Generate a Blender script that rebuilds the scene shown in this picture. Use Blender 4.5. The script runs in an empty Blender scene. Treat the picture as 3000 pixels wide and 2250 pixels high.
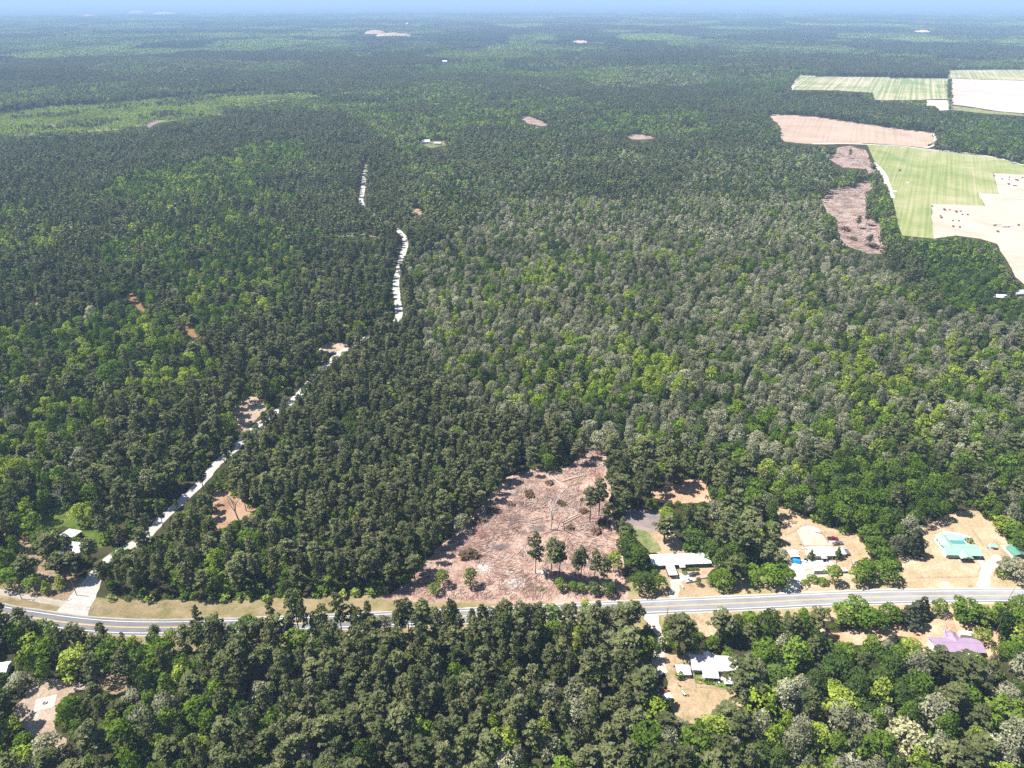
import bpy, bmesh, math, random
import numpy as np
from mathutils import Vector, Matrix

R = math.radians
random.seed(7)
rng = np.random.default_rng(11)
scene = bpy.context.scene
C = scene.collection

# ------------------------------------------------------------------ camera, light, exposure
CAM_H = 260.0                       # the drone's height in metres
FPX = 2100.0                        # focal length in pixels of the 3000 x 2250 photograph
PITCH = math.atan((1125 + 3) / FPX)
cd = bpy.data.cameras.new('camera')
cam = bpy.data.objects.new('camera', cd)
C.objects.link(cam)
cam.location = (0, 0, CAM_H)
cam.rotation_euler = (math.pi / 2 - PITCH, 0, 0)
cd.sensor_width = 36
cd.sensor_fit = 'HORIZONTAL'
cd.lens = 36 * FPX / 3000
cd.clip_start = 1
cd.clip_end = 200000
scene.camera = cam
scene.render.resolution_x, scene.render.resolution_y = 1024, 768

SUN_EL, SUN_AZ = 59.0, -83.0        # elevation; azimuth from +Y, negative to the left
sdir = Vector((math.sin(R(SUN_AZ)) * math.cos(R(SUN_EL)), math.cos(R(SUN_AZ)) * math.cos(R(SUN_EL)), math.sin(R(SUN_EL))))
world = bpy.data.worlds.new('World')
scene.world = world
world.use_nodes = True
wn = world.node_tree.nodes
wl = world.node_tree.links
wn.clear()
wo = wn.new('ShaderNodeOutputWorld')
bg = wn.new('ShaderNodeBackground')
sky = wn.new('ShaderNodeTexSky')
sky.sky_type = 'NISHITA'
sky.sun_disc = False
sky.sun_elevation = R(SUN_EL)
sky.sun_rotation = R(SUN_AZ)
sky.altitude = 100
sky.dust_density = 0.6
bg.inputs['Strength'].default_value = 0.06
wl.new(sky.outputs[0], bg.inputs[0])
wl.new(bg.outputs[0], wo.inputs[0])
sl = bpy.data.lights.new('sun', 'SUN')
sl.energy = 5.0
sl.angle = R(0.5)
sl.color = (1.0, 0.95, 0.865)
so = bpy.data.objects.new('sun', sl)
C.objects.link(so)
so.rotation_euler = sdir.to_track_quat('Z', 'Y').to_euler()
so.location = sdir * 3000
scene.view_settings.view_transform = 'Standard'
scene.view_settings.look = 'None'
scene.view_settings.gamma = 1
scene.view_settings.use_curve_mapping = False
scene.view_settings.exposure = 1.22
cy = scene.cycles
cy.max_bounces = 5
cy.diffuse_bounces = 2
cy.glossy_bounces = 2
cy.transmission_bounces = 3
cy.transparent_max_bounces = 6
cy.volume_bounces = 0
cy.use_denoising = False
cy.denoiser = 'OPENIMAGEDENOISE'
cy.denoising_input_passes = 'RGB_ALBEDO_NORMAL'
cy.denoising_prefilter = 'ACCURATE'
cy.use_adaptive_sampling = True
cy.adaptive_threshold = 0.02
cy.caustics_reflective = False
cy.caustics_refractive = False

FWD = Vector((0, math.cos(PITCH), -math.sin(PITCH)))
UPV = Vector((0, math.sin(PITCH), math.cos(PITCH)))


def G(u, v, z=0.0):
    """The point at height z of the place that the photograph shows at its pixel (u, v)."""
    d = FWD + Vector((1, 0, 0)) * ((u - 1500) / FPX) - UPV * ((v - 1125) / FPX)
    t = (z - CAM_H) / d.z
    return Vector((0, 0, CAM_H)) + d * t


def project(x, y, z):
    """Pixel of the photograph for arrays of world points."""
    dz = z - CAM_H
    w = y * FWD.y + dz * FWD.z
    w = np.where(w < 1, 1, w)
    return 1500 + FPX * x / w, 1125 - FPX * (y * UPV.y + dz * UPV.z) / w


# ------------------------------------------------------------------ naming and linking
def tag(o, label=None, cat=None, group=None, kind=None):
    if label: o['label'] = label
    if cat: o['category'] = cat
    if group: o['group'] = group
    if kind: o['kind'] = kind
    return o


def thing(name, label, cat, loc=(0, 0, 0), rz=0.0, group=None):
    o = bpy.data.objects.new(name, None)
    o.empty_display_size = 1
    C.objects.link(o)
    o.location = loc
    o.rotation_euler = (0, 0, rz)
    return tag(o, label, cat, group)


def link(name, mesh, parent=None, loc=None):
    o = bpy.data.objects.new(name, mesh)
    C.objects.link(o)
    if parent: o.parent = parent
    if loc is not None: o.location = loc
    return o


# ------------------------------------------------------------------ materials
def newmat(name):
    m = bpy.data.materials.new(name)
    m.use_nodes = True
    n = m.node_tree.nodes
    n.clear()
    return m, n, m.node_tree.links


def N(n, kind, **kw):
    x = n.new(kind)
    for k, v in kw.items():
        if k in x.inputs.keys() if hasattr(x.inputs, 'keys') else False:
            x.inputs[k].default_value = v
        else:
            setattr(x, k, v)
    return x


def rgba(c):
    return (c[0], c[1], c[2], 1.0)


def srgb(r, g, b):
    f = lambda c: ((c / 255 + 0.055) / 1.055) ** 2.4 if c > 10 else c / 255 / 12.92
    return (f(r), f(g), f(b))


def leaf_mat(name, ca, cb, transl=0.3, stand=None, spread=1.0):
    """Foliage: every tree its own shade between ca and cb, every clump a little lighter or darker, some light through the leaves."""
    m, n, l = newmat(name)
    out = n.new('ShaderNodeOutputMaterial')
    oi = n.new('ShaderNodeObjectInfo')
    ramp = n.new('ShaderNodeMix'); ramp.data_type = 'RGBA'
    ramp.inputs[6].default_value = rgba(ca)
    ramp.inputs[7].default_value = rgba(cb)
    l.new(oi.outputs['Random'], ramp.inputs[0])
    at = n.new('ShaderNodeAttribute'); at.attribute_name = 'clump'; at.attribute_type = 'GEOMETRY'
    ns = n.new('ShaderNodeTexNoise'); ns.inputs['Scale'].default_value = 0.011; ns.inputs['Detail'].default_value = 2
    l.new(oi.outputs['Location'], ns.inputs['Vector'])
    mr = n.new('ShaderNodeMapRange'); mr.inputs[1].default_value = 0.3; mr.inputs[2].default_value = 0.7
    mr.inputs[3].default_value = 0.82; mr.inputs[4].default_value = 1.2
    l.new(ns.outputs[0], mr.inputs[0])
    mul = n.new('ShaderNodeMath'); mul.operation = 'MULTIPLY'
    l.new(at.outputs['Fac'], mul.inputs[0]); l.new(mr.outputs[0], mul.inputs[1])
    vm = n.new('ShaderNodeVectorMath'); vm.operation = 'SCALE'
    l.new(ramp.outputs[2], vm.inputs[0]); l.new(mul.outputs[0], vm.inputs['Scale'])
    d = n.new('ShaderNodeBsdfDiffuse'); t = n.new('ShaderNodeBsdfTranslucent')
    l.new(vm.outputs[0], d.inputs[0])
    v2 = n.new('ShaderNodeVectorMath'); v2.operation = 'MULTIPLY'
    v2.inputs[1].default_value = (1.1, 1.15, 0.6)
    l.new(vm.outputs[0], v2.inputs[0]); l.new(v2.outputs[0], t.inputs[0])
    mx = n.new('ShaderNodeMixShader'); mx.inputs[0].default_value = transl
    l.new(d.outputs[0], mx.inputs[1]); l.new(t.outputs[0], mx.inputs[2])
    l.new(mx.outputs[0], out.inputs[0])
    return m


def plain(name, col, rough=0.7, metal=0.0, var=0.12, scale=1.5, col2=None, spec=0.3, bump=0.0):
    """A painted, wooden or metal surface with worn, slightly uneven colour."""
    m, n, l = newmat(name)
    out = n.new('ShaderNodeOutputMaterial')
    b = n.new('ShaderNodeBsdfPrincipled')
    b.inputs['Roughness'].default_value = rough
    b.inputs['Metallic'].default_value = metal
    b.inputs['Specular IOR Level'].default_value = spec
    tc = n.new('ShaderNodeTexCoord')
    ns = n.new('ShaderNodeTexNoise'); ns.inputs['Scale'].default_value = scale; ns.inputs['Detail'].default_value = 5
    ns.inputs['Roughness'].default_value = 0.65
    l.new(tc.outputs['Object'], ns.inputs['Vector'])
    mr = n.new('ShaderNodeMapRange'); mr.inputs[1].default_value = 0.32; mr.inputs[2].default_value = 0.68
    l.new(ns.outputs[0], mr.inputs[0])
    mx = n.new('ShaderNodeMix'); mx.data_type = 'RGBA'
    c2 = col2 or tuple(max(0, c * (1 - 2 * var)) for c in col)
    mx.inputs[6].default_value = rgba(c2)
    mx.inputs[7].default_value = rgba(tuple(min(1, c * (1 + var * .5)) for c in col))
    l.new(mr.outputs[0], mx.inputs[0])
    l.new(mx.outputs[2], b.inputs['Base Color'])
    if bump:
        bp = n.new('ShaderNodeBump'); bp.inputs['Strength'].default_value = bump; bp.inputs['Distance'].default_value = 0.05
        l.new(ns.outputs[0], bp.inputs['Height']); l.new(bp.outputs[0], b.inputs['Normal'])
    l.new(b.outputs[0], out.inputs[0])
    return m


def soil(name, stops, scale=0.06, fine=1.2, rough=1.0, streak=None, fine_amt=0.35, gain=0.8, spots=()):
    """Bare or grassy ground: a ramp of colours over broad noise, with fine grain. stops = [(pos, colour), ...]; streak = (angle, wavelength, amount)."""
    m, n, l = newmat(name)
    out = n.new('ShaderNodeOutputMaterial')
    b = n.new('ShaderNodeBsdfDiffuse'); b.inputs['Roughness'].default_value = 1
    g = n.new('ShaderNodeNewGeometry')
    big = n.new('ShaderNodeTexNoise'); big.inputs['Scale'].default_value = scale; big.inputs['Detail'].default_value = 8
    big.inputs['Roughness'].default_value = 0.62; big.inputs['Distortion'].default_value = 0.6
    l.new(g.outputs['Position'], big.inputs['Vector'])
    sm = n.new('ShaderNodeTexNoise'); sm.inputs['Scale'].default_value = fine; sm.inputs['Detail'].default_value = 3
    l.new(g.outputs['Position'], sm.inputs['Vector'])
    mix = n.new('ShaderNodeMath'); mix.operation = 'MULTIPLY_ADD'
    sub = n.new('ShaderNodeMath'); sub.operation = 'SUBTRACT'; sub.inputs[1].default_value = 0.5
    l.new(sm.outputs[0], sub.inputs[0])
    l.new(sub.outputs[0], mix.inputs[0]); mix.inputs[1].default_value = fine_amt
    l.new(big.outputs[0], mix.inputs[2])
    last = mix.outputs[0]
    if streak:
        ang, wave, amt = streak
        vr = n.new('ShaderNodeVectorRotate'); vr.rotation_type = 'Z_AXIS'; vr.inputs['Angle'].default_value = -ang
        l.new(g.outputs['Position'], vr.inputs['Vector'])
        sep = n.new('ShaderNodeVectorMath'); sep.operation = 'MULTIPLY'; sep.inputs[1].default_value = (0.012, 1, 1)
        l.new(vr.outputs[0], sep.inputs[0])
        s2 = n.new('ShaderNodeTexNoise'); s2.inputs['Scale'].default_value = 1.0 / wave; s2.inputs['Detail'].default_value = 3
        l.new(sep.outputs[0], s2.inputs['Vector'])
        sb = n.new('ShaderNodeMath'); sb.operation = 'SUBTRACT'; sb.inputs[1].default_value = 0.5
        l.new(s2.outputs[0], sb.inputs[0])
        ad = n.new('ShaderNodeMath'); ad.operation = 'MULTIPLY_ADD'; ad.inputs[1].default_value = amt
        l.new(sb.outputs[0], ad.inputs[0]); l.new(last, ad.inputs[2])
        last = ad.outputs[0]
    cr = n.new('ShaderNodeValToRGB')
    e = cr.color_ramp.elements
    while len(e) < len(stops): e.new(0.5)
    for k, (p, c) in enumerate(stops):
        e[k].position = p; e[k].color = rgba(tuple(q * gain for q in c))
    l.new(last, cr.inputs[0])
    col = cr.outputs[0]
    for (cx, cy_, rx, ry, colour) in spots:       # patches of other soil with ragged borders
        v = n.new('ShaderNodeVectorMath'); v.operation = 'SUBTRACT'; v.inputs[1].default_value = (cx, cy_, 0)
        l.new(g.outputs['Position'], v.inputs[0])
        w = n.new('ShaderNodeVectorMath'); w.operation = 'MULTIPLY'; w.inputs[1].default_value = (1 / rx, 1 / ry, 0)
        l.new(v.outputs[0], w.inputs[0])
        q = n.new('ShaderNodeVectorMath'); q.operation = 'LENGTH'; l.new(w.outputs[0], q.inputs[0])
        t = n.new('ShaderNodeTexNoise'); t.inputs['Scale'].default_value = 0.45; t.inputs['Detail'].default_value = 6; t.inputs['Roughness'].default_value = .7
        l.new(g.outputs['Position'], t.inputs['Vector'])
        a = n.new('ShaderNodeMath'); a.operation = 'MULTIPLY_ADD'; a.inputs[1].default_value = 2.4; l.new(t.outputs[0], a.inputs[0]); l.new(q.outputs['Value'], a.inputs[2])
        r = n.new('ShaderNodeMapRange'); r.inputs[1].default_value = 1.7; r.inputs[2].default_value = 2.25; r.inputs[3].default_value = .85; r.inputs[4].default_value = 0
        l.new(a.outputs[0], r.inputs[0])
        x = n.new('ShaderNodeMix'); x.data_type = 'RGBA'
        l.new(r.outputs[0], x.inputs[0]); l.new(col, x.inputs[6]); x.inputs[7].default_value = rgba(colour)
        col = x.outputs[2]
    l.new(col, b.inputs[0])
    l.new(b.outputs[0], out.inputs[0])
    return m


# ------------------------------------------------------------------ mesh building
class MB:
    def __init__(s):
        s.v, s.f, s.m = [], [], []

    def add(s, vs, fs, mi=0):
        o = len(s.v)
        s.v += [tuple(p) for p in vs]
        s.f += [tuple(i + o for i in f) for f in fs]
        s.m += [mi] * len(fs)

    def box(s, x0, x1, y0, y1, z0, z1, mi=0, top=None):
        """An upright box; top = (dx0, dx1, dy0, dy1) insets of the upper face."""
        a, b, c, d = top or (0, 0, 0, 0)
        s.add([(x0, y0, z0), (x1, y0, z0), (x1, y1, z0), (x0, y1, z0), (x0 + a, y0 + c, z1), (x1 - b, y0 + c, z1), (x1 - b, y1 - d, z1), (x0 + a, y1 - d, z1)],
              [(3, 2, 1, 0), (4, 5, 6, 7), (0, 1, 5, 4), (1, 2, 6, 5), (2, 3, 7, 6), (3, 0, 4, 7)], mi)

    def slab(s, pts, t, mi=0):
        """A plate of thickness t hanging below the polygon pts."""
        k = len(pts)
        pts = [Vector(p) for p in pts]
        low = [p - Vector((0, 0, t)) for p in pts]
        s.add(pts + low, [tuple(range(k)), tuple(range(2 * k - 1, k - 1, -1))] + [(i, i + k, (i + 1) % k + k, (i + 1) % k) for i in range(k)], mi)

    def tube(s, pts, rad, n=6, mi=0, cap=True):
        rings = []
        k = len(pts)
        pts = [Vector(p) for p in pts]
        for i, p in enumerate(pts):
            t = (pts[min(i + 1, k - 1)] - pts[max(i - 1, 0)])
            if t.length < 1e-6: t = Vector((0, 0, 1))
            t.normalize()
            a = t.cross(Vector((0.3, 0.9, 0.21))).normalized()
            b = t.cross(a)
            r = rad[i] if hasattr(rad, '__len__') else rad
            rings.append([p + (a * math.cos(2 * math.pi * j / n) + b * math.sin(2 * math.pi * j / n)) * r for j in range(n)])
        vs = [q for r_ in rings for q in r_]
        fs = [(i * n + j, i * n + (j + 1) % n, (i + 1) * n + (j + 1) % n, (i + 1) * n + j) for i in range(k - 1) for j in range(n)]
        if cap: fs += [tuple(range(n - 1, -1, -1)), tuple((k - 1) * n + j for j in range(n))]
        s.add(vs, fs, mi)

    def cyl(s, c, axis, r, h, n=12, mi=0):
        a = Vector(axis).normalized() * h / 2
        s.tube([Vector(c) - a, Vector(c) + a], r, n, mi)

    def mesh(s, name, mats, smooth=False):
        me = bpy.data.meshes.new(name)
        me.from_pydata(s.v, [], s.f)
        for m in (mats if isinstance(mats, (list, tuple)) else [mats]): me.materials.append(m)
        if any(s.m): me.polygons.foreach_set('material_index', s.m)
        if smooth: me.polygons.foreach_set('use_smooth', [True] * len(s.f))
        me.update()
        return me

    def build(s, name, mats, parent=None, loc=None, smooth=False):
        return link(name, s.mesh(name, mats, smooth), parent, loc)


def mesh_np(name, verts, faces4, mats, mat_idx=None, clump=None):
    """A mesh of quads from numpy arrays, with an optional per-face float attribute."""
    me = bpy.data.meshes.new(name)
    nv, nf = len(verts), len(faces4)
    me.vertices.add(nv)
    me.vertices.foreach_set('co', np.asarray(verts, np.float32).ravel())
    me.loops.add(nf * 4)
    me.loops.foreach_set('vertex_index', np.asarray(faces4, np.int32).ravel())
    me.polygons.add(nf)
    me.polygons.foreach_set('loop_start', np.arange(0, nf * 4, 4, dtype=np.int32))
    for m in mats: me.materials.append(m)
    if mat_idx is not None: me.polygons.foreach_set('material_index', np.asarray(mat_idx, np.int32))
    if clump is not None:
        a = me.attributes.new('clump', 'FLOAT', 'FACE')
        a.data.foreach_set('value', np.asarray(clump, np.float32))
    me.update(calc_edges=True)
    return me

# ------------------------------------------------------------------ ground, fields, roads
M = {}
M['forest_floor'] = soil('forest_floor', [(0.3, (0.045, 0.038, 0.022)), (0.5, (0.075, 0.06, 0.035)), (0.68, (0.06, 0.068, 0.028))], 0.05, 0.8)
def zspot(a, b, ra, rb, col):
    p = G(1350 + a / 2.116, 1300 + b / 2.116)
    return (p.x, p.y, ra / 2.116 / 5.7, rb / 2.116 / 4.2, col)


ASH, CHALK, RED, WEED = (0.13, 0.115, 0.115), (0.56, 0.53, 0.5), (0.26, 0.12, 0.085), (0.16, 0.17, 0.07)
M['slash'] = soil('slash_soil', [(0.22, (0.20, 0.125, 0.1)), (0.42, (0.35, 0.23, 0.185)), (0.58, (0.43, 0.31, 0.255)), (0.78, (0.53, 0.43, 0.38))], 0.16, 1.3, fine_amt=0.75, gain=1.0, spots=[zspot(340, 470, 60, 36, ASH), zspot(480, 525, 70, 36, ASH), zspot(250, 640, 80, 36, ASH), zspot(540, 330, 40, 40, ASH), zspot(150, 765, 60, 40, CHALK), zspot(330, 860, 70, 34, CHALK), zspot(495, 795, 45, 18, CHALK), zspot(300, 800, 30, 16, CHALK), zspot(560, 290, 50, 26, RED), zspot(840, 190, 60, 40, RED), zspot(130, 560, 60, 40, RED), zspot(500, 900, 60, 20, WEED), zspot(740, 245, 30, 16, WEED)])
M['far_slash'] = soil('far_slash_soil', [(0.25, (0.24, 0.175, 0.15)), (0.5, (0.36, 0.27, 0.235)), (0.75, (0.47, 0.37, 0.33))], 0.05, 0.5, fine_amt=0.6)
M['ash'] = soil('ash_soil', [(0.3, (0.14, 0.12, 0.12)), (0.5, (0.24, 0.2, 0.19)), (0.7, (0.4, 0.3, 0.26))], 0.25, 1.6, fine_amt=0.7)
M['marl'] = soil('chalky_soil', [(0.3, (0.45, 0.36, 0.31)), (0.55, (0.62, 0.55, 0.5)), (0.75, (0.72, 0.68, 0.64))], 0.3, 1.8, fine_amt=0.6)
M['sand'] = soil('pale_sand', [(0.25, (0.5, 0.42, 0.33)), (0.5, (0.6, 0.53, 0.45)), (0.75, (0.68, 0.63, 0.57))], 0.12, 1.1, fine_amt=0.4)
M['gravel'] = soil('white_gravel', [(0.25, (0.55, 0.51, 0.46)), (0.5, (0.66, 0.63, 0.59)), (0.75, (0.74, 0.72, 0.69))], 0.15, 1.6, fine_amt=0.35)
M['yard'] = soil('dry_yard', [(0.26, (0.17, 0.17, 0.075)), (0.42, (0.29, 0.22, 0.135)), (0.6, (0.38, 0.28, 0.19)), (0.78, (0.52, 0.43, 0.33))], 0.09, 0.9, fine_amt=0.6, gain=1.05)
M['tan_sand'] = soil('tan_sand', [(0.25, (0.3, 0.24, 0.15)), (0.45, (0.42, 0.32, 0.24)), (0.6, (0.5, 0.4, 0.32)), (0.78, (0.6, 0.53, 0.47))], 0.12, 1.0, fine_amt=0.6, gain=1.0)
M['needles'] = soil('needle_litter', [(0.3, (0.32, 0.19, 0.11)), (0.5, (0.46, 0.3, 0.2)), (0.75, (0.55, 0.41, 0.3))], 0.1, 1.0, fine_amt=0.6, gain=.92)
M['verge'] = soil('mown_verge', [(0.28, (0.2, 0.2, 0.085)), (0.45, (0.33, 0.28, 0.14)), (0.62, (0.44, 0.34, 0.21)), (0.8, (0.55, 0.47, 0.35))], 0.1, 0.9, fine_amt=0.45)
M['grass'] = soil('green_grass', [(0.3, (0.09, 0.15, 0.025)), (0.5, (0.15, 0.22, 0.035)), (0.75, (0.27, 0.28, 0.1))], 0.12, 0.8, fine_amt=0.5)
M['weeds'] = soil('weedy_grass', [(0.3, (0.13, 0.17, 0.06)), (0.5, (0.22, 0.24, 0.1)), (0.75, (0.42, 0.36, 0.24))], 0.12, 0.8, fine_amt=0.5)
M['mauve'] = soil('old_asphalt_pad', [(0.3, (0.19, 0.155, 0.16)), (0.5, (0.27, 0.22, 0.215)), (0.8, (0.42, 0.34, 0.3))], 0.1, 0.9, fine_amt=0.3)
M['field_green'] = soil('young_crop', [(0.28, (0.19, 0.235, 0.085)), (0.5, (0.27, 0.30, 0.125)), (0.72, (0.39, 0.36, 0.22))], 0.012, 0.4, streak=(R(61.5), 3.6, 0.75), fine_amt=0.15)
M['field_tan'] = soil('bare_tan_field', [(0.25, (0.36, 0.265, 0.2)), (0.5, (0.44, 0.335, 0.26)), (0.75, (0.5, 0.40, 0.325))], 0.01, 0.3, streak=(R(66), 5.0, 0.6), fine_amt=0.15)
M['field_striped'] = soil('striped_crop', [(0.32, (0.2, 0.26, 0.11)), (0.48, (0.31, 0.32, 0.18)), (0.66, (0.47, 0.42, 0.3))], 0.006, 0.2, streak=(R(63), 8.0, 1.2), fine_amt=0.1)
M['field_pale'] = soil('pale_harvested_field', [(0.25, (0.40, 0.32, 0.26)), (0.5, (0.48, 0.40, 0.335)), (0.75, (0.54, 0.465, 0.40))], 0.016, 0.3, streak=(R(-10), 5.0, 0.6), fine_amt=0.15)
M['field_pink'] = soil('pinkish_field', [(0.25, (0.46, 0.35, 0.31)), (0.5, (0.54, 0.43, 0.385)), (0.75, (0.6, 0.5, 0.46))], 0.006, 0.2, streak=(R(80), 5.0, 0.5), fine_amt=0.1)
M['plantation'] = soil('plantation_grass', [(0.3, (0.22, 0.27, 0.08)), (0.5, (0.31, 0.34, 0.11)), (0.75, (0.4, 0.38, 0.18))], 0.02, 0.3, fine_amt=0.4)
M['orange'] = soil('orange_creek_sand', [(0.3, (0.3, 0.17, 0.07)), (0.6, (0.42, 0.26, 0.13))], 0.2, 1.0)
M['pit'] = soil('sand_pit', [(0.3, (0.62, 0.42, 0.3)), (0.6, (0.78, 0.62, 0.5))], 0.01, 0.1)

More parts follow.
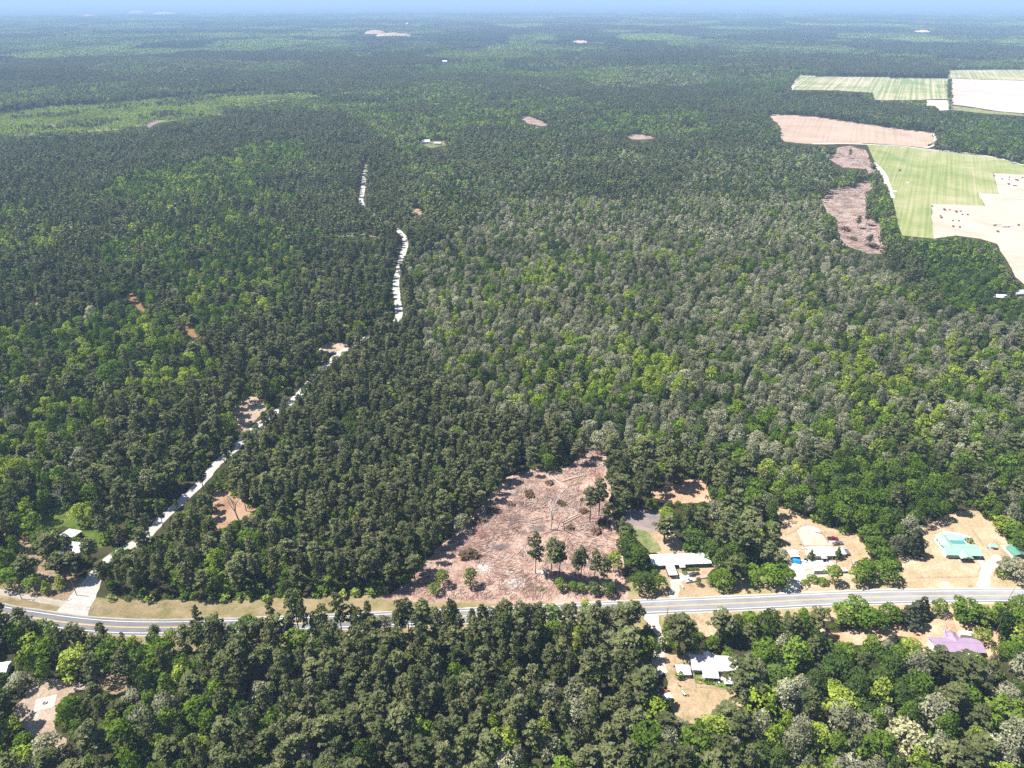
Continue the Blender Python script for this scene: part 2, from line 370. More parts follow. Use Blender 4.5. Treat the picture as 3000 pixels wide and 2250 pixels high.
# polygons of open ground, read off the photograph in its pixels: name, material, height of the sheet, outline, extra growth in metres
OPEN = [
    ('clear_cut_ground', 'slash', .020, [(1136, 1748), (1208, 1701), (1262, 1640), (1310, 1590), (1362, 1552), (1405, 1500), (1452, 1453), (1488, 1407), (1530, 1395), (1574, 1380), (1630, 1385), (1678, 1367), (1705, 1330), (1722, 1316), (1766, 1314), (1773, 1394), (1777, 1450), (1782, 1500), (1800, 1560), (1806, 1610), (1815, 1650), (1822, 1720), (1826, 1752), (1640, 1756), (1400, 1756), (1250, 1756)], 3),
    ('far_clear_cut_ground', 'far_slash', .10, [(2434, 561), (2500, 545), (2542, 527), (2556, 549), (2538, 580), (2533, 617), (2555, 650), (2574, 653), (2583, 716), (2583, 744), (2533, 739), (2475, 712), (2452, 671), (2454, 644), (2429, 621), (2407, 585)], 6),
    ('far_cut_strip', 'far_slash', .10, [(2430, 466), (2450, 437), (2490, 428), (2534, 440), (2545, 470), (2556, 500), (2552, 512), (2535, 494), (2500, 492), (2461, 490)], 3),
    ('green_field', 'field_green', .20, [(2540, 424), (2640, 429), (2712, 437), (2861, 452), (2940, 467), (3000, 484), (3120, 515), (3120, 520), (3000, 511), (2909, 506), (2927, 568), (2864, 565), (2884, 604), (2728, 597), (2734, 700), (2640, 690), (2628, 640), (2612, 570), (2592, 520), (2562, 470)], 0),
    ('pale_field', 'field_pale', .20, [(2728.5, 597), (2884.5, 604.3), (2864.5, 565.5), (2927.5, 568.5), (2909.5, 506.4), (3000, 511.5), (3120, 520.5), (3150, 900), (3010, 840), (2975, 812), (2952, 770), (2920, 715), (2870, 700), (2800, 690), (2734.5, 700)], 0),
    ('tan_field', 'field_tan', .20, [(2244, 335), (2320, 337), (2389, 342), (2450, 350), (2515, 361), (2610, 374), (2735, 389), (2742, 408), (2711, 434), (2640, 426), (2534, 421), (2420, 424), (2300, 416), (2286, 400), (2288, 370), (2262, 352)], 0),
    ('striped_field', 'field_striped', .30, [(2340, 221), (2440, 223), (2600, 226), (2776, 230), (2774, 290), (2690, 293), (2600, 294), (2560, 292), (2555, 272), (2450, 265), (2318, 263), (2322, 245)], 0),
    ('strip_field', 'field_striped', .30, [(2781, 206), (2900, 203), (3100, 201), (3100, 237), (2900, 233), (2781, 229)], 0),
    ('pink_field', 'field_pink', .30, [(2787, 230.5), (2900, 234), (3100, 239), (3100, 334), (2990, 331), (2930, 326), (2870, 317), (2791, 306)], 0),
    ('field_margin', 'weeds', .24, [(2788, 309), (2870, 320), (2930, 329), (3000, 334), (3000, 340), (2900, 334), (2787, 322)], 0),
    ('field_yard', 'sand', .26, [(2715, 294), (2778, 294), (2782, 322), (2755, 324), (2740, 310), (2715, 310)], 0),
    ('plantation_ground', 'plantation', .12, [(-120, 350), (0, 332), (200, 312), (407, 298), (610, 277), (700, 272), (814, 271), (936, 275), (900, 290), (848, 292), (760, 300), (690, 310), (583, 319), (640, 326), (665, 332), (600, 345), (502, 353), (430, 368), (359, 380), (200, 392), (0, 402), (-120, 405)], 0),
    ('bare_patch', 'far_slash', .16, [(112, 369), (136, 362), (170, 363), (160, 371), (120, 374)], 0),
    ('bare_patch', 'far_slash', .16, [(428, 368), (447, 354), (480, 352), (466, 362), (436, 374)], 0),
    ('stump_clearing', 'far_slash', .12, [(1526, 350), (1532, 340), (1560, 343), (1608, 365), (1590, 370), (1550, 362)], 0),
    ('stump_clearing', 'far_slash', .12, [(1838, 400), (1850, 393), (1880, 394), (1922, 402), (1900, 409), (1850, 408)], 0),
    ('cabin_clearing', 'weeds', .08, [(1225, 424), (1245, 412), (1300, 412), (1312, 424), (1270, 434)], 0),
    ('grass_strip', 'weeds', .06, [(996, 684), (1060, 682), (1118, 688), (1118, 697), (1060, 692), (996, 693)], 0),
    ('bare_spot', 'needles', .05, [(1205, 625), (1222, 612), (1240, 620), (1232, 632)], 2),
    ('pine_clearing', 'needles', .03, [(633, 1453), (660, 1440), (723, 1493), (730, 1510), (690, 1520), (624, 1556), (640, 1500)], 4),
    ('roadside_clearing', 'tan_sand', .03, [(684, 1195), (720, 1175), (752, 1166), (762, 1200), (738, 1230), (722, 1262), (700, 1258), (698, 1225)], 4),
    ('lane_clearing', 'tan_sand', .03, [(935, 1022), (970, 1002), (1013, 1010), (1000, 1030), (950, 1036)], 2),
    ('old_lane', 'needles', .03, [(88, 884), (60, 876), (112, 874), (110, 890), (92, 894)], 3),
    ('creek_bed', 'orange', .03, [(372, 862), (388, 856), (398, 872), (424, 904), (418, 914), (402, 902), (378, 880)], 2),
    ('creek_bed', 'orange', .03, [(534, 956), (560, 958), (580, 976), (574, 992), (556, 980), (540, 972)], 2),
    ('shed_lawn', 'grass', .03, [(165, 1494), (210, 1492), (232, 1515), (232, 1535), (272, 1540), (306, 1586), (300, 1600), (256, 1604), (240, 1560), (200, 1540), (150, 1560), (160, 1530)], 3),
    ('yard_by_the_sheds', 'yard', .024, [(50, 1612), (110, 1600), (140, 1625), (176, 1672), (236, 1696), (230, 1737), (194, 1768), (100, 1746), (0, 1730), (-60, 1722), (-60, 1716), (22, 1712), (100, 1690), (110, 1656), (70, 1640)], 4),
    ('shady_clearing', 'needles', .024, [(50, 1575), (100, 1570), (104, 1595), (60, 1600)], 3),
    ('south_clearing', 'tan_sand', .03, [(83, 1983), (137, 1997), (217, 2004), (248, 2012), (250, 2026), (190, 2042), (158, 2080), (160, 2122), (182, 2158), (178, 2192), (200, 2212), (190, 2226), (150, 2190), (90, 2160), (84, 2130), (54, 2108), (36, 2090), (62, 2066), (90, 2046), (86, 2006)], 2),
    ('south_patch', 'yard', .03, [(297, 1990), (325, 1976), (354, 1968), (369, 2012), (352, 2034), (318, 2016)], 2),
    ('asphalt_pad', 'mauve', .034, [(1834, 1497), (1850, 1491), (1918, 1493), (1956, 1530), (1960, 1552), (1900, 1553), (1866, 1545), (1838, 1528)], 1),
    ('dirt_behind_white_house', 'yard', .024, [(1846, 1548), (1890, 1549), (1960, 1554), (1994, 1588), (1999, 1618), (1930, 1622), (1900, 1590), (1862, 1570)], 2),
    ('weedy_bank', 'weeds', .028, [(1850, 1545), (1890, 1550), (1915, 1585), (1935, 1612), (1900, 1615), (1868, 1580)], 1),
    ('red_clearing', 'needles', .024, [(1915, 1443), (1960, 1430), (2000, 1416), (2041, 1405), (2082, 1458), (2075, 1466), (2010, 1468), (1930, 1468)], 2),
    ('white_house_yard', 'yard', .024, [(1916, 1650), (2096, 1640), (2108, 1655), (2075, 1672), (2062, 1700), (2070, 1716), (2095, 1735), (2200, 1740), (2200, 1752), (1880, 1765), (1862, 1762), (1880, 1740), (1950, 1735), (1958, 1710), (1930, 1672)], 2),
    ('gravel_yard', 'yard', .024, [(2268, 1482), (2290, 1488), (2350, 1515), (2408, 1544), (2453, 1562), (2497, 1566), (2513, 1591), (2535, 1616), (2533, 1633), (2505, 1648), (2494, 1690), (2500, 1714), (2475, 1722), (2330, 1737), (2326, 1700), (2315, 1660), (2308, 1631), (2296, 1600), (2290, 1577), (2296, 1540), (2280, 1510)], 2),
    ('green_house_yard', 'yard', .024, [(2690, 1551), (2730, 1547), (2772, 1519), (2840, 1497), (2862, 1499), (2907, 1531), (2925, 1560), (2943, 1592), (3060, 1600), (3060, 1733), (2700, 1733), (2500, 1738), (2655, 1718), (2652, 1680), (2640, 1630), (2636, 1600), (2652, 1612), (2700, 1642), (2720, 1620), (2712, 1580)], 2),
    ('lavender_house_yard', 'needles', .024, [(2413, 1832), (2435, 1850), (2482, 1853), (2580, 1838), (2700, 1838), (2756, 1812), (2768, 1792), (2795, 1822), (2850, 1834), (2904, 1842), (2922, 1866), (2908, 1900), (2910, 1940), (2882, 1925), (2860, 1912), (2716, 1911), (2695, 1900), (2670, 1868), (2640, 1866), (2585, 1878), (2530, 1886), (2468, 1876), (2420, 1866)], 2),
    ('patched_house_yard', 'yard', .024, [(1921, 1936), (1946, 1917), (1977, 1932), (2022, 1917), (2060, 1912), (2160, 1960), (2144, 1996), (2160, 2040), (2182, 2080), (2150, 2084), (2116, 2066), (2080, 2095), (2040, 2110), (1996, 2090), (1975, 2060), (1950, 2030), (1970, 2000), (1960, 1970), (1940, 1960), (1916, 1940)], 2),
    ('driveway_mouth', 'sand', .034, [(1888, 1803), (1930, 1800), (1938, 1840), (1944, 1870), (1926, 1868), (1908, 1836), (1888, 1812)], 0),
    ('roadside_lawn', 'yard', .022, [(1926, 1812), (2080, 1796), (2140, 1790), (2080, 1850), (2050, 1856), (2040, 1812)], 2),
    ('distant_clearing', 'sand', .2, [(2576, 124), (2600, 124), (2604, 128), (2576, 129)], 0),
]
SHADY = {'shed_lawn', 'shady_clearing'}


def fractal_outline(pts, step, amp, seed):
    """Points along a closed outline, wobbled sideways so that it reads as a natural edge."""
    r = random.Random(seed)
    out = []
    k = len(pts)
    slow = [r.uniform(-1, 1) for _ in range(400)]
    run = 0.0
    for i in range(k):
        a, b = pts[i], pts[(i + 1) % k]
        L = (b - a).length
        n = max(1, min(60, int(L / step)))
        nrm = Vector((-(b - a).y, (b - a).x, 0))
        nrm = nrm.normalized() if nrm.length > 1e-6 else nrm
        for j in range(n):
            run += L / n / (step * 3.2)
            q = run - int(run)
            w = slow[int(run) % 400] * (1 - q) + slow[(int(run) + 1) % 400] * q
            out.append(a.lerp(b, j / n) + nrm * amp * (1.3 * w + .5 * r.uniform(-1, 1)))
    return out


def sheet(name, mat, z, pts, kind='structure'):
    bm = bmesh.new()
    vs = [bm.verts.new((p.x, p.y, z)) for p in pts]
    f = bm.faces.new(vs)
    if f.normal.z < 0: f.normal_flip()
    bmesh.ops.triangulate(bm, faces=[f])
    me = bpy.data.meshes.new(name)
    bm.normal_update()
    bm.to_mesh(me); bm.free()
    if len(me.polygons) and me.polygons[0].normal.z < 0:
        me.flip_normals()
    me.materials.append(mat)
    o = link(name, me)
    return tag(o, kind=kind)


# the land itself, out to the horizon: canopy-coloured far off, where single trees cannot be told apart
def land_material():
    m, n, l = newmat('land')
    out = n.new('ShaderNodeOutputMaterial')
    b = n.new('ShaderNodeBsdfDiffuse')
    g = n.new('ShaderNodeNewGeometry')
    ln = n.new('ShaderNodeVectorMath'); ln.operation = 'LENGTH'
    l.new(g.outputs['Position'], ln.inputs[0])
    mr = n.new('ShaderNodeMapRange'); mr.inputs[1].default_value = 3300; mr.inputs[2].default_value = 3900
    l.new(ln.outputs['Value'], mr.inputs[0])
    fl = n.new('ShaderNodeTexNoise'); fl.inputs['Scale'].default_value = 0.08; fl.inputs['Detail'].default_value = 6
    l.new(g.outputs['Position'], fl.inputs['Vector'])
    c1 = n.new('ShaderNodeValToRGB'); e = c1.color_ramp.elements
    e[0].position = .35; e[0].color = (0.03, 0.030, 0.014, 1); e[1].position = .65; e[1].color = (0.05, 0.048, 0.022, 1)
    l.new(fl.outputs[0], c1.inputs[0])
    big = n.new('ShaderNodeTexNoise'); big.inputs['Scale'].default_value = 0.0022; big.inputs['Detail'].default_value = 7; big.inputs['Roughness'].default_value = .6
    l.new(g.outputs['Position'], big.inputs['Vector'])
    c2 = n.new('ShaderNodeValToRGB'); e = c2.color_ramp.elements
    e[0].position = .4; e[0].color = (0.028, 0.04, 0.02, 1); e[1].position = .66; e[1].color = (0.085, 0.11, 0.04, 1)
    l.new(big.outputs[0], c2.inputs[0])
    mx = n.new('ShaderNodeMix'); mx.data_type = 'RGBA'
    l.new(mr.outputs[0], mx.inputs[0]); l.new(c1.outputs[0], mx.inputs[6]); l.new(c2.outputs[0], mx.inputs[7])
    l.new(mx.outputs[2], b.inputs[0]); l.new(b.outputs[0], out.inputs[0])
    return m


mb = MB()
FAR = 70000.0
rings = [0, 400, 1200, 4000, 12000, 30000, FAR]
ns = 48
vs = [(0, 0, 0)] + [(r * math.cos(2 * math.pi * k / ns), r * math.sin(2 * math.pi * k / ns), 0) for r in rings[1:] for k in range(ns)]
fs = [(0, 1 + k, 1 + (k + 1) % ns) for k in range(ns)]
for q in range(len(rings) - 2):
    a, b = 1 + q * ns, 1 + (q + 1) * ns
    fs += [(a + k, b + k, b + (k + 1) % ns, a + (k + 1) % ns) for k in range(ns)]
mb.add(vs, fs)
tag(mb.build('ground', land_material()), kind='structure')

# the air between: pale haze that fades the far woods to blue
hz = MB()
hz.box(-FAR * 1.05, FAR * 1.05, -FAR * 1.05, FAR * 1.05, -1.0, CAM_H + 6)
hm, hn, hl = newmat('haze')
ho = hn.new('ShaderNodeOutputMaterial')
pv = hn.new('ShaderNodeVolumePrincipled')
pv.inputs['Color'].default_value = (0.44, 0.66, 1.0, 1)
pv.inputs['Density'].default_value = 0.95e-4
pv.inputs['Anisotropy'].default_value = 0.0
hl.new(pv.outputs[0], ho.inputs['Volume'])
hzo = tag(hz.build('haze', hm), kind='stuff')

# open ground
centre = lambda P: sum(P, Vector()) / len(P)
for k, (nm, mt, z, poly, grow) in enumerate(OPEN):
    P = [G(u, v) for u, v in poly]
    if grow:
        c = centre(P)
        P = [p + (p - c).normalized() * grow for p in P]
    d = centre(P).length
    far = d > 800
    P = fractal_outline(P, 9 if far else 2.5, (4.0 if far else 1.0) if grow or mt in ('plantation', 'field_tan', 'field_striped', 'field_pink', 'weeds', 'far_slash') else 0.7, k)
    sheet(nm, M[mt], z + k * .0011, P)


# ------------------------------------------------------------------ roads
def spline(pts, step=3.0):
    """Catmull-Rom through world points."""
    out = []
    P = [pts[0] * 2 - pts[1]] + list(pts) + [pts[-1] * 2 - pts[-2]]
    for i in range(1, len(P) - 2):
        a, b, c, d = P[i - 1], P[i], P[i + 1], P[i + 2]
        n = max(2, int((c - b).length / step))
        for j in range(n):
            t = j / n
            out.append(0.5 * ((2 * b) + (c - a) * t + (2 * a - 5 * b + 4 * c - d) * t * t + (3 * b - a - 3 * c + d) * t ** 3))
    out.append(P[-2])
    return out


def ribbon(path, off0, off1, z, name, mat, wob=0.0, kind='structure', thick=0.0, seed=1):
    r = random.Random(seed)
    L, Rr = [], []
    k = len(path)
    for i, p in enumerate(path):
        t = path[min(i + 1, k - 1)] - path[max(i - 1, 0)]
        t.z = 0
        t.normalize()
        nrm = Vector((-t.y, t.x, 0))
        o0 = off0(i / (k - 1)) if callable(off0) else off0
        o1 = off1(i / (k - 1)) if callable(off1) else off1
        L.append(p + nrm * (o1 + r.uniform(-wob, wob)))
        Rr.append(p + nrm * (o0 + r.uniform(-wob, wob)))
    mb = MB()
    mb.add([(q.x, q.y, z) for q in Rr] + [(q.x, q.y, z) for q in L], [(i, i + 1, i + 1 + k, i + k) for i in range(k - 1)])
    return tag(mb.build(name, mat), kind=kind)


HIGHWAY = spline([G(u, v) for u, v in [(-320, 1730), (-150, 1762), (0, 1794), (90, 1809), (230, 1828), (384, 1838), (620, 1836), (908, 1825), (1270, 1809), (1560, 1796), (1892, 1779), (2200, 1765.7), (2400, 1756), (2600, 1749), (2800, 1746), (3000, 1745.5), (3300, 1748), (3700, 1756)]])
m_asphalt = soil('asphalt', [(0.3, (0.215, 0.215, 0.23)), (0.5, (0.26, 0.26, 0.275)), (0.7, (0.31, 0.305, 0.31))], 0.06, 2.5, streak=(0.02, 1.1, 0.6), fine_amt=0.3, gain=.92)
m_white = plain('white_road_paint', (0.78, 0.78, 0.76), 0.7, var=0.08, scale=0.8)
m_yellow = plain('yellow_road_paint', (0.72, 0.44, 0.12), 0.7, var=0.08, scale=0.8)
ribbon(HIGHWAY, -14.0, 17.0, .016, 'road_verge', M['verge'], 0.8)
ribbon(HIGHWAY, -5.3, 5.3, .125, 'road_shoulder', M['sand'], 0.3, seed=3)
ribbon(HIGHWAY, -4.6, 4.6, .132, 'highway', m_asphalt, 0.05, seed=4)
for o in (-3.45, 3.25): ribbon(HIGHWAY, o, o + .2, .138, 'road_edge_line', m_white)
for o in (-.28, .12): ribbon(HIGHWAY, o, o + .16, .138, 'road_centre_line', m_yellow)
ribbon(HIGHWAY, -4.3, -3.9, .1365, 'shoulder_rumble_strip', plain('rumble', (0.13, 0.13, 0.135), .9, var=.2, scale=4), seed=9)

GRAVEL = spline([G(u, v) for u, v in [(196, 1822), (212, 1796), (238, 1758), (268, 1708), (316, 1640), (380, 1600), (434, 1566), (475, 1520), (511, 1489), (547, 1453), (583, 1421), (628, 1367), (655, 1344), (700, 1303), (746, 1254), (820, 1200), (866, 1166), (940, 1085), (1013, 1024), (1095, 978), (1150, 948), (1169, 924), (1164, 879), (1160, 829), (1166, 798), (1180, 748), (1188, 712), (1180, 689), (1150, 664), (1100, 632), (1060, 596), (1064, 549), (1069, 508), (1078, 480)]])
ribbon(GRAVEL, lambda t: -3.0 - 6.0 * max(0, 1 - t * 26) ** 1.7 - .6 * t, lambda t: 3.0 + 7.0 * max(0, 1 - t * 26) ** 1.7 + .6 * t, .118, 'gravel_road', M['gravel'], 0.5)
LANES = [
    ('sandy_lane', 'sand', [(-60, 1722), (0, 1734), (92, 1752), (195, 1771)], 1.8),
    ('dirt_driveway', 'sand', [(1968, 1752), (1972, 1745), (1977, 1728), (1976, 1706), (1990, 1694), (2020, 1684)], 2.2),
    ('dirt_driveway', 'gravel', [(2310, 1737), (2319, 1722), (2326, 1700), (2326, 1676), (2340, 1660), (2380, 1650), (2420, 1643)], 3.2),
    ('dirt_driveway', 'sand', [(2878, 1723), (2881, 1710), (2884, 1690), (2890, 1666), (2910, 1650), (2930, 1630)], 2.4),
    ('dirt_driveway', 'sand', [(2300, 1700), (2330, 1690), (2380, 1683), (2430, 1676)], 2.6),
    ('dirt_driveway', 'sand', [(1930, 1866), (1936, 1890), (1928, 1930), (1930, 1955), (1944, 1975)], 2.6),
    ('farm_track', 'gravel', [(2380, 420), (2450, 420.5), (2534, 423), (2640, 428), (2711, 437), (2790, 444), (2861, 452), (2940, 467), (3000, 484), (3120, 516)], 3.0),
    ('farm_track', 'gravel', [(2711, 434), (2735, 425), (2742, 408), (2735, 392)], 2.5),
    ('farm_track', 'sand', [(2555, 475), (2585, 505), (2600, 545), (2612, 580)], 5.0),
    ('farm_track', 'weeds', [(2780, 202), (2781, 230), (2783, 265), (2784, 322)], 5.0),
    ('farm_track', 'gravel', [(2748, 300), (2765, 304), (2770, 314), (2778, 322)], 4.0),
    ('farm_track', 'sand', [(2318, 264), (2330, 240), (2342, 220), (2420, 222), (2520, 225)], 5.0),
]
for k, (nm, mt, pts, hw) in enumerate(LANES):
    zz = (.30 if pts[0][1] < 330 else .22) + .012 + .002 * k if pts[0][1] < 620 else .09 + .002 * k
    ribbon(spline([G(u, v) for u, v in pts], 2.0 if pts[0][1] > 700 else 12), -hw, hw, zz, nm, M[mt], min(0.5, hw * .2), seed=20 + k)

# ------------------------------------------------------------------ foliage
L_PINE = leaf_mat('pine_needles', (0.086, 0.102, 0.038), (0.166, 0.178, 0.08), 0.25)
L_GREEN = leaf_mat('green_leaves', (0.085, 0.145, 0.018), (0.145, 0.215, 0.03), 0.33)
L_BRIGHT = leaf_mat('yellow_green_leaves', (0.2, 0.275, 0.028), (0.3, 0.36, 0.065), 0.35)
L_DARK = leaf_mat('dark_leaves', (0.054, 0.09, 0.02), (0.088, 0.132, 0.03), 0.25)
L_GREY = leaf_mat('grey_olive_leaves', (0.165, 0.175, 0.1), (0.3, 0.3, 0.2), 0.28)
L_CREAM = leaf_mat('cream_blossom', (0.34, 0.33, 0.17), (0.42, 0.4, 0.24), 0.3)
L_BARE = leaf_mat('bare_twigs', (0.26, 0.24, 0.225), (0.34, 0.31, 0.29), 0.0)
L_MAG = leaf_mat('leathery_leaves', (0.045, 0.058, 0.032), (0.06, 0.07, 0.04), 0.15)
L_YOUNG = leaf_mat('young_leaves', (0.2, 0.27, 0.055), (0.3, 0.36, 0.09), 0.3)
L_SLASH = leaf_mat('dry_brush', (0.1, 0.07, 0.045), (0.15, 0.1, 0.065), 0.1)
BARK_P = plain('pine_bark', (0.17, 0.115, 0.085), 0.95, var=.25, scale=3)
BARK_O = plain('grey_bark', (0.2, 0.175, 0.15), 0.95, var=.25, scale=3)


def unit(v):
    return v / np.maximum(np.linalg.norm(v, axis=1, keepdims=True), 1e-9)


def leaf_quads(r, c, nrm, size, elong=1.0):
    """Irregular leaf-spray quads at centres c facing nrm."""
    k = len(c)
    t = unit(np.cross(nrm, r.normal(size=(k, 3))))
    b = np.cross(nrm, t)
    s = np.asarray(size).reshape(-1, 1)
    j = lambda: r.uniform(.55, 1.3, (k, 1))
    fold = nrm * s * r.uniform(-.28, .1, (k, 1))
    v = np.stack([c - t * s * j() * elong, c - b * s * j() + fold, c + t * s * j() * elong, c + b * s * j() + fold], 1)
    return v.reshape(-1, 3)


def tree_mesh(name, mats, leaf_v, clump, wood):
    """Leaves (mats[0]) and, if wood is an MB, its quads (mats[-1]) in one mesh."""
    nl = len(leaf_v) // 4
    f = np.arange(nl * 4, dtype=np.int32).reshape(-1, 4)
    mi = np.zeros(nl, int)
    cl = clump
    if wood is not None and wood.f:
        q = [ff for ff in wood.f if len(ff) == 4]
        leaf_v = np.concatenate([leaf_v, np.array(wood.v)]) if nl else np.array(wood.v)
        f = np.concatenate([f, np.array(q, np.int32) + nl * 4])
        mi = np.concatenate([mi, np.full(len(q), len(mats) - 1)])
        cl = np.concatenate([cl, np.ones(len(q))])
    return mesh_np(name, leaf_v, f, mats, mi, cl)


def crown_lobes(r, lobes, dens, size, out_bias, low=-.35, elong=1.0, var=.16):
    """Leaf sprays over the outside of a heap of ellipsoid lobes: (centre, radii) each."""
    V, CL = [], []
    for li, (c, rad) in enumerate(lobes):
        rad = np.asarray(rad, float)
        k = max(6, int(dens * (rad[0] * rad[1] + rad[0] * rad[2] * 2) / 3 * 4 * math.pi / (size * size * 2)))
        d = unit(r.normal(size=(k, 3)))
        d = d[d[:, 2] > low]
        k = len(d)
        shell = r.uniform(.72, 1.06, (k, 1))
        p = c + d * rad * shell
        keep = np.ones(k, bool)
        for lj, (c2, r2) in enumerate(lobes):
            if lj != li: keep &= (((p - c2) / np.asarray(r2)) ** 2).sum(1) > .62
        p, d = p[keep], d[keep]
        k = len(p)
        if not k: continue
        n = unit(d * out_bias + r.normal(size=(k, 3)) * (1 - out_bias) + np.array([0, 0, .3]))
        V.append(leaf_quads(r, p, n, size * r.uniform(.7, 1.3, k), elong))
        CL.append((1 + r.normal() * var) * r.uniform(.8, 1.2, k))
    return np.concatenate(V), np.concatenate(CL)


def oak_lobes(r, H, Rr, nl, base=.42):
    L = [(np.array([0, 0, H * .68]), (Rr * .55, Rr * .55, H * .2))]
    skew, sa = r.uniform(.05, .3), r.uniform(0, 6.28)
    for i in range(nl):
        a = i * 2.39996 + r.uniform(-.5, .5)
        q = math.sqrt((i + .6) / nl)
        rr = Rr * .74 * q * r.uniform(.78, 1.15) * (1 + skew * math.cos(a - sa))
        z = H * (base + (.9 - base) * (1 - q ** 2.2) * r.uniform(.85, 1.08) + .05)
        s = Rr * r.uniform(.2, .4)
        L.append((np.array([rr * math.cos(a), rr * math.sin(a), min(z, H - s * .7)]), (s, s * r.uniform(.85, 1.1), s * r.uniform(.6, .85))))
    for i in range(max(3, nl // 3)):      # a skirt below, so the crown is not open underneath
        a = r.uniform(0, 6.28)
        s = Rr * r.uniform(.22, .32)
        L.append((np.array([Rr * .62 * math.cos(a), Rr * .62 * math.sin(a), H * (base - .06)]), (s, s, s * .8)))
    return L


def oak_wood(r, H, lobes, tr=.28):
    w = MB()
    top = H * .5
    w.tube([(0, 0, -.3), (0.1, 0, H * .2), (r.uniform(-.3, .3), r.uniform(-.3, .3), top)], [tr * 1.3, tr, tr * .7], 6, cap=False)
    for c, rad in lobes[1:9]:
        w.tube([(0, 0, H * .28), tuple(c * np.array([.5, .5, .8])), tuple(c)], [tr * .55, tr * .35, tr * .12], 4, cap=False)
    return w


def make_oak(r, H=15., Rr=6., nl=13, dens=.95, size=.5, bias=.6, base=.42, var=.16):
    lobes = oak_lobes(r, H, Rr, nl, base)
    v, cl = crown_lobes(r, lobes, dens, size, bias, var=var)
    return v, cl, oak_wood(r, H, lobes)


def make_pine(r, H=24., Rr=4.0, start=.5, npuff=34, dens=1.0, size=.55):
    lobes, w = [], MB()
    lean = r.uniform(-.5, .5, 2)
    ax = lambda t: np.array([lean[0] * t * t, lean[1] * t * t, H * t])
    w.tube([ax(-.01), ax(.3), ax(.6), ax(.96)], [.3, .24, .17, .05], 6, cap=False)
    gap = r.uniform(0, 6.28)                # a thinner side, as in crowded stands
    for i in range(npuff):
        t = (i + .5) / npuff
        tz = start + (1 - start) * t
        prof = (1 - t ** 2.4) ** .7 * min(1, .55 + t * 1.5)
        a = i * 2.39996 + r.uniform(-.6, .6)
        rr = Rr * prof * r.uniform(.55, 1.12) * (1 - .35 * max(0, math.cos(a - gap)))
        z0 = min(H * tz * r.uniform(.97, 1.015), H - .5)
        droop = r.uniform(-.12, .22)
        if rr > 1.0: w.tube([ax(max(.3, tz - .05)), tuple(ax(tz) * np.array([1, 1, 0]) + np.array([rr * math.cos(a), rr * math.sin(a), z0 + rr * droop]))], [.08, .03], 3, cap=False)
        for q in ((.5, .8, 1.04) if rr > 2.2 else ((.7, 1.0) if rr > 1.1 else (1.,))):
            s = r.uniform(.5, .98) * (Rr / 4.0) * (1.1 - .2 * q)
            c = ax(tz) * np.array([1, 1, 0]) + np.array([rr * q * math.cos(a) + r.uniform(-.35, .35), rr * q * math.sin(a) + r.uniform(-.35, .35), min(z0 + rr * q * droop + r.uniform(-.3, .3), H - .3)])
            lobes.append((c, (s * 1.15, s * 1.15, s * .7)))
    v, cl = crown_lobes(r, lobes, dens, size, .42, low=-.6, elong=1.5, var=.15)
    return v, cl, w


def make_cone(r, H, Rr, dens=1.0, size=.6, base=.06, bias=.5, low=-.6):
    """A dense conical crown to the ground (magnolia, cedar, young tree)."""
    lobes = []
    n = 26
    for i in range(n):
        t = (i + .5) / n
        a = i * 2.39996
        prof = (1 - t) ** .8 * min(1, .6 + 2.2 * t)
        s = Rr * r.uniform(.3, .42) * (1 - .45 * t)
        rr = max(0, Rr * prof - s * .6) * r.uniform(.85, 1.1)
        lobes.append((np.array([rr * math.cos(a), rr * math.sin(a), H * (base + (1 - base) * t) * .96 + .2]), (s, s, s * 1.05)))
    v, cl = crown_lobes(r, lobes, dens, size, bias, low=low)
    w = MB()
    w.tube([(0, 0, -.2), (0, 0, H * .9)], [.16, .04], 5, cap=False)
    return v, cl, w


def make_bush(r, H, Rr, dens=1.0, size=.4, nl=6):
    lobes = []
    for i in range(nl):
        a = i * 2.4
        q = math.sqrt(i / nl)
        s = Rr * r.uniform(.42, .6)
        lobes.append((np.array([Rr * .6 * q * math.cos(a), Rr * .6 * q * math.sin(a), H * r.uniform(.4, .6)]), (s, s, H * .42)))
    v, cl = crown_lobes(r, lobes, dens, size, .5, low=-.5)
    w = MB()
    w.tube([(0, 0, -.1), (0.05, 0, H * .6)], [.06, .02], 4, cap=False)
    return v, cl, w


def bare_wood(r, H, Rr, depth=4):
    w = MB()

    def grow(p, d, L, rad, k):
        q = p + d * L
        mid = p + d * L * .5 + r.normal(size=3) * L * .06
        w.tube([tuple(p), tuple(mid), tuple(q)], [rad, rad * .8, rad * .6], 4 if k > 2 else 3, cap=False)
        if k == 0: return
        for _ in range(3 if k > 1 else 4):
            nd = unit((d * .75 + r.normal(size=3) * .55 + np.array([0, 0, .2])).reshape(1, 3))[0]
            grow(q if r.random() < .6 else mid, nd, L * r.uniform(.6, .85), rad * .58, k - 1)
    grow(np.array([0, 0, -.2]), np.array([0, 0, 1.]), H * .36, .26, depth)
    return w


def lib(name, fn, n, mats, seed):
    """n variants of one kind of tree: (crown mesh, wood mesh, whole tree mesh)."""
    out = []
    for k in range(n):
        r = np.random.default_rng(seed * 100 + k)
        v, cl, w = fn(r)
        crown = tree_mesh(name + '_crown', mats[:1], v, cl, None)
        wood = tree_mesh(name + '_trunk', mats[1:], np.zeros((0, 3)), np.zeros(0), w)
        whole = tree_mesh(name, mats, v, cl, w)
        out.append((crown, wood, whole))
    return out


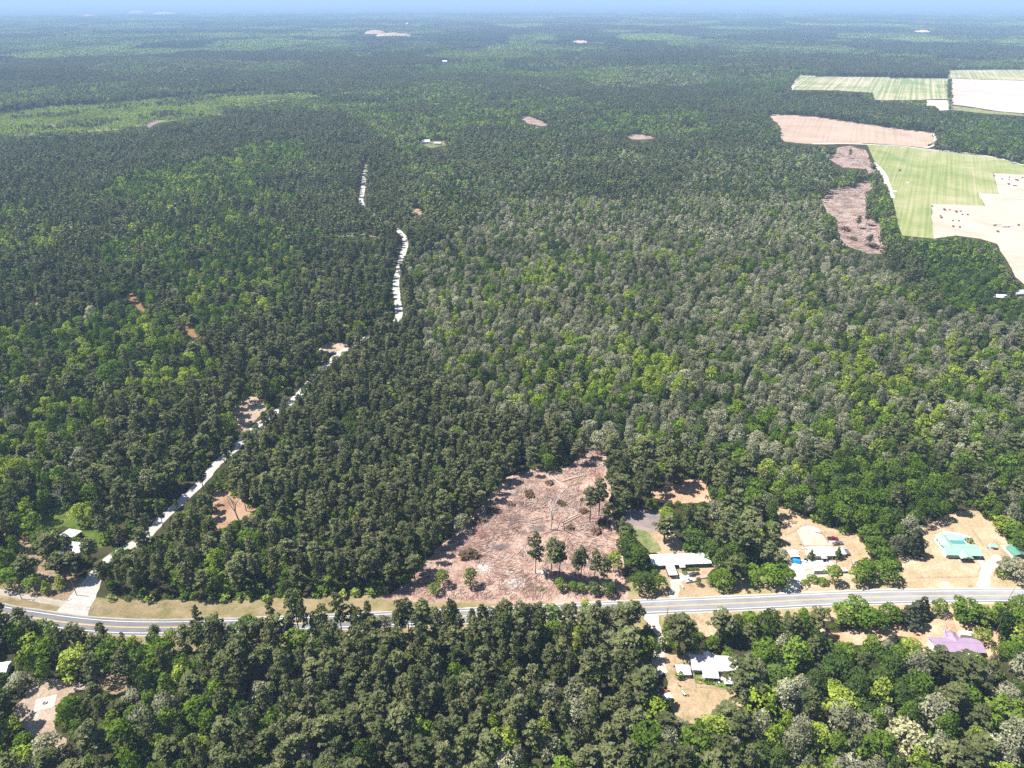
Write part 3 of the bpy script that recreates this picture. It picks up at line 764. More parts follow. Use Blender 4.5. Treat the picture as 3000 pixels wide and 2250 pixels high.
# nominal sizes: a placed tree is scaled from these
NOM = {'pine': (24., 4.0), 'green': (15., 6.), 'bright': (15., 5.6), 'dark': (14., 6.2), 'grey': (15., 6.0), 'bare': (14., 5.), 'young': (4.5, 2.), 'shrub': (3.2, 2.4)}
LIB = {
    'pine': lib('pine_tree', lambda r: make_pine(r, Rr=r.uniform(3.7, 4.5), start=r.uniform(.38, .54), npuff=int(r.integers(24, 38)), size=.42), 8, [L_PINE, BARK_P], 1),
    'green': lib('oak_tree', lambda r: make_oak(r, nl=int(r.integers(12, 24)), bias=.58, base=r.uniform(.34, .5)), 6, [L_GREEN, BARK_O], 2),
    'bright': lib('bright_tree', lambda r: make_oak(r, 15, 5.6, int(r.integers(11, 22)), bias=.52, dens=.8, base=r.uniform(.34, .5)), 5, [L_BRIGHT, BARK_O], 3),
    'dark': lib('dark_oak', lambda r: make_oak(r, 14, 6.2, int(r.integers(13, 24)), bias=.56, base=r.uniform(.34, .5)), 5, [L_DARK, BARK_O], 4),
    'grey': lib('grey_oak', lambda r: make_oak(r, 15, 6.0, int(r.integers(14, 26)), dens=.8, size=.42, bias=.55, base=r.uniform(.3, .45), var=.2), 7, [L_GREY, BARK_O], 5),
    'bare': [(None, None, tree_mesh('bare_tree', [L_BARE], np.zeros((0, 3)), np.zeros(0), bare_wood(np.random.default_rng(60 + k), 14, 5))) for k in range(3)],
}
LOW = {
    'pine': lib('far_pine', lambda r: make_pine(r, Rr=r.uniform(3.8, 4.4), start=r.uniform(.42, .55), npuff=13, dens=.8, size=.9), 4, [L_PINE, BARK_P], 11),
    'green': lib('far_oak', lambda r: make_oak(r, nl=9, dens=.8, size=1.15), 3, [L_GREEN, BARK_O], 12),
    'bright': lib('far_bright_tree', lambda r: make_oak(r, 15, 5.6, 9, dens=.8, size=1.15), 2, [L_BRIGHT, BARK_O], 13),
    'dark': lib('far_dark_oak', lambda r: make_oak(r, 14, 6.2, 9, dens=.8, size=1.15), 3, [L_DARK, BARK_O], 14),
    'grey': lib('far_grey_oak', lambda r: make_oak(r, 15, 6.0, 9, dens=.75, size=1.0, bias=.6, base=.38, var=.2), 4, [L_GREY, BARK_O], 15),
    'bare': LIB['bare'][:1],
    'young': lib('sapling', lambda r: make_bush(r, 4.5, 2.0, .8, .7, 5), 3, [L_YOUNG, BARK_O], 16),
    'shrub': lib('shrub', lambda r: make_bush(r, 3.2, 2.4, .9, .5, 6), 3, [L_GREEN, BARK_O], 17),
}

# ------------------------------------------------------------------ where trees stand
def vnoise(x, y, scale, seed):
    """Smooth value noise in 0..1."""
    r = np.random.default_rng(seed)
    tab = r.random((256, 256))
    fx, fy = x / scale + 1000.3, y / scale + 1000.7
    ix, iy = np.floor(fx).astype(int), np.floor(fy).astype(int)
    tx, ty = fx - ix, fy - iy
    tx, ty = tx * tx * (3 - 2 * tx), ty * ty * (3 - 2 * ty)
    g = lambda a, b: tab[a & 255, b & 255]
    return (g(ix, iy) * (1 - tx) + g(ix + 1, iy) * tx) * (1 - ty) + (g(ix, iy + 1) * (1 - tx) + g(ix + 1, iy + 1) * tx) * ty


def fbm(x, y, scale, seed):
    return (vnoise(x, y, scale, seed) + .5 * vnoise(x, y, scale * .47, seed + 1) + .25 * vnoise(x, y, scale * .21, seed + 2)) / 1.75


def inside(px, py, poly):
    c = np.zeros(px.shape, bool)
    n = len(poly)
    for i in range(n):
        x1, y1 = poly[i]
        x2, y2 = poly[(i + 1) % n]
        if y1 == y2: continue
        k = ((y1 > py) != (y2 > py)) & (px < (x2 - x1) * (py - y1) / (y2 - y1) + x1)
        c ^= k
    return c


Q = 4                                   # the plan raster: one cell per 4 pixels of the photograph
U0, U1, V0, V1 = -400, 3400, 0, 2500
gw, gh = (U1 - U0) // Q, (V1 - V0) // Q
gu, gv = np.meshgrid(U0 + Q * (np.arange(gw) + .5), V0 + Q * (np.arange(gh) + .5))


def raster(polys):
    m = np.zeros((gh, gw), bool)
    for p in polys:
        a = np.array(p)
        i0, i1 = max(0, int((a[:, 0].min() - U0) // Q)), min(gw, int((a[:, 0].max() - U0) // Q) + 2)
        j0, j1 = max(0, int((a[:, 1].min() - V0) // Q)), min(gh, int((a[:, 1].max() - V0) // Q) + 2)
        if i1 > i0 and j1 > j0: m[j0:j1, i0:i1] |= inside(gu[j0:j1, i0:i1], gv[j0:j1, i0:i1], p)
    return m


def look(mask, u, v, default=False):
    i = ((u - U0) // Q).astype(int)
    j = ((v - V0) // Q).astype(int)
    ok = (i >= 0) & (i < gw) & (j >= 0) & (j < gh)
    return np.where(ok, mask[np.clip(j, 0, gh - 1), np.clip(i, 0, gw - 1)], default)


EXTRA_CLEAR = [   # road and lanes that stay in sight between the trees
    [(1885, 1752), (2050, 1742), (2300, 1736), (3400, 1732), (3400, 1775), (2700, 1772), (2560, 1775), (2420, 1778), (2270, 1786), (2080, 1800), (1890, 1806)],
    [(80, 1770), (190, 1790), (210, 1812), (90, 1816)], [(190, 1775), (300, 1780), (255, 1812), (190, 1812)], [(352, 1822), (422, 1826), (420, 1850), (352, 1852)],
    [(240, 1790), (300, 1780), (620, 1785), (820, 1772), (820, 1788), (640, 1800), (300, 1814)],
    [(426, 1570), (470, 1519), (508, 1486), (520, 1495), (490, 1526), (445, 1568)], [(540, 1458), (590, 1413), (632, 1360), (662, 1338), (664, 1346), (640, 1372), (600, 1424), (550, 1466)], [(512, 1484), (545, 1455), (549, 1460), (520, 1490)],
    [(690, 1310), (712, 1285), (718, 1292), (698, 1318)], [(842, 1186), (866, 1160), (872, 1166), (850, 1190)],
    [(1160, 928), (1153, 880), (1156, 800), (1174, 800), (1176, 880), (1182, 924)], [(1172, 752), (1176, 700), (1184, 690), (1196, 716), (1186, 750)],
    [(2840, 160), (2930, 157), (2935, 171), (2840, 173)], [(1290, 180), (1320, 179), (1322, 190), (1288, 191)],
    [(2918, 868), (2946, 862), (2946, 872), (2918, 876)], [(2970, 858), (3010, 852), (3010, 862), (2970, 866)], [(2598, 168), (2606, 152), (2616, 140), (2620, 140), (2612, 156), (2606, 168)],
    [(1052, 598), (1056, 550), (1064, 508), (1074, 508), (1072, 550), (1066, 598)],
    [(203, 1770), (236, 1728), (258, 1700), (276, 1702), (266, 1740), (255, 1780)],
    [(0, 1727), (95, 1748), (195, 1768), (195, 1776), (90, 1760), (0, 1742)],
]
NOISE_PLANT = None
CL_ALL = raster([p for _, _, _, p, _ in OPEN if _ != 'plantation'] + EXTRA_CLEAR)
PLANT = raster([OPEN[[o[0] for o in OPEN].index('plantation_ground')][3]])
CL_BUSH = raster([p for nm, _, _, p, _ in OPEN if nm != 'plantation_ground'] + EXTRA_CLEAR)


def dist_to_path(x, y, path):
    P = np.array([(p.x, p.y) for p in path[::2]])
    d = np.full(x.shape, 1e9)
    s = np.zeros(x.shape)
    for a, b in zip(P[:-1], P[1:]):
        ab = b - a
        t = np.clip(((x - a[0]) * ab[0] + (y - a[1]) * ab[1]) / (ab @ ab), 0, 1)
        ex, ey = x - a[0] - t * ab[0], y - a[1] - t * ab[1]
        q = np.hypot(ex, ey)
        near = q < d
        s = np.where(near, np.sign(ab[0] * ey - ab[1] * ex), s)
        d = np.where(near, q, d)
    return d, s                          # s > 0: north of the road


# stands: outline in the photograph, shares of (pine, green, bright, dark, grey, bare), pine height, spacing of pines, spacing of broadleaves, crown scale
STANDS = [
    ('left_pines', [(-400, 430), (300, 400), (640, 330), (1000, 330), (1160, 420), (1180, 720), (1165, 960), (1000, 1040), (800, 900), (1000, 660), (760, 520), (480, 600), (250, 720), (0, 830), (-400, 900)], (.86, .05, .02, .06, .01, 0), 20, 6.4, 8, .95),
    ('left_green_band', [(270, 580), (360, 515), (560, 475), (720, 430), (880, 405), (910, 460), (750, 520), (730, 590), (600, 600), (480, 640), (390, 600)], (.1, .42, .28, .2, 0, 0), 20, 7, 9.5, 1.1),
    ('left_edge_green', [(-400, 640), (120, 600), (220, 680), (120, 740), (-400, 800)], (.35, .35, .22, .08, 0, 0), 19, 6.5, 9, 1.0),
    ('left_middle', [(290, 690), (480, 630), (760, 640), (960, 680), (930, 760), (860, 860), (780, 910), (640, 960), (480, 1010), (340, 960), (290, 850)], (.2, .33, .1, .36, .01, .005), 20, 7, 9, 1.08),
    ('left_broad_green', [(-400, 1000), (150, 960), (320, 900), (560, 1010), (660, 1060), (640, 1150), (480, 1190), (420, 1230), (200, 1280), (-400, 1260)], (.14, .36, .22, .24, .02, .02), 21, 7.5, 9.5, 1.15),
    ('left_big_pines', [(300, 1180), (520, 1150), (700, 1050), (800, 1000), (860, 1060), (800, 1180), (700, 1300), (600, 1400), (480, 1510), (300, 1600), (240, 1400)], (.86, .06, .05, .02, .01, 0), 23, 7.2, 9, 1.12),
    ('left_edge_mix', [(-400, 1260), (200, 1280), (300, 1400), (290, 1560), (150, 1600), (-400, 1720)], (.42, .28, .14, .12, .03, .01), 22, 7.5, 9, 1.15),
    ('gravel_road_pines', [(240, 1790), (330, 1640), (640, 1400), (770, 1280), (900, 1170), (1010, 1040), (1180, 960), (1250, 1080), (1265, 1300), (1520, 1300), (1480, 1440), (1150, 1750), (700, 1790)], (.92, .035, .015, .01, .02, 0), 19.5, 5.4, 8, .88),
    ('tract_top', [(1560, 450), (2480, 430), (2440, 560), (2300, 560), (1900, 580), (1500, 580), (1400, 560)], (.42, .06, .05, .22, .25, 0), 18, 7, 9, 1.0),
    ('tract', [(1500, 580), (1900, 570), (2300, 560), (2420, 580), (2420, 700), (2600, 770), (2700, 900), (2820, 1130), (2560, 1140), (2590, 1320), (1800, 1310), (1500, 1290), (1310, 1200), (1270, 1060), (1190, 800), (1260, 720)], (.06, .08, .07, .12, .665, .005), 19, 7, 8.4, 1.02),
    ('tract_far_pines', [(1640, 470), (2000, 485), (1990, 560), (1880, 590), (1780, 585), (1680, 540)], (.84, .03, .02, .08, .03, 0), 20, 6.4, 8, .95),
    ('tract_pine_front', [(1010, 1180), (1250, 1060), (1330, 1200), (1700, 1250), (1740, 1320), (1250, 1320), (900, 1290)], (.72, .07, .05, .06, .1, 0), 21, 6.2, 8.5, .95),
    ('tract_bright', [(1330, 1060), (1600, 960), (1900, 980), (2050, 1100), (1980, 1180), (1600, 1210), (1400, 1160)], (.04, .2, .26, .08, .42, 0), 19, 7, 8.6, 1.05),
    ('tract_upper_bright', [(1350, 760), (1700, 690), (1850, 760), (1800, 860), (1450, 900)], (.04, .14, .16, .1, .56, 0), 19, 7, 8.4, 1.0),
    ('tract_east_bright', [(2350, 960), (2700, 1000), (2800, 1130), (2560, 1200), (2350, 1100)], (.08, .08, .26, .1, .48, 0), 19, 7, 8.6, 1.05),
    ('east_dark_green', [(2640, 690), (2760, 700), (2880, 720), (2980, 830), (3400, 900), (3400, 1000), (3000, 960), (2800, 900), (2720, 800)], (.05, .3, .03, .6, .02, 0), 18, 7, 8.5, 1.05),
    ('east_mixed', [(2700, 890), (2830, 900), (3000, 960), (3400, 1000), (3400, 1500), (2900, 1500), (2850, 1400), (2640, 1330), (2580, 1180), (2800, 1120)], (.3, .14, .12, .16, .27, .01), 20, 7, 9, 1.1),
    ('behind_houses', [(2230, 1400), (2480, 1330), (2700, 1330), (2900, 1480), (2860, 1500), (2700, 1570), (2540, 1620), (2420, 1550), (2290, 1500)], (.06, .42, .2, .2, .12, 0), 19, 7.5, 9, 1.15),
    ('pines_behind_white_house', [(1770, 1300), (2100, 1310), (2260, 1380), (2330, 1520), (2310, 1640), (2050, 1660), (1990, 1560), (2090, 1470), (1980, 1420), (1840, 1490), (1780, 1400)], (.74, .1, .02, .12, .02, 0), 21, 7.4, 9, 1.2),
    ('white_house_side', [(1780, 1480), (1840, 1500), (1870, 1600), (1900, 1650), (1960, 1720), (1850, 1760), (1820, 1700)], (.25, .2, .05, .45, .05, 0), 17, 6.5, 7.5, .95),
    ('south_bank', [(-400, 1790), (0, 1800), (420, 1850), (600, 1870), (640, 2040), (560, 2300), (-400, 2500)], (.3, .36, .14, .12, .06, .01), 22, 6.8, 8.6, 1.08),
    ('south_pines', [(400, 1760), (1900, 1760), (1960, 1900), (1900, 2030), (1750, 2140), (1500, 2300), (560, 2500), (560, 2300), (640, 2040), (600, 1900)], (.84, .06, .02, .02, .06, 0), 22.5, 5.5, 7.6, .98),
    ('south_east', [(1850, 1800), (2300, 1790), (3400, 1790), (3400, 2500), (1500, 2500), (1500, 2300), (1750, 2140), (1900, 2030)], (.44, .17, .07, .09, .225, .005), 21, 7.2, 8.6, 1.12),
    ('field_belt', [(2060, 300), (2250, 270), (2560, 292), (2700, 310), (3400, 340), (3400, 520), (2880, 450), (2740, 392), (2520, 355), (2240, 330), (2280, 420), (2100, 420)], (.6, .1, .01, .28, .01, 0), 17, 6.5, 9, 1.0),
    ('field_belt_green', [(2780, 320), (3400, 350), (3400, 540), (2900, 450), (2760, 420)], (.1, .3, .03, .52, .05, 0), 17, 7, 9, 1.05),
    ('green_hook', [(2180, 250), (2340, 205), (2440, 215), (2330, 240), (2310, 266), (2200, 276), (2120, 300)], (.2, .5, .05, .25, 0, 0), 17, 7, 9, 1.0),
]
def stands_far(x, y, scale=430., seed=3):
    """Random numbers that are constant over each of many irregular stands."""
    r = np.random.default_rng(seed)
    T = r.random((128, 128, 5))
    wx = x + (fbm(x, y, 260., 61) - .5) * 260
    wy = y + (fbm(x, y, 260., 71) - .5) * 260
    ix, iy = np.floor(wx / scale).astype(int), np.floor(wy / (scale * 1.25)).astype(int)
    best = np.full(x.shape, 1e18)
    out = np.zeros(x.shape + (3,))
    for dx in (-1, 0, 1):
        for dy in (-1, 0, 1):
            c = T[(ix + dx) & 127, (iy + dy) & 127]
            d = (wx - (ix + dx + c[..., 0]) * scale) ** 2 + (wy - (iy + dy + c[..., 1]) * scale * 1.25) ** 2
            m = d < best
            best = np.where(m, d, best)
            out = np.where(m[..., None], c[..., 2:], out)
    return out


KINDS = ['pine', 'green', 'bright', 'dark', 'grey', 'bare']
SID = np.full((gh, gw), -1, int)
for k, s in enumerate(STANDS):
    SID[raster([s[1]])] = k


def stand_of(u, v):
    i = np.clip(((u - U0) // Q).astype(int), 0, gw - 1)
    j = np.clip(((v - V0) // Q).astype(int), 0, gh - 1)
    return SID[j, i]


def choose(x, y, u, v, r):
    """Kind, height, crown radius and spacing for candidate trees."""
    n = len(x)
    sid = stand_of(u, v)
    n1 = fbm(x, y, 330., 5)
    n2 = fbm(x, y, 70., 9)
    W = np.zeros((n, 6))
    far = sid < 0
    st = stands_far(x, y)
    s0 = st[:, 0]
    TYPES = np.array([(.93, .03, .01, .02, .01, 0), (.6, .15, .05, .13, .07, 0), (.12, .4, .2, .2, .08, 0), (.1, .2, .5, .1, .1, 0), (.35, .12, .08, .2, .25, 0)])
    ty = np.digitize(s0 + (n1 - .5) * .5, (.34, .5, .72, .86))
    W[:] = TYPES[ty]
    ph, sp_p, sp_b, cs = 14. + 9 * st[:, 1], np.full(n, 7.), np.full(n, 9.), .8 + .35 * st[:, 2]
    for k, s in enumerate(STANDS):
        m = sid == k
        if m.any():
            W[m] = s[2]
            ph[m], sp_p[m], sp_b[m], cs[m] = s[3], s[4], s[5], s[6]
    # kinds gather in groups rather than being sprinkled evenly
    gp = np.exp((n2 - .5) * 5)
    W[:, 2] *= np.exp((fbm(x, y, 42., 21) - .5) * 7)
    W[:, 1] *= np.exp((fbm(x, y, 55., 31) - .5) * 5)
    W[:, 0] *= gp
    W[:, 3] *= np.exp((fbm(x, y, 60., 41) - .5) * 4)
    W /= W.sum(1, keepdims=True)
    kd = (np.cumsum(W, 1) < r.random((n, 1))).sum(1).clip(0, 5)
    isp = kd == 0
    h = np.where(isp, ph * r.uniform(.74, 1.16, n), np.array([0, 15, 14, 13, 14.5, 13])[kd] * cs * r.uniform(.72, 1.2, n))
    rad = np.where(isp, 4.3 * cs * r.uniform(.62, 1.3, n), np.array([0, 5.4, 4.8, 5.2, 5.0, 4.2])[kd] * cs * r.uniform(.55, 1.35, n))
    sp = np.where(isp, sp_p * r.uniform(.8, 1.02, n), sp_b * rad / (5.2 * cs) * .82)
    return kd, h, rad, sp


def allowed(x, y, h, rad, r):
    """Keep the open ground that the photograph shows in sight: no crown in front of it, no trunk on it."""
    ok = np.ones(len(x), bool)
    for dx, fz in ((0, .12), (0, 1.0), (0, .6), (-.8, .72), (.8, .72), (-.45, .93), (.45, .93), (0, .35)):
        u, v = project(x + dx * rad, y, h * fz)
        ok &= ~look(CL_ALL, u, v)
    return ok


def wedge(x, y, margin=.09):
    return (y > 0) & (np.abs(x) < y * (.7143 + margin) * 1.0 + 60)


# single trees that can be told apart: kind, pixel of the crown's centre, height, crown radius, label
SPECIAL = [
    ('green', 2256, 1678, 11, 7, 'round green oak at the left edge of the gravelled yard beside its driveway'),
    ('green', 2297, 1683, 11.5, 7, 'round green oak overhanging the shaded driveway mouth of the gravelled yard'),
    ('green', 2125, 1692, 10, 6.5, 'broad green oak by the highway just right of the silver pickup'),
    ('green', 2092, 1697, 7, 4.2, 'small green oak nearest the end of the red flatbed trailer'),
    ('green', 2205, 1690, 8, 5, 'low green oak between two larger oaks on the north side of the highway'),
    ('pine', 2149, 1650, 17, 5, 'dark pine rising behind the broad green oak near the pickups'),
    ('green', 2445, 1678, 12.5, 4.8, 'egg-shaped bright green tree standing alone before the white box trailer'),
    ('green', 2549, 1560, 12, 6.2, 'topmost yellowish oak of the row between the two house yards'),
    ('green', 2572, 1597, 12, 6, 'second oak from the top in the row between the two house yards'),
    ('green', 2588, 1627, 11.5, 5.6, 'narrow middle oak of the row between the two house yards'),
    ('green', 2541, 1668, 12, 6.6, 'large round oak at the left front of the row by the highway'),
    ('green', 2603, 1668, 12.5, 7, 'large round oak at the right front of the row by the highway'),
    ('green', 2516, 1683, 10.5, 5.2, 'lower left oak of the roadside row, nearest the small white trailer'),
    ('magnolia', 2680, 1595, 17, 6.2, 'dark conical magnolia standing alone left of the green-roofed house'),
    ('cedar', 2376, 1627, 6, 2.1, 'dark clipped evergreen at the left front corner of the pale-roofed house'),
    ('cedar', 2455, 1623, 7.5, 2.6, 'dark clipped evergreen at the right front corner of the pale-roofed house'),
    ('bright', 2945, 1534, 11, 6, 'pale green tree at the top of the clump above the small green shed'),
    ('green', 2975, 1552, 12, 6.5, 'bright green tree in the clump right above the small green shed'),
    ('green', 2990, 1582, 11, 6, 'bright green tree touching the roof of the small green shed'),
    ('grey', 2985, 1668, 12, 8.5, 'silvery grey tree at the picture edge beside the sandy drive'),
    ('grey', 2952, 1652, 8, 5, 'thin grey tree leaning over the dark round bush'),
    ('green', 2475, 1795, 12, 7.4, 'round green oak at the left of the big clump south of the highway'),
    ('green', 2515, 1780, 13, 7.2, 'tallest green oak in the middle of the clump south of the highway'),
    ('green', 2545, 1805, 12, 7, 'green oak in the clump south of the highway, beside the bare strip'),
    ('green', 2602, 1797, 11, 6.4, 'round green oak at the east end of the clump south of the highway'),
    ('green', 2578, 1815, 9, 5, 'lower green oak tucked before the round oak at the clump end'),
    ('magnolia', 2676, 1803, 13, 7, 'broad brownish grey magnolia between the green oaks south of the highway'),
    ('magnolia', 2702, 1780, 11, 5, 'grey-green evergreen touching the south edge of the highway'),
    ('green', 2755, 1775, 8.5, 4.6, 'small round green tree beside the gap above the lavender house'),
    ('green', 2838, 1785, 13, 8, 'wide green oak just above the white caravan, south of the highway'),
    ('green', 2880, 1800, 11, 6, 'green oak between the wide oak and the oaks at the picture edge'),
    ('green', 2955, 1795, 13, 8, 'big green oak at the picture edge beside the leaning road pole'),
    ('green', 2992, 1772, 12, 7, 'green oak at the picture edge touching the highway'),
    ('green', 2992, 1905, 12, 8, 'bright green oak at the picture edge right of the lavender house'),
    ('bright', 2880, 1862, 8, 4.8, 'round yellow-green tree against the right end of the lavender roof'),
    ('bare', 2780, 1826, 11, 5, 'leafless grey tree behind the lavender-roofed house'),
    ('green', 2558, 1886, 11, 5.2, 'round green tree standing apart on the bare ground left of the lavender house'),
    ('magnolia', 2618, 1874, 7, 3, 'small grey-green conifer on the bare strip left of the lavender house'),
    ('bright', 2672, 1890, 8, 5, 'pale green bushy tree before the left corner of the lavender house'),
    ('pine', 2752, 1925, 19, 6, 'open-crowned pine in front of the lavender house with forked limbs'),
    ('pine', 2830, 1950, 22, 8, 'large dark pine hiding the front wall of the lavender house'),
    ('bright', 2232, 2046, 15, 9, 'large yellow-green tree beside the sandy yard of the patched white house'),
    ('green', 2826, 2042, 15, 8, 'vivid green round tree deep among dark pines below the lavender house'),
    ('cream', 2656, 2160, 16, 9, 'cream-flowered tree at the bottom of the picture'),
    ('pine', 1998, 1830, 24, 7.5, 'broad lone pine south of the highway beside the driveway mouth'),
    ('pine', 2118, 1812, 19, 5.5, 'thin-crowned pine south of the highway, right of the broad lone pine'),
    ('pine', 1832, 1800, 22, 6.5, 'broad dark pine at the highway edge left of the driveway mouth'),
    ('pine', 1832, 1880, 24, 7.5, 'large dark pine left of the driveway to the patched white house'),
    ('pine', 1882, 1990, 21, 7.5, 'big dark pine over the junk left of the patched white house'),
    ('bright', 1918, 2076, 12, 7, 'yellow-green round tree below the rusty camper roof'),
    ('bright', 1895, 2050, 13, 6, 'loose pale tree left of the yellow-green round tree by the camper'),
    ('bush', 1992, 1978, 3, 2.3, 'round green bush before the white flat-roofed shed'),
    ('pine', 2130, 2090, 15, 7, 'pine on the south edge of the patched house yard'),
    ('pine', 2190, 1960, 22, 8, 'large dark pine at the right end of the patched white roof'),
    ('pine', 2165, 2010, 17, 5, 'dark pine against the right corner of the chain-link fence'),
    ('green', 1930, 1708, 9.5, 4.8, 'round bright green tree left of the white house driveway'),
    ('dark', 1883, 1702, 12, 6.2, 'dark green oak in the corner between the cut lot and the highway'),
    ('green', 2046, 1701, 5, 1.9, 'small upright green tree below the silver pickup'),
    ('pine', 1952, 1530, 18, 7, 'open dark pine with several stems beside the grey pad'),
    ('dark', 2038, 1578, 12, 7.5, 'dense dark oak directly behind the white house'),
    ('dark', 2082, 1605, 11, 6.2, 'dark oak overhanging the right end of the white house'),
    ('dark', 1870, 1628, 13, 7.5, 'dark oak covering the left end of the white house roof'),
    ('dark', 1840, 1590, 12, 6.5, 'dark oak between the cut lot and the weedy bank'),
    ('pine', 1571, 1590, 27, 4.2, 'lone tall pine with bare trunk in the front of the cut lot'),
    ('pine', 1617, 1608, 27, 4.6, 'tall pine just right of the lone pine in the cut lot'),
    ('pine', 1642, 1612, 22, 3.8, 'slimmer pine behind the pair in the front of the cut lot'),
    ('pine', 1690, 1632, 20, 3.3, 'first thin pine of the roadside group in the cut lot'),
    ('pine', 1706, 1626, 21, 3.3, 'second thin pine of the roadside group in the cut lot'),
    ('pine', 1746, 1636, 21, 3.6, 'third thin pine of the roadside group in the cut lot'),
    ('pine', 1772, 1650, 20, 3.6, 'fourth thin pine of the roadside group in the cut lot'),
    ('bright', 1800, 1640, 13, 4.8, 'pale green tree at the right corner of the cut lot'),
    ('green', 1640, 1708, 6.5, 4.0, 'dense green bush tree at the foot of the tall pines'),
    ('green', 1676, 1716, 5.5, 3.2, 'low green bush tree in the roadside group of the cut lot'),
    ('green', 1702, 1720, 5, 3.0, 'low green bush tree at the end of the roadside group'),
    ('dark', 1742, 1722, 6, 4.0, 'dark low tree under the thin pines of the cut lot'),
    ('dark', 1785, 1724, 7, 4.4, 'dark low tree under the pale green tree at the lot corner'),
    ('pine', 1733, 1452, 24, 5, 'left crown of the tall pine pair at the right side of the cut lot'),
    ('pine', 1760, 1428, 26, 5, 'right crown of the tall pine pair at the right side of the cut lot'),
    ('pine', 1782, 1490, 18, 3.5, 'thin pine on the right boundary of the cut lot'),
    ('green', 1378, 1690, 11, 4.2, 'light green rounded tree alone in the front left of the cut lot'),
    ('green', 1296, 1690, 10, 4.2, 'green tree near the left front corner of the cut lot'),
    ('green', 1276, 1722, 6, 3.6, 'low green tree at the left front corner of the cut lot'),
    ('snag', 1615, 1510, 20, 2.2, 'bare dead trunk standing in the middle of the cut lot'),
    ('snag', 1780, 1585, 9, 1.6, 'leaning broken trunk on the right side of the cut lot'),
    ('bare', 1635, 1462, 9, 3, 'spindly leafless tree left standing among the felled logs'),
    ('bare', 1690, 1470, 8, 2.6, 'short leafless tree right of the spindly one among the logs'),
    ('bare', 1508, 1440, 12, 3.6, 'thin bare tree at the upper left edge of the cut lot'),
    ('green', 2443, 1592, 0, 0, ''),
    ('cone', 134, 1722, 8, 3.0, 'small bright green conical tree nearest the left roadside pole'),
    ('cone', 175, 1708, 9, 3.0, 'bright green conical tree alone in the yard near the gravel road'),
    ('green', 22, 1690, 12, 6.5, 'green oak at the picture edge in the yard by the sandy lane'),
    ('pine', 68, 1652, 16, 6.5, 'spreading pine in the yard at the picture edge'),
    ('green', 92, 1706, 9, 5, 'green tree behind the left roadside pole'),
    ('pine', 140, 1590, 21, 7, 'broad pine standing left of the two tin roofs'),
    ('pine', 170, 1640, 18, 6, 'dark pine on the yard just below the tin roofs'),
    ('pine', 210, 1640, 17, 5, 'dark pine below the lower tin roof'),
    ('pine', 255, 1600, 18, 4.6, 'thin pine in front of the right corner of the lower tin roof'),
    ('bright', 213, 1936, 16, 8.5, 'large pale green rounded tree above the sandy south clearing'),
    ('bright', 92, 1888, 13, 6.5, 'pale green tree left of the large rounded one'),
    ('green', 140, 1900, 13, 6.5, 'green oak between the two pale rounded trees'),
    ('green', 468, 1925, 19, 8, 'tall vivid green tree right of the small bare patch'),
    ('bright', 420, 1975, 12, 5, 'bright green tree bordering the small bare patch'),
    ('green', 202, 2075, 12, 6.5, 'round green oak on the right side of the sandy south clearing'),
    ('grey', 134, 2190, 14, 6.5, 'pale grey-green tree at the bottom of the sandy south clearing'),
    ('bright', 54, 2226, 12, 5.5, 'yellow-green tree in the bottom corner of the picture'),
    ('grey', 52, 1996, 9, 5, 'thin grey tree shading the left side of the sandy south clearing'),
    ('bare', 120, 1545, 8, 3.4, 'leafless grey tree by the lawn above the tin roofs'),
    ('snag', 692, 1490, 17, 2.2, 'bare dead pine trunk in the small clearing beside the gravel road'),
    ('bright', 235, 1500, 14, 6, 'yellow-green tree on the right edge of the shed lawn'),
    ('bush', 2381, 1695, 3, 3.2, 'grey-green shrub on the roadside bank by the gravelled yard'),
    ('bush', 2410, 1704, 3, 3.2, 'grey-green shrub at the foot of the egg-shaped tree'),
    ('bush', 2360, 1708, 2.4, 2.4, 'yellowish low shrub by the driveway of the gravelled yard'),
    ('bush', 2936, 1679, 4.2, 3.6, 'dark round bush beside the fence of the sandy drive'),
    ('bush', 2838, 1582, 2.2, 2.4, 'small green bush at the pool side of the teal porch roof'),
    ('grey', 2450, 705, 15, 4.5, 'slim tree at the left edge of the far cut clearing'),
    ('grey', 2503, 520, 20, 5, 'tall tree standing in the gap between the far cut clearings'),
    ('pine', 2518, 640, 17, 4.5, 'left pine of the pair on the far cut clearing'),
    ('pine', 2544, 630, 18, 5, 'right pine of the pair on the far cut clearing'),
    ('pine', 2550, 695, 16, 5, 'lone flat-topped pine low on the far cut clearing'),
    ('pine', 2585, 690, 20, 4, 'thin pine on the boundary beside the far cut clearing'),
    ('snag', 2476, 592, 12, 2, 'bare pole of a tree in the middle of the far cut clearing'),
    ('snag', 2496, 680, 9, 2, 'short bare trunk low on the far cut clearing'),
    ('pine', 2447, 440, 18, 3.6, 'left tree on the narrow far cut strip'),
    ('pine', 2492, 442, 18, 3.6, 'right tree on the narrow far cut strip'),
]
SPECIAL = [s for s in SPECIAL if s[3]]
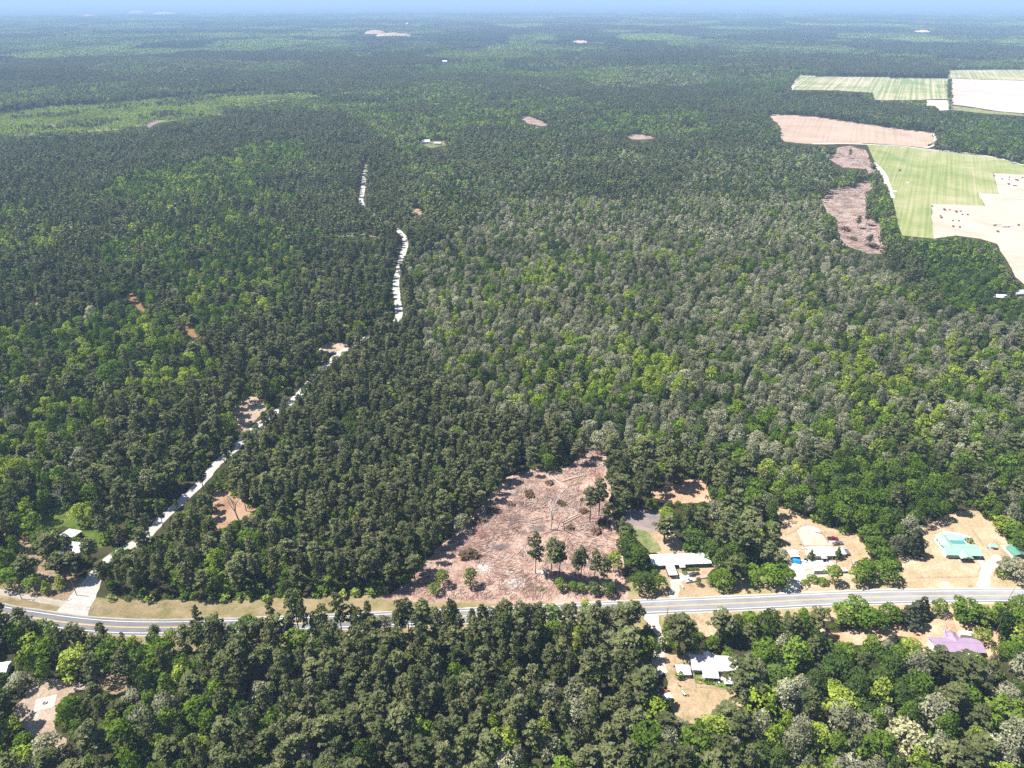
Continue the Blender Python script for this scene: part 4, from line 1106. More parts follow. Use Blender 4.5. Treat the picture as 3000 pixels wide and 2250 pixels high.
# single-tree meshes for the rarer kinds
RARE = {
    'magnolia': (lib('magnolia_tree', lambda r: make_cone(r, 16, 6, .95, .75, .05, .45), 2, [L_MAG, BARK_O], 31), (16, 6)),
    'cedar': (lib('evergreen_shrub', lambda r: make_cone(r, 7, 2.4, 1.0, .4, .04, .55), 2, [L_DARK, BARK_O], 32), (7, 2.4)),
    'cone': (lib('young_tree', lambda r: make_cone(r, 8.5, 3.0, .75, .5, .12, .45), 2, [L_BRIGHT, BARK_O], 33), (8.5, 3.0)),
    'cream': (lib('flowering_tree', lambda r: make_oak(r, 16, 9, 18, dens=.8, size=.6, bias=.5), 1, [L_CREAM, BARK_O], 34), (16, 9)),
    'bush': (lib('bush', lambda r: make_bush(r, 3.2, 3.0, 1.0, .38, 7), 2, [L_GREEN, BARK_O], 35), (3.2, 3.0)),
    'snag': (lib('dead_tree', lambda r: (np.zeros((0, 3)), np.zeros(0), bare_wood(r, 18, 2, 1)), 2, [L_BARE, L_BARE], 36), (9, 3)),
}
NAME = {'pine': 'pine_tree', 'green': 'oak_tree', 'bright': 'leafy_tree', 'dark': 'dark_oak_tree', 'grey': 'grey_oak_tree', 'bare': 'bare_tree',
        'magnolia': 'magnolia_tree', 'cedar': 'evergreen_shrub', 'cone': 'young_tree', 'cream': 'flowering_tree', 'bush': 'bush', 'snag': 'dead_tree'}
CAT = {'pine': 'pine tree', 'green': 'oak tree', 'bright': 'tree', 'dark': 'oak tree', 'grey': 'oak tree', 'bare': 'bare tree',
       'magnolia': 'magnolia', 'cedar': 'evergreen', 'cone': 'young tree', 'cream': 'flowering tree', 'bush': 'bush', 'snag': 'dead tree'}
CROWN_Z = {'pine': .76, 'green': .6, 'bright': .6, 'dark': .6, 'grey': .6, 'bare': .6, 'magnolia': .42, 'cedar': .42, 'cone': .45, 'cream': .6, 'bush': .5, 'snag': .5}
tree_rng = np.random.default_rng(77)


def plant_tree(kind, x, y, h, rad, label, group=None, k=None, rz=None):
    """One tree: an empty at its foot with a trunk and a crown as parts."""
    if kind in RARE:
        vs, nom = RARE[kind]
    else:
        vs, nom = LIB[kind], NOM[kind]
    k = int(tree_rng.integers(len(vs))) if k is None else k % len(vs)
    crown, wood, whole = vs[k]
    sx, sz = rad / nom[1], h / nom[0]
    if kind == 'snag': sx = sz = h / 9.5
    if kind == 'bare': sx = sz = h / 13.
    rz = float(tree_rng.uniform(0, 6.28)) if rz is None else rz
    if crown is None or kind in ('bare', 'snag'):
        o = link(NAME[kind], whole if kind == 'bare' else wood, None, (x, y, 0))
        o.rotation_euler = (0, 0, rz); o.scale = (sx, sx, sz)
        return tag(o, label, CAT[kind], group)
    o = thing(NAME[kind], label, CAT[kind], (x, y, 0), rz, group)
    o.scale = (sx, sx, sz)
    link('trunk', wood, o)
    link('crown', crown, o)
    return o


sp_xy = []
for s in SPECIAL:
    kind, u, v, h, rad, lab = s
    p = G(u, v, h * CROWN_Z[kind])
    plant_tree(kind, p.x, p.y, h, rad, lab)
    sp_xy.append((p.x, p.y, rad))
sp_xy = np.array(sp_xy)

# ------------------------------------------------------------------ the near woods (to 1150 m): candidates with a minimum distance
r1 = np.random.default_rng(3)
cell = 4.1
xs, ys = np.meshgrid(np.arange(-980, 980, cell), np.arange(118, 1150, cell))
x = (xs + r1.uniform(-.5, .5, xs.shape) * cell).ravel()
y = (ys + r1.uniform(-.5, .5, ys.shape) * cell).ravel()
k = wedge(x, y)
x, y = x[k], y[k]
u, v = project(x, y, np.full(len(x), 11.))
kd, h, rad, sp = choose(x, y, u, v, r1)
dh, side = dist_to_path(x, y, HIGHWAY)
h = np.where((side < 0) & (dh < 28) & (kd == 0), h * 1.16, h)
dg, sg = dist_to_path(x, y, GRAVEL)
ok = np.where(side > 0, dh > 17.5 + 3 * r1.random(len(x)), dh > 6.6 + 2.5 * r1.random(len(x))) & np.where(sg > 0, dg > 6.5 + rad * .5, dg > 3.4 + rad * .3)
fine = allowed(x, y, h, rad, r1)
for f_ in (.62, .4):                     # at the edge of open ground only lower trees fit
    h2, r2_ = np.where(fine, h, h * f_), np.where(fine, rad, rad * (f_ + .12))
    again = ~fine & allowed(x, y, h2, r2_, r1)
    h, rad = np.where(again, h2, h), np.where(again, r2_, rad)
    sp = np.where(again, sp * (f_ + .2), sp)
    kd = np.where(again & (kd == 0) & (f_ < .5), 1, kd)
    fine |= again
ok &= fine
BUILT = [(x_, y_, 5.5) for x_, y_ in ((74, 285), (80, 285), (86, 285), (92, 285), (98, 286), (102, 286), (81, 277))] + [(159, 291, 6), (166, 291, 6), (174, 293, 5), (178, 293, 3), (148, 290, 4), (167, 313, 5), (158, 279, 4), (171, 279, 3)] + [
    (231, 293, 6), (238, 292, 7), (244, 292, 6), (232, 300, 6), (240, 300, 5), (244, 306, 8), (267, 292, 6), (251, 292, 3)] + [(193, 229, 6), (200, 229, 6), (207, 228, 6), (201, 235, 5), (210, 236, 5)] + [
    (81, 219, 5), (87, 219, 5), (93, 218, 5), (97, 218, 4), (86, 213, 4), (74, 216, 5), (65, 204, 4), (93, 211, 4), (-240, 305, 7), (-234, 295, 7), (-228, 294, 5), (G(6, 1968).x, G(6, 1968).y, 5), (-246, 304, 4)]
for sx_, sy_, sr_ in [(a, b, c / .72) for a, b, c in BUILT] + [tuple(q) for q in sp_xy]:
    ok &= np.hypot(x - sx_, y - sy_) > sr_ * .72 + rad * .5
x, y, u, v, kd, h, rad, sp = [a[ok] for a in (x, y, u, v, kd, h, rad, sp)]
grid = {}
keep = []
for i in r1.permutation(len(x)):
    cx, cy_ = int(x[i] // 6), int(y[i] // 6)
    good = True
    for ax_ in (cx - 2, cx - 1, cx, cx + 1, cx + 2):
        for ay_ in (cy_ - 2, cy_ - 1, cy_, cy_ + 1, cy_ + 2):
            for j in grid.get((ax_, ay_), ()):
                d2 = (x[i] - x[j]) ** 2 + (y[i] - y[j]) ** 2
                m = (sp[i] + sp[j]) * .5
                if d2 < m * m:
                    good = False
                    break
            if not good: break
        if not good: break
    if good:
        keep.append(i)
        grid.setdefault((cx, cy_), []).append(i)
keep = np.array(keep)
NEAR = [a[keep] for a in (x, y, u, v, kd, h, rad)]
print('near trees', len(keep))

# the nearest of each kind are trees of their own, the others belong to the woods
LIMITS = {'pine': 255, 'green': 215, 'bright': 120, 'dark': 130, 'grey': 200, 'bare': 12}
ZONE_WORDS = {
    'south_pines': 'in the dense pine stand below the highway', 'south_bank': 'in the leafy wood around the sandy south clearing',
    'south_east': 'in the mixed wood below the patched and lavender houses', 'pines_behind_white_house': 'in the stand behind the white house',
    'gravel_road_pines': 'in the even stand between gravel road and cut lot', 'white_house_side': 'between the cut lot and the white house',
    'behind_houses': 'in the wood behind the gravelled yard', 'left_edge_mix': 'in the wood around the tin-roofed sheds', 'east_mixed': 'in the wood behind the green-roofed house',
    'left_big_pines': 'left of the gravel road', 'left_broad_green': 'in the leafy wood far left of the gravel road',
    'tract': 'on the broad grey oak tract behind the cut lot', 'tract_pine_front': 'just above the cut lot', 'tract_bright': 'on the bright middle of the oak tract',
    'tract_east_bright': 'on the east side of the oak tract'}
LOOKS = {'pine': 'olive-green pine', 'green': 'leafy green oak', 'bright': 'yellow-green tree', 'dark': 'dark green oak', 'grey': 'grey-olive oak', 'bare': 'leafless grey tree'}
x, y, u, v, kd, h, rad = NEAR
dist = np.hypot(np.hypot(x, y), CAM_H)
single = np.zeros(len(x), bool)
inframe = (u > -25) & (u < 3025) & (v < 2290)
for ki, kn in enumerate(KINDS):
    idx = np.where((kd == ki) & inframe)[0]
    idx = idx[np.argsort(dist[idx] / (h[idx] * rad[idx]) ** .25)][:LIMITS[kn]]
    single[idx] = True
MARKS = [('the sandy south clearing', 135, 2080), ('the small bare patch', 330, 2000), ('the gravel road mouth', 215, 1800), ('the two tin roofs', 215, 1600), ('the dead pine clearing', 680, 1490),
         ('the roadside clearing', 722, 1215), ('the gravel road bend', 590, 1400), ('the cut lot front', 1450, 1720), ('the cut lot top', 1720, 1340), ('the cut lot left edge', 1400, 1500), ('the broad lone roadside pine', 1998, 1830),
         ('the long white house', 1990, 1640), ('the grey pad', 1890, 1520), ('the reddish clearing', 2010, 1440), ('the gravelled yard', 2400, 1600), ('the green-roofed house', 2800, 1600), ('the lavender house', 2800, 1900),
         ('the patched white house', 2080, 1950), ('the sandy yard pines', 2000, 2090), ('the cream-flowered tree', 2656, 2160), ('the big yellow-green tree', 2232, 2046), ('the vivid green round tree', 2826, 2042), ('the dark magnolia', 2680, 1595),
         ('the highway curve', 620, 1836), ('the cut lot road', 1560, 1796), ('the pale grassy verge', 950, 1790), ('the tall vivid green tree', 468, 1925), ('the bushy roadside edge', 1000, 1745), ('the bare south strip', 2560, 1870)]
MU = np.array([m[1] for m in MARKS]); MV = np.array([m[2] for m in MARKS])
for i in np.where(single)[0]:
    kn = KINDS[kd[i]]
    q = rad[i] / NOM[kn][1]
    size = 'slim' if q < .82 else ('broad' if q > 1.1 else 'middling')
    t_ = h[i] / (NOM[kn][0] * (.95 if kn == 'pine' else 1.0))
    tall = 'low' if t_ < .86 else ('tall' if t_ > 1.0 else '')
    du, dv = u[i] - MU, (v[i] - MV) * 1.3
    j = int(np.argmin(np.hypot(du, dv)))
    if max(abs(du[j]), abs(dv[j])) < 55: where = 'close to '
    else:
        where = ('far ' if np.hypot(du[j], dv[j]) > 260 else '') + (('right of ' if du[j] > 0 else 'left of ') if abs(du[j]) > abs(dv[j]) else ('below ' if dv[j] > 0 else 'above '))
    where = where + MARKS[j][0]
    plant_tree(kn, float(x[i]), float(y[i]), float(h[i]), float(rad[i]), f'{size} {tall} {LOOKS[kn]} in woods {where}'.replace('  ', ' '), f'{LOOKS[kn]}s {where}')

# ------------------------------------------------------------------ woods as masses: one object per kind of wood, its trees instanced from meshes


def mass(name, meshes, x, y, idx, rot, scale, label_kind='stuff'):
    """One object standing for a whole wood: a point per tree, the tree meshes instanced on them."""
    col = bpy.data.collections.new(name + '_trees')
    for k, me in enumerate(meshes):
        col.objects.link(bpy.data.objects.new(f'{name}_tree.{k:03d}', me))
    me = bpy.data.meshes.new(name)
    n = len(x)
    me.vertices.add(n)
    me.vertices.foreach_set('co', np.column_stack([x, y, np.zeros(n)]).astype(np.float32).ravel())
    for nm, typ, dat in (('pick', 'INT', np.asarray(idx, np.int32)), ('turn', 'FLOAT_VECTOR', np.column_stack([np.zeros(n), np.zeros(n), rot]).astype(np.float32).ravel()),
                         ('size', 'FLOAT_VECTOR', np.asarray(scale, np.float32).ravel())):
        a = me.attributes.new(nm, typ, 'POINT')
        a.data.foreach_set('vector' if typ == 'FLOAT_VECTOR' else 'value', dat)
    o = link(name, me)
    ng = bpy.data.node_groups.new(name, 'GeometryNodeTree')
    ng.interface.new_socket('Geometry', in_out='INPUT', socket_type='NodeSocketGeometry')
    ng.interface.new_socket('Geometry', in_out='OUTPUT', socket_type='NodeSocketGeometry')
    nn, ll = ng.nodes, ng.links
    gi, go = nn.new('NodeGroupInput'), nn.new('NodeGroupOutput')
    ip = nn.new('GeometryNodeInstanceOnPoints')
    ci = nn.new('GeometryNodeCollectionInfo')
    ci.inputs['Collection'].default_value = col
    ci.inputs['Separate Children'].default_value = True
    ci.inputs['Reset Children'].default_value = True
    ip.inputs['Pick Instance'].default_value = True
    ll.new(gi.outputs[0], ip.inputs['Points'])
    ll.new(ci.outputs[0], ip.inputs['Instance'])

    def named(nm, typ):
        q = nn.new('GeometryNodeInputNamedAttribute')
        q.data_type = typ
        q.inputs['Name'].default_value = nm
        return q.outputs['Attribute']
    ll.new(named('pick', 'INT'), ip.inputs['Instance Index'])
    ll.new(named('size', 'FLOAT_VECTOR'), ip.inputs['Scale'])
    e2r = nn.new('FunctionNodeEulerToRotation')
    ll.new(named('turn', 'FLOAT_VECTOR'), e2r.inputs[0])
    ll.new(e2r.outputs[0], ip.inputs['Rotation'])
    ll.new(ip.outputs[0], go.inputs[0])
    md = o.modifiers.new('trees', 'NODES')
    md.node_group = ng
    return tag(o, kind='stuff')


# far single trees, 1150 m to 3700 m
r2 = np.random.default_rng(5)
cell = 8.6
xs, ys = np.meshgrid(np.arange(-3350, 3350, cell), np.arange(1140, 4250, cell))
fx = (xs + r2.uniform(-.5, .5, xs.shape) * cell * .9).ravel()
fy = (ys + r2.uniform(-.5, .5, ys.shape) * cell * .9).ravel()
k = wedge(fx, fy, .06) & (np.hypot(fx, fy) < 4250)
fx, fy = fx[k], fy[k]
fu, fv = project(fx, fy, np.full(len(fx), 12.))
fk, fh, fr, _ = choose(fx, fy, fu, fv, r2)
ok = allowed(fx, fy, fh, fr, r2)
dg2, _ = dist_to_path(fx, fy, GRAVEL)
ok &= dg2 > 6
fx, fy, fk, fh, fr = [a[ok] for a in (fx, fy, fk, fh, fr)]
fr = fr * 1.16
print('far trees', len(fx))

rest = ~single
WOODS = {'pine': 'pine_forest', 'green': 'oak_forest', 'bright': 'spring_green_woods', 'dark': 'dark_oak_forest', 'grey': 'grey_oak_forest', 'bare': 'bare_woods'}
for ki, kn in enumerate(KINDS):
    a = rest & (kd == ki)
    detailed = a & (dist < 900)
    plainer = a & ~detailed
    b = fk == ki
    hi, lo = LIB[kn], LOW[kn]
    X = np.concatenate([x[detailed], x[plainer], fx[b]])
    Y = np.concatenate([y[detailed], y[plainer], fy[b]])
    if not len(X): continue
    Hh = np.concatenate([h[detailed], h[plainer], fh[b]])
    RR = np.concatenate([rad[detailed], rad[plainer], fr[b]])
    nd = int(detailed.sum())
    idx = np.concatenate([r2.integers(0, len(hi), nd), len(hi) + r2.integers(0, len(lo), len(X) - nd)])
    s = np.column_stack([RR / NOM[kn][1], RR / NOM[kn][1], Hh / NOM[kn][0]])
    mass(WOODS[kn], [t[2] for t in hi] + [t[2] for t in lo], X, Y, idx, r2.uniform(0, 6.28, len(X)), s)

# undergrowth below the near trees
xs, ys = np.meshgrid(np.arange(-640, 640, 5.2), np.arange(125, 760, 5.2))
bx = (xs + r2.uniform(-2.6, 2.6, xs.shape)).ravel(); by = (ys + r2.uniform(-2.6, 2.6, ys.shape)).ravel()
k = wedge(bx, by) & (r2.random(len(bx)) < .75 + .9 * (fbm(bx, by, 60, 77) - .35))
bx, by = bx[k], by[k]
bh = r2.uniform(1.6, 4.5, len(bx))
ok = np.ones(len(bx), bool)
for fz in (0.05, 1.0):
    for dx in (-2, 2):
        q = project(bx + dx, by, bh * fz)
        ok &= ~look(CL_BUSH, *q)
db, sb = dist_to_path(bx, by, HIGHWAY)
dg3, _ = dist_to_path(bx, by, GRAVEL)
ok &= np.where(sb > 0, db > 16.5, db > 8.5) & (dg3 > 5)
bx, by, bh = bx[ok], by[ok], bh[ok]
mass('undergrowth', [t[2] for t in LOW['shrub']], bx, by, r2.integers(0, 3, len(bx)), r2.uniform(0, 6.28, len(bx)),
     np.column_stack([bh / 3.0, bh / 3.0, bh / 3.2]))

# bright low bushes along the wood's edge on the far side of the highway
ex, ey = r2.uniform(-260, -45, 900), r2.uniform(240, 320, 900)
de, se = dist_to_path(ex, ey, HIGHWAY)
gg, _ = dist_to_path(ex, ey, GRAVEL)
k = (se > 0) & (de > 15.0) & (de < 18.5) & (gg > 9) & ~look(CL_BUSH, *project(ex, ey, np.zeros(900)))
ex, ey = ex[k], ey[k]
s = r2.uniform(.45, .95, len(ex))
mass('roadside_bushes', [t[2] for t in LOW['young']], ex, ey, r2.integers(0, 3, len(ex)), r2.uniform(0, 6.28, len(ex)), np.column_stack([s * 1.2, s * 1.2, s]))

# the young plantation on the left
P0 = [G(-150, 405), G(-150, 330), G(960, 270), G(960, 330)]
xs, ys = np.meshgrid(np.arange(-2300, -500, 5.5), np.arange(1300, 2900, 5.5))
px_ = (xs + r2.uniform(-2, 2, xs.shape)).ravel(); py_ = (ys + r2.uniform(-2, 2, ys.shape)).ravel()
pu, pv_ = project(px_, py_, np.full(len(px_), 1.))
k = look(PLANT, pu, pv_ + (fbm(px_, py_, 60, 99) - .5) * 14) & ~look(CL_BUSH, pu, pv_) & (r2.random(len(px_)) < .4 + 2.2 * np.clip(fbm(px_, py_, 70, 91) - .3, 0, 1))
px_, py_ = px_[k], py_[k]
s = r2.uniform(.6, 1.7, len(px_)) * (.7 + .8 * fbm(px_, py_, 120, 93))
kk = (fbm(px_, py_, 110, 95) > .64) & (r2.random(len(px_)) < .25)
mass('plantation_pines', [t[2] for t in LOW['pine']], px_[kk], py_[kk], r2.integers(0, 4, int(kk.sum())), r2.uniform(0, 6.28, int(kk.sum())), np.column_stack([r2.uniform(.7, 1., int(kk.sum()))] * 2 + [r2.uniform(.35, .6, int(kk.sum()))]))
mass('young_plantation', [t[2] for t in LOW['young']], px_, py_, r2.integers(0, 3, len(px_)), r2.uniform(0, 6.28, len(px_)), np.column_stack([s, s, s]))

# distant woods to 15 km: blocks of forest, 250 m each, repeated with turns
L_FARW = None


def far_leaf():
    m, n, l = newmat('distant_canopy')
    out = n.new('ShaderNodeOutputMaterial')
    g = n.new('ShaderNodeNewGeometry')
    at = n.new('ShaderNodeAttribute'); at.attribute_name = 'clump'
    big = n.new('ShaderNodeTexNoise'); big.inputs['Scale'].default_value = .0024; big.inputs['Detail'].default_value = 7; big.inputs['Roughness'].default_value = .62
    l.new(g.outputs['Position'], big.inputs['Vector'])
    cr = n.new('ShaderNodeValToRGB'); e = cr.color_ramp.elements
    e[0].position = .40; e[0].color = (0.07, 0.09, 0.042, 1)
    e[1].position = .74; e[1].color = (0.24, 0.32, 0.09, 1)
    q = e.new(.55); q.color = (0.095, 0.12, 0.052, 1)
    q = e.new(.63); q.color = (0.16, 0.22, 0.065, 1)
    vo = n.new('ShaderNodeTexVoronoi'); vo.inputs['Scale'].default_value = 1 / 620.
    wv = n.new('ShaderNodeVectorMath'); wv.operation = 'MULTIPLY_ADD'; wv.inputs[1].default_value = (500, 500, 0)
    l.new(big.outputs['Color'], wv.inputs[0]); l.new(g.outputs['Position'], wv.inputs[2])
    fz = n.new('ShaderNodeVectorMath'); fz.operation = 'MULTIPLY'; fz.inputs[1].default_value = (1, .8, 0)
    l.new(wv.outputs[0], fz.inputs[0]); l.new(fz.outputs[0], vo.inputs['Vector'])
    sc = n.new('ShaderNodeSeparateColor'); l.new(vo.outputs['Color'], sc.inputs[0])
    mm = n.new('ShaderNodeMath'); mm.operation = 'MULTIPLY_ADD'; mm.inputs[1].default_value = .42
    l.new(sc.outputs[0], mm.inputs[0])
    m3 = n.new('ShaderNodeMath'); m3.operation = 'MULTIPLY'; m3.inputs[1].default_value = .65; l.new(big.outputs[0], m3.inputs[0]); l.new(m3.outputs[0], mm.inputs[2])
    l.new(mm.outputs[0], cr.inputs[0])
    vm = n.new('ShaderNodeVectorMath'); vm.operation = 'SCALE'
    l.new(cr.outputs[0], vm.inputs[0]); l.new(at.outputs['Fac'], vm.inputs['Scale'])
    d = n.new('ShaderNodeBsdfDiffuse')
    l.new(vm.outputs[0], d.inputs[0]); l.new(d.outputs[0], out.inputs[0])
    return m


L_FARW = far_leaf()
patches = []
for k in range(3):
    r = np.random.default_rng(900 + k)
    S = 250.
    cell = 9.5
    gx, gy = np.meshgrid(np.arange(-S / 2, S / 2, cell), np.arange(-S / 2, S / 2, cell))
    tx = gx.ravel() + r.uniform(-4, 4, gx.size); ty = gy.ravel() + r.uniform(-4, 4, gx.size)
    V, CLM = [], []
    th = r.uniform(11, 20, len(tx)) * (.8 + .5 * vnoise(tx, ty, 60, 3 + k)); tr_ = r.uniform(4.2, 6.5, len(tx))
    per = 34
    d = unit(r.normal(size=(len(tx), per, 3)).reshape(-1, 3)).reshape(len(tx), per, 3)
    d[:, :, 2] = np.abs(d[:, :, 2]) * 1.3 - .3
    p = np.column_stack([tx, ty, th * .66])[:, None, :] + d * np.stack([tr_, tr_, th * .33], 1)[:, None, :]
    nrm = unit((d + r.normal(size=d.shape) * .5).reshape(-1, 3))
    v_ = leaf_quads(r, p.reshape(-1, 3), nrm, r.uniform(1.3, 2.3, len(tx) * per))
    cl = np.repeat(r.uniform(.65, 1.35, len(tx)), per) * r.uniform(.85, 1.15, len(tx) * per)
    patches.append(mesh_np('woodland_block', v_, np.arange(len(v_), dtype=np.int32).reshape(-1, 4), [L_FARW], None, cl))
xs, ys = np.meshgrid(np.arange(-12000, 12001, 236.), np.arange(2500, 15600, 236.))
qx, qy = xs.ravel(), ys.ravel()
d = np.hypot(qx, qy)
k = wedge(qx, qy, .08) & (d > 4300) & (d < 15500)
BANKS = [(1100, 100, 190, 170, 34), (1152, 108, 290, 170, 32), (260, 50, 230, 500, 46), (405, 38, 330, 600, 60), (484, 42, 420, 500, 54), (1700, 128, 120, 150, 22), (2700, 98, 160, 220, 30)]
for b_ in BANKS:
    p = G(b_[0], b_[1])
    k &= ~((np.abs(qx - p.x) < b_[2] * .5 + 130) & (np.abs(qy - p.y) < b_[3] * .5 + 140))
qx, qy = qx[k], qy[k]
s = np.column_stack([np.ones(len(qx)), np.ones(len(qx)), r2.uniform(.8, 1.25, len(qx))])
print('blocks', len(qx))
mass('distant_forest', patches, qx, qy, r2.integers(0, 3, len(qx)), r2.integers(0, 4, len(qx)) * math.pi / 2, s)

# ------------------------------------------------------------------ houses
PAINT = {
    'white_roof': plain('white_metal_roof', (0.72, 0.73, 0.75), .5, 0, .1, .5, spec=.4),
    'stained_roof': plain('stained_white_roof', (0.62, 0.62, 0.62), .6, 0, .1, .9, col2=(0.36, 0.32, 0.3)),
    'mint_roof': plain('mint_metal_roof', (0.26, 0.5, 0.34), .5, 0, .1, .5),
    'teal_roof': plain('teal_porch_roof', (0.08, 0.23, 0.24), .6, 0, .1, .4),
    'green_roof': plain('green_metal_roof', (0.085, 0.22, 0.165), .5, 0, .1, .3),
    'lavender_roof': plain('lavender_metal_roof', (0.30, 0.215, 0.31), .5, 0, .07, .3),
    'pink_roof': plain('pale_pink_roof', (0.55, 0.45, 0.41), .7, 0, .06, .5),
    'tin_roof': plain('tin_roof', (0.42, 0.42, 0.44), .45, .1, .08, .4),
    'rust_roof': plain('rusty_red_roof', (0.22, 0.075, 0.06), .9, 0, .3, 1.2),
    'white_wall': plain('white_siding', (0.75, 0.74, 0.72), .7, 0, .06, .6),
    'grey_wall': plain('grey_siding', (0.42, 0.42, 0.42), .8, 0, .08, .6),
    'brick_wall': plain('brown_wall', (0.2, 0.15, 0.12), .9, 0, .15, 1.2),
    'glass': plain('dark_glass', (0.03, 0.035, 0.045), .12, 0, .2, 1, spec=.6),
    'trim': plain('white_trim', (0.78, 0.77, 0.75), .6, 0, .05, 1),
    'dark': plain('dark_parts_and_shade', (0.05, 0.048, 0.045), .9, 0, .2, 1),  # near-black frames and doors, also painted shade under an eave and in a carport
    'concrete': plain('pale_concrete', (0.42, 0.385, 0.35), .9, 0, .15, .9),
    'wood': plain('weathered_wood', (0.28, 0.22, 0.17), .9, 0, .2, 2),
    'pole_wood': plain('pole_wood', (0.2, 0.14, 0.1), .9, 0, .2, 2),
    'steel': plain('grey_steel', (0.4, 0.4, 0.41), .5, .5, .1, 1),
    'tyre': plain('black_rubber', (0.02, 0.02, 0.02), .8, 0, .2, 3),
    'rim': plain('wheel_rim', (0.5, 0.5, 0.52), .35, .7, .1, 3),
    'silver': plain('silver_paint', (0.55, 0.56, 0.58), .35, .3, .05, .6, spec=.5),
    'charcoal': plain('charcoal_paint', (0.075, 0.08, 0.09), .35, .2, .08, .6, spec=.5),
    'red': plain('dark_red_paint', (0.22, 0.012, 0.03), .3, .1, .1, .6, spec=.5),
    'slate': plain('slate_paint', (0.13, 0.13, 0.135), .4, .2, .1, .6, spec=.5),
    'white_paint': plain('white_vehicle_paint', (0.8, 0.8, 0.8), .35, 0, .04, .6, spec=.5),
    'lamp': plain('headlamp_glass', (0.7, 0.7, 0.68), .15, 0, .05, 2, spec=.6),
    'tail': plain('tail_lamp', (0.4, 0.02, 0.02), .2, 0, .05, 2, spec=.6),
    'blue_tarp': plain('blue_tarp', (0.015, 0.24, 0.68), .5, 0, .15, 1.5, bump=.4),
    'white_tarp': plain('white_tarp', (0.75, 0.76, 0.78), .5, 0, .1, 1.2, bump=.6),
    'pink_deck': plain('faded_red_deck', (0.5, 0.27, 0.25), .9, 0, .15, 1.5),
    'yellow': plain('yellow_paint', (0.6, 0.42, 0.08), .6, 0, .1, 1),
    'pool_shell': plain('pale_pool_deck', (0.78, 0.76, 0.74), .8, 0, .06, .8),
}


def water_mat():
    m, n, l = newmat('pool_water')
    out = n.new('ShaderNodeOutputMaterial')
    b = n.new('ShaderNodeBsdfPrincipled')
    b.inputs['Base Color'].default_value = (0.25, 0.68, 0.76, 1)
    b.inputs['Roughness'].default_value = .08
    ns = n.new('ShaderNodeTexNoise'); ns.inputs['Scale'].default_value = 2.5
    bp = n.new('ShaderNodeBump'); bp.inputs['Strength'].default_value = .15
    l.new(ns.outputs[0], bp.inputs['Height']); l.new(bp.outputs[0], b.inputs['Normal'])
    l.new(b.outputs[0], out.inputs[0])
    return m


PAINT['water'] = water_mat()


def gable_roof(parent, x0, x1, y0, y1, ze, zr, mat, axis='x', over=.5, t=.12, name='roof', gl=.35):
    """A two-slope roof as one plate with thickness; axis = direction of the ridge."""
    mb = MB()
    X0, X1, Y0, Y1 = x0 - over, x1 + over, y0 - over, y1 + over
    if axis == 'x':
        X0, X1 = x0 - gl, x1 + gl
        m = (Y0 + Y1) / 2
        P = lambda z: [(X0, Y0, ze + z), (X1, Y0, ze + z), (X1, m, zr + z), (X0, m, zr + z), (X1, Y1, ze + z), (X0, Y1, ze + z)]
    else:
        Y0, Y1 = y0 - gl, y1 + gl
        m = (X0 + X1) / 2
        P = lambda z: [(X0, Y1, ze + z), (X0, Y0, ze + z), (m, Y0, zr + z), (m, Y1, zr + z), (X1, Y0, ze + z), (X1, Y1, ze + z)]
    mb.add(P(t) + P(0), [(0, 1, 2, 3), (3, 2, 4, 5), (9, 8, 7, 6), (11, 10, 8, 9), (0, 6, 7, 1), (1, 7, 8, 2), (2, 8, 10, 4), (4, 10, 11, 5), (5, 11, 9, 3), (3, 9, 6, 0)])
    # ridge cap
    if axis == 'x': mb.box(X0, X1, m - .14, m + .14, zr + t - .03, zr + t + .05)
    else: mb.box(m - .14, m + .14, Y0, Y1, zr + t - .03, zr + t + .05)
    return mb.build(name, mat, parent)


def walls(parent, x0, x1, y0, y1, ze, zr, mat, axis='x', name='wall', z0=0):
    mb = MB()
    if axis == 'x':
        m = (y0 + y1) / 2
        v = [(x0, y0, z0), (x1, y0, z0), (x1, y1, z0), (x0, y1, z0), (x0, y0, ze), (x1, y0, ze), (x1, y1, ze), (x0, y1, ze), (x0, m, zr), (x1, m, zr)]
        f = [(0, 1, 5, 4), (2, 3, 7, 6), (1, 2, 6, 9, 5), (3, 0, 4, 8, 7), (3, 2, 1, 0), (4, 5, 9, 8), (6, 7, 8, 9)]
    else:
        m = (x0 + x1) / 2
        v = [(x0, y0, z0), (x1, y0, z0), (x1, y1, z0), (x0, y1, z0), (x0, y0, ze), (x1, y0, ze), (x1, y1, ze), (x0, y1, ze), (m, y0, zr), (m, y1, zr)]
        f = [(0, 1, 5, 8, 4), (2, 3, 7, 9, 6), (1, 2, 6, 5), (3, 0, 4, 7), (3, 2, 1, 0), (4, 8, 9, 7), (5, 6, 9, 8)]
    mb.add(v, f)
    return mb.build(name, mat, parent)


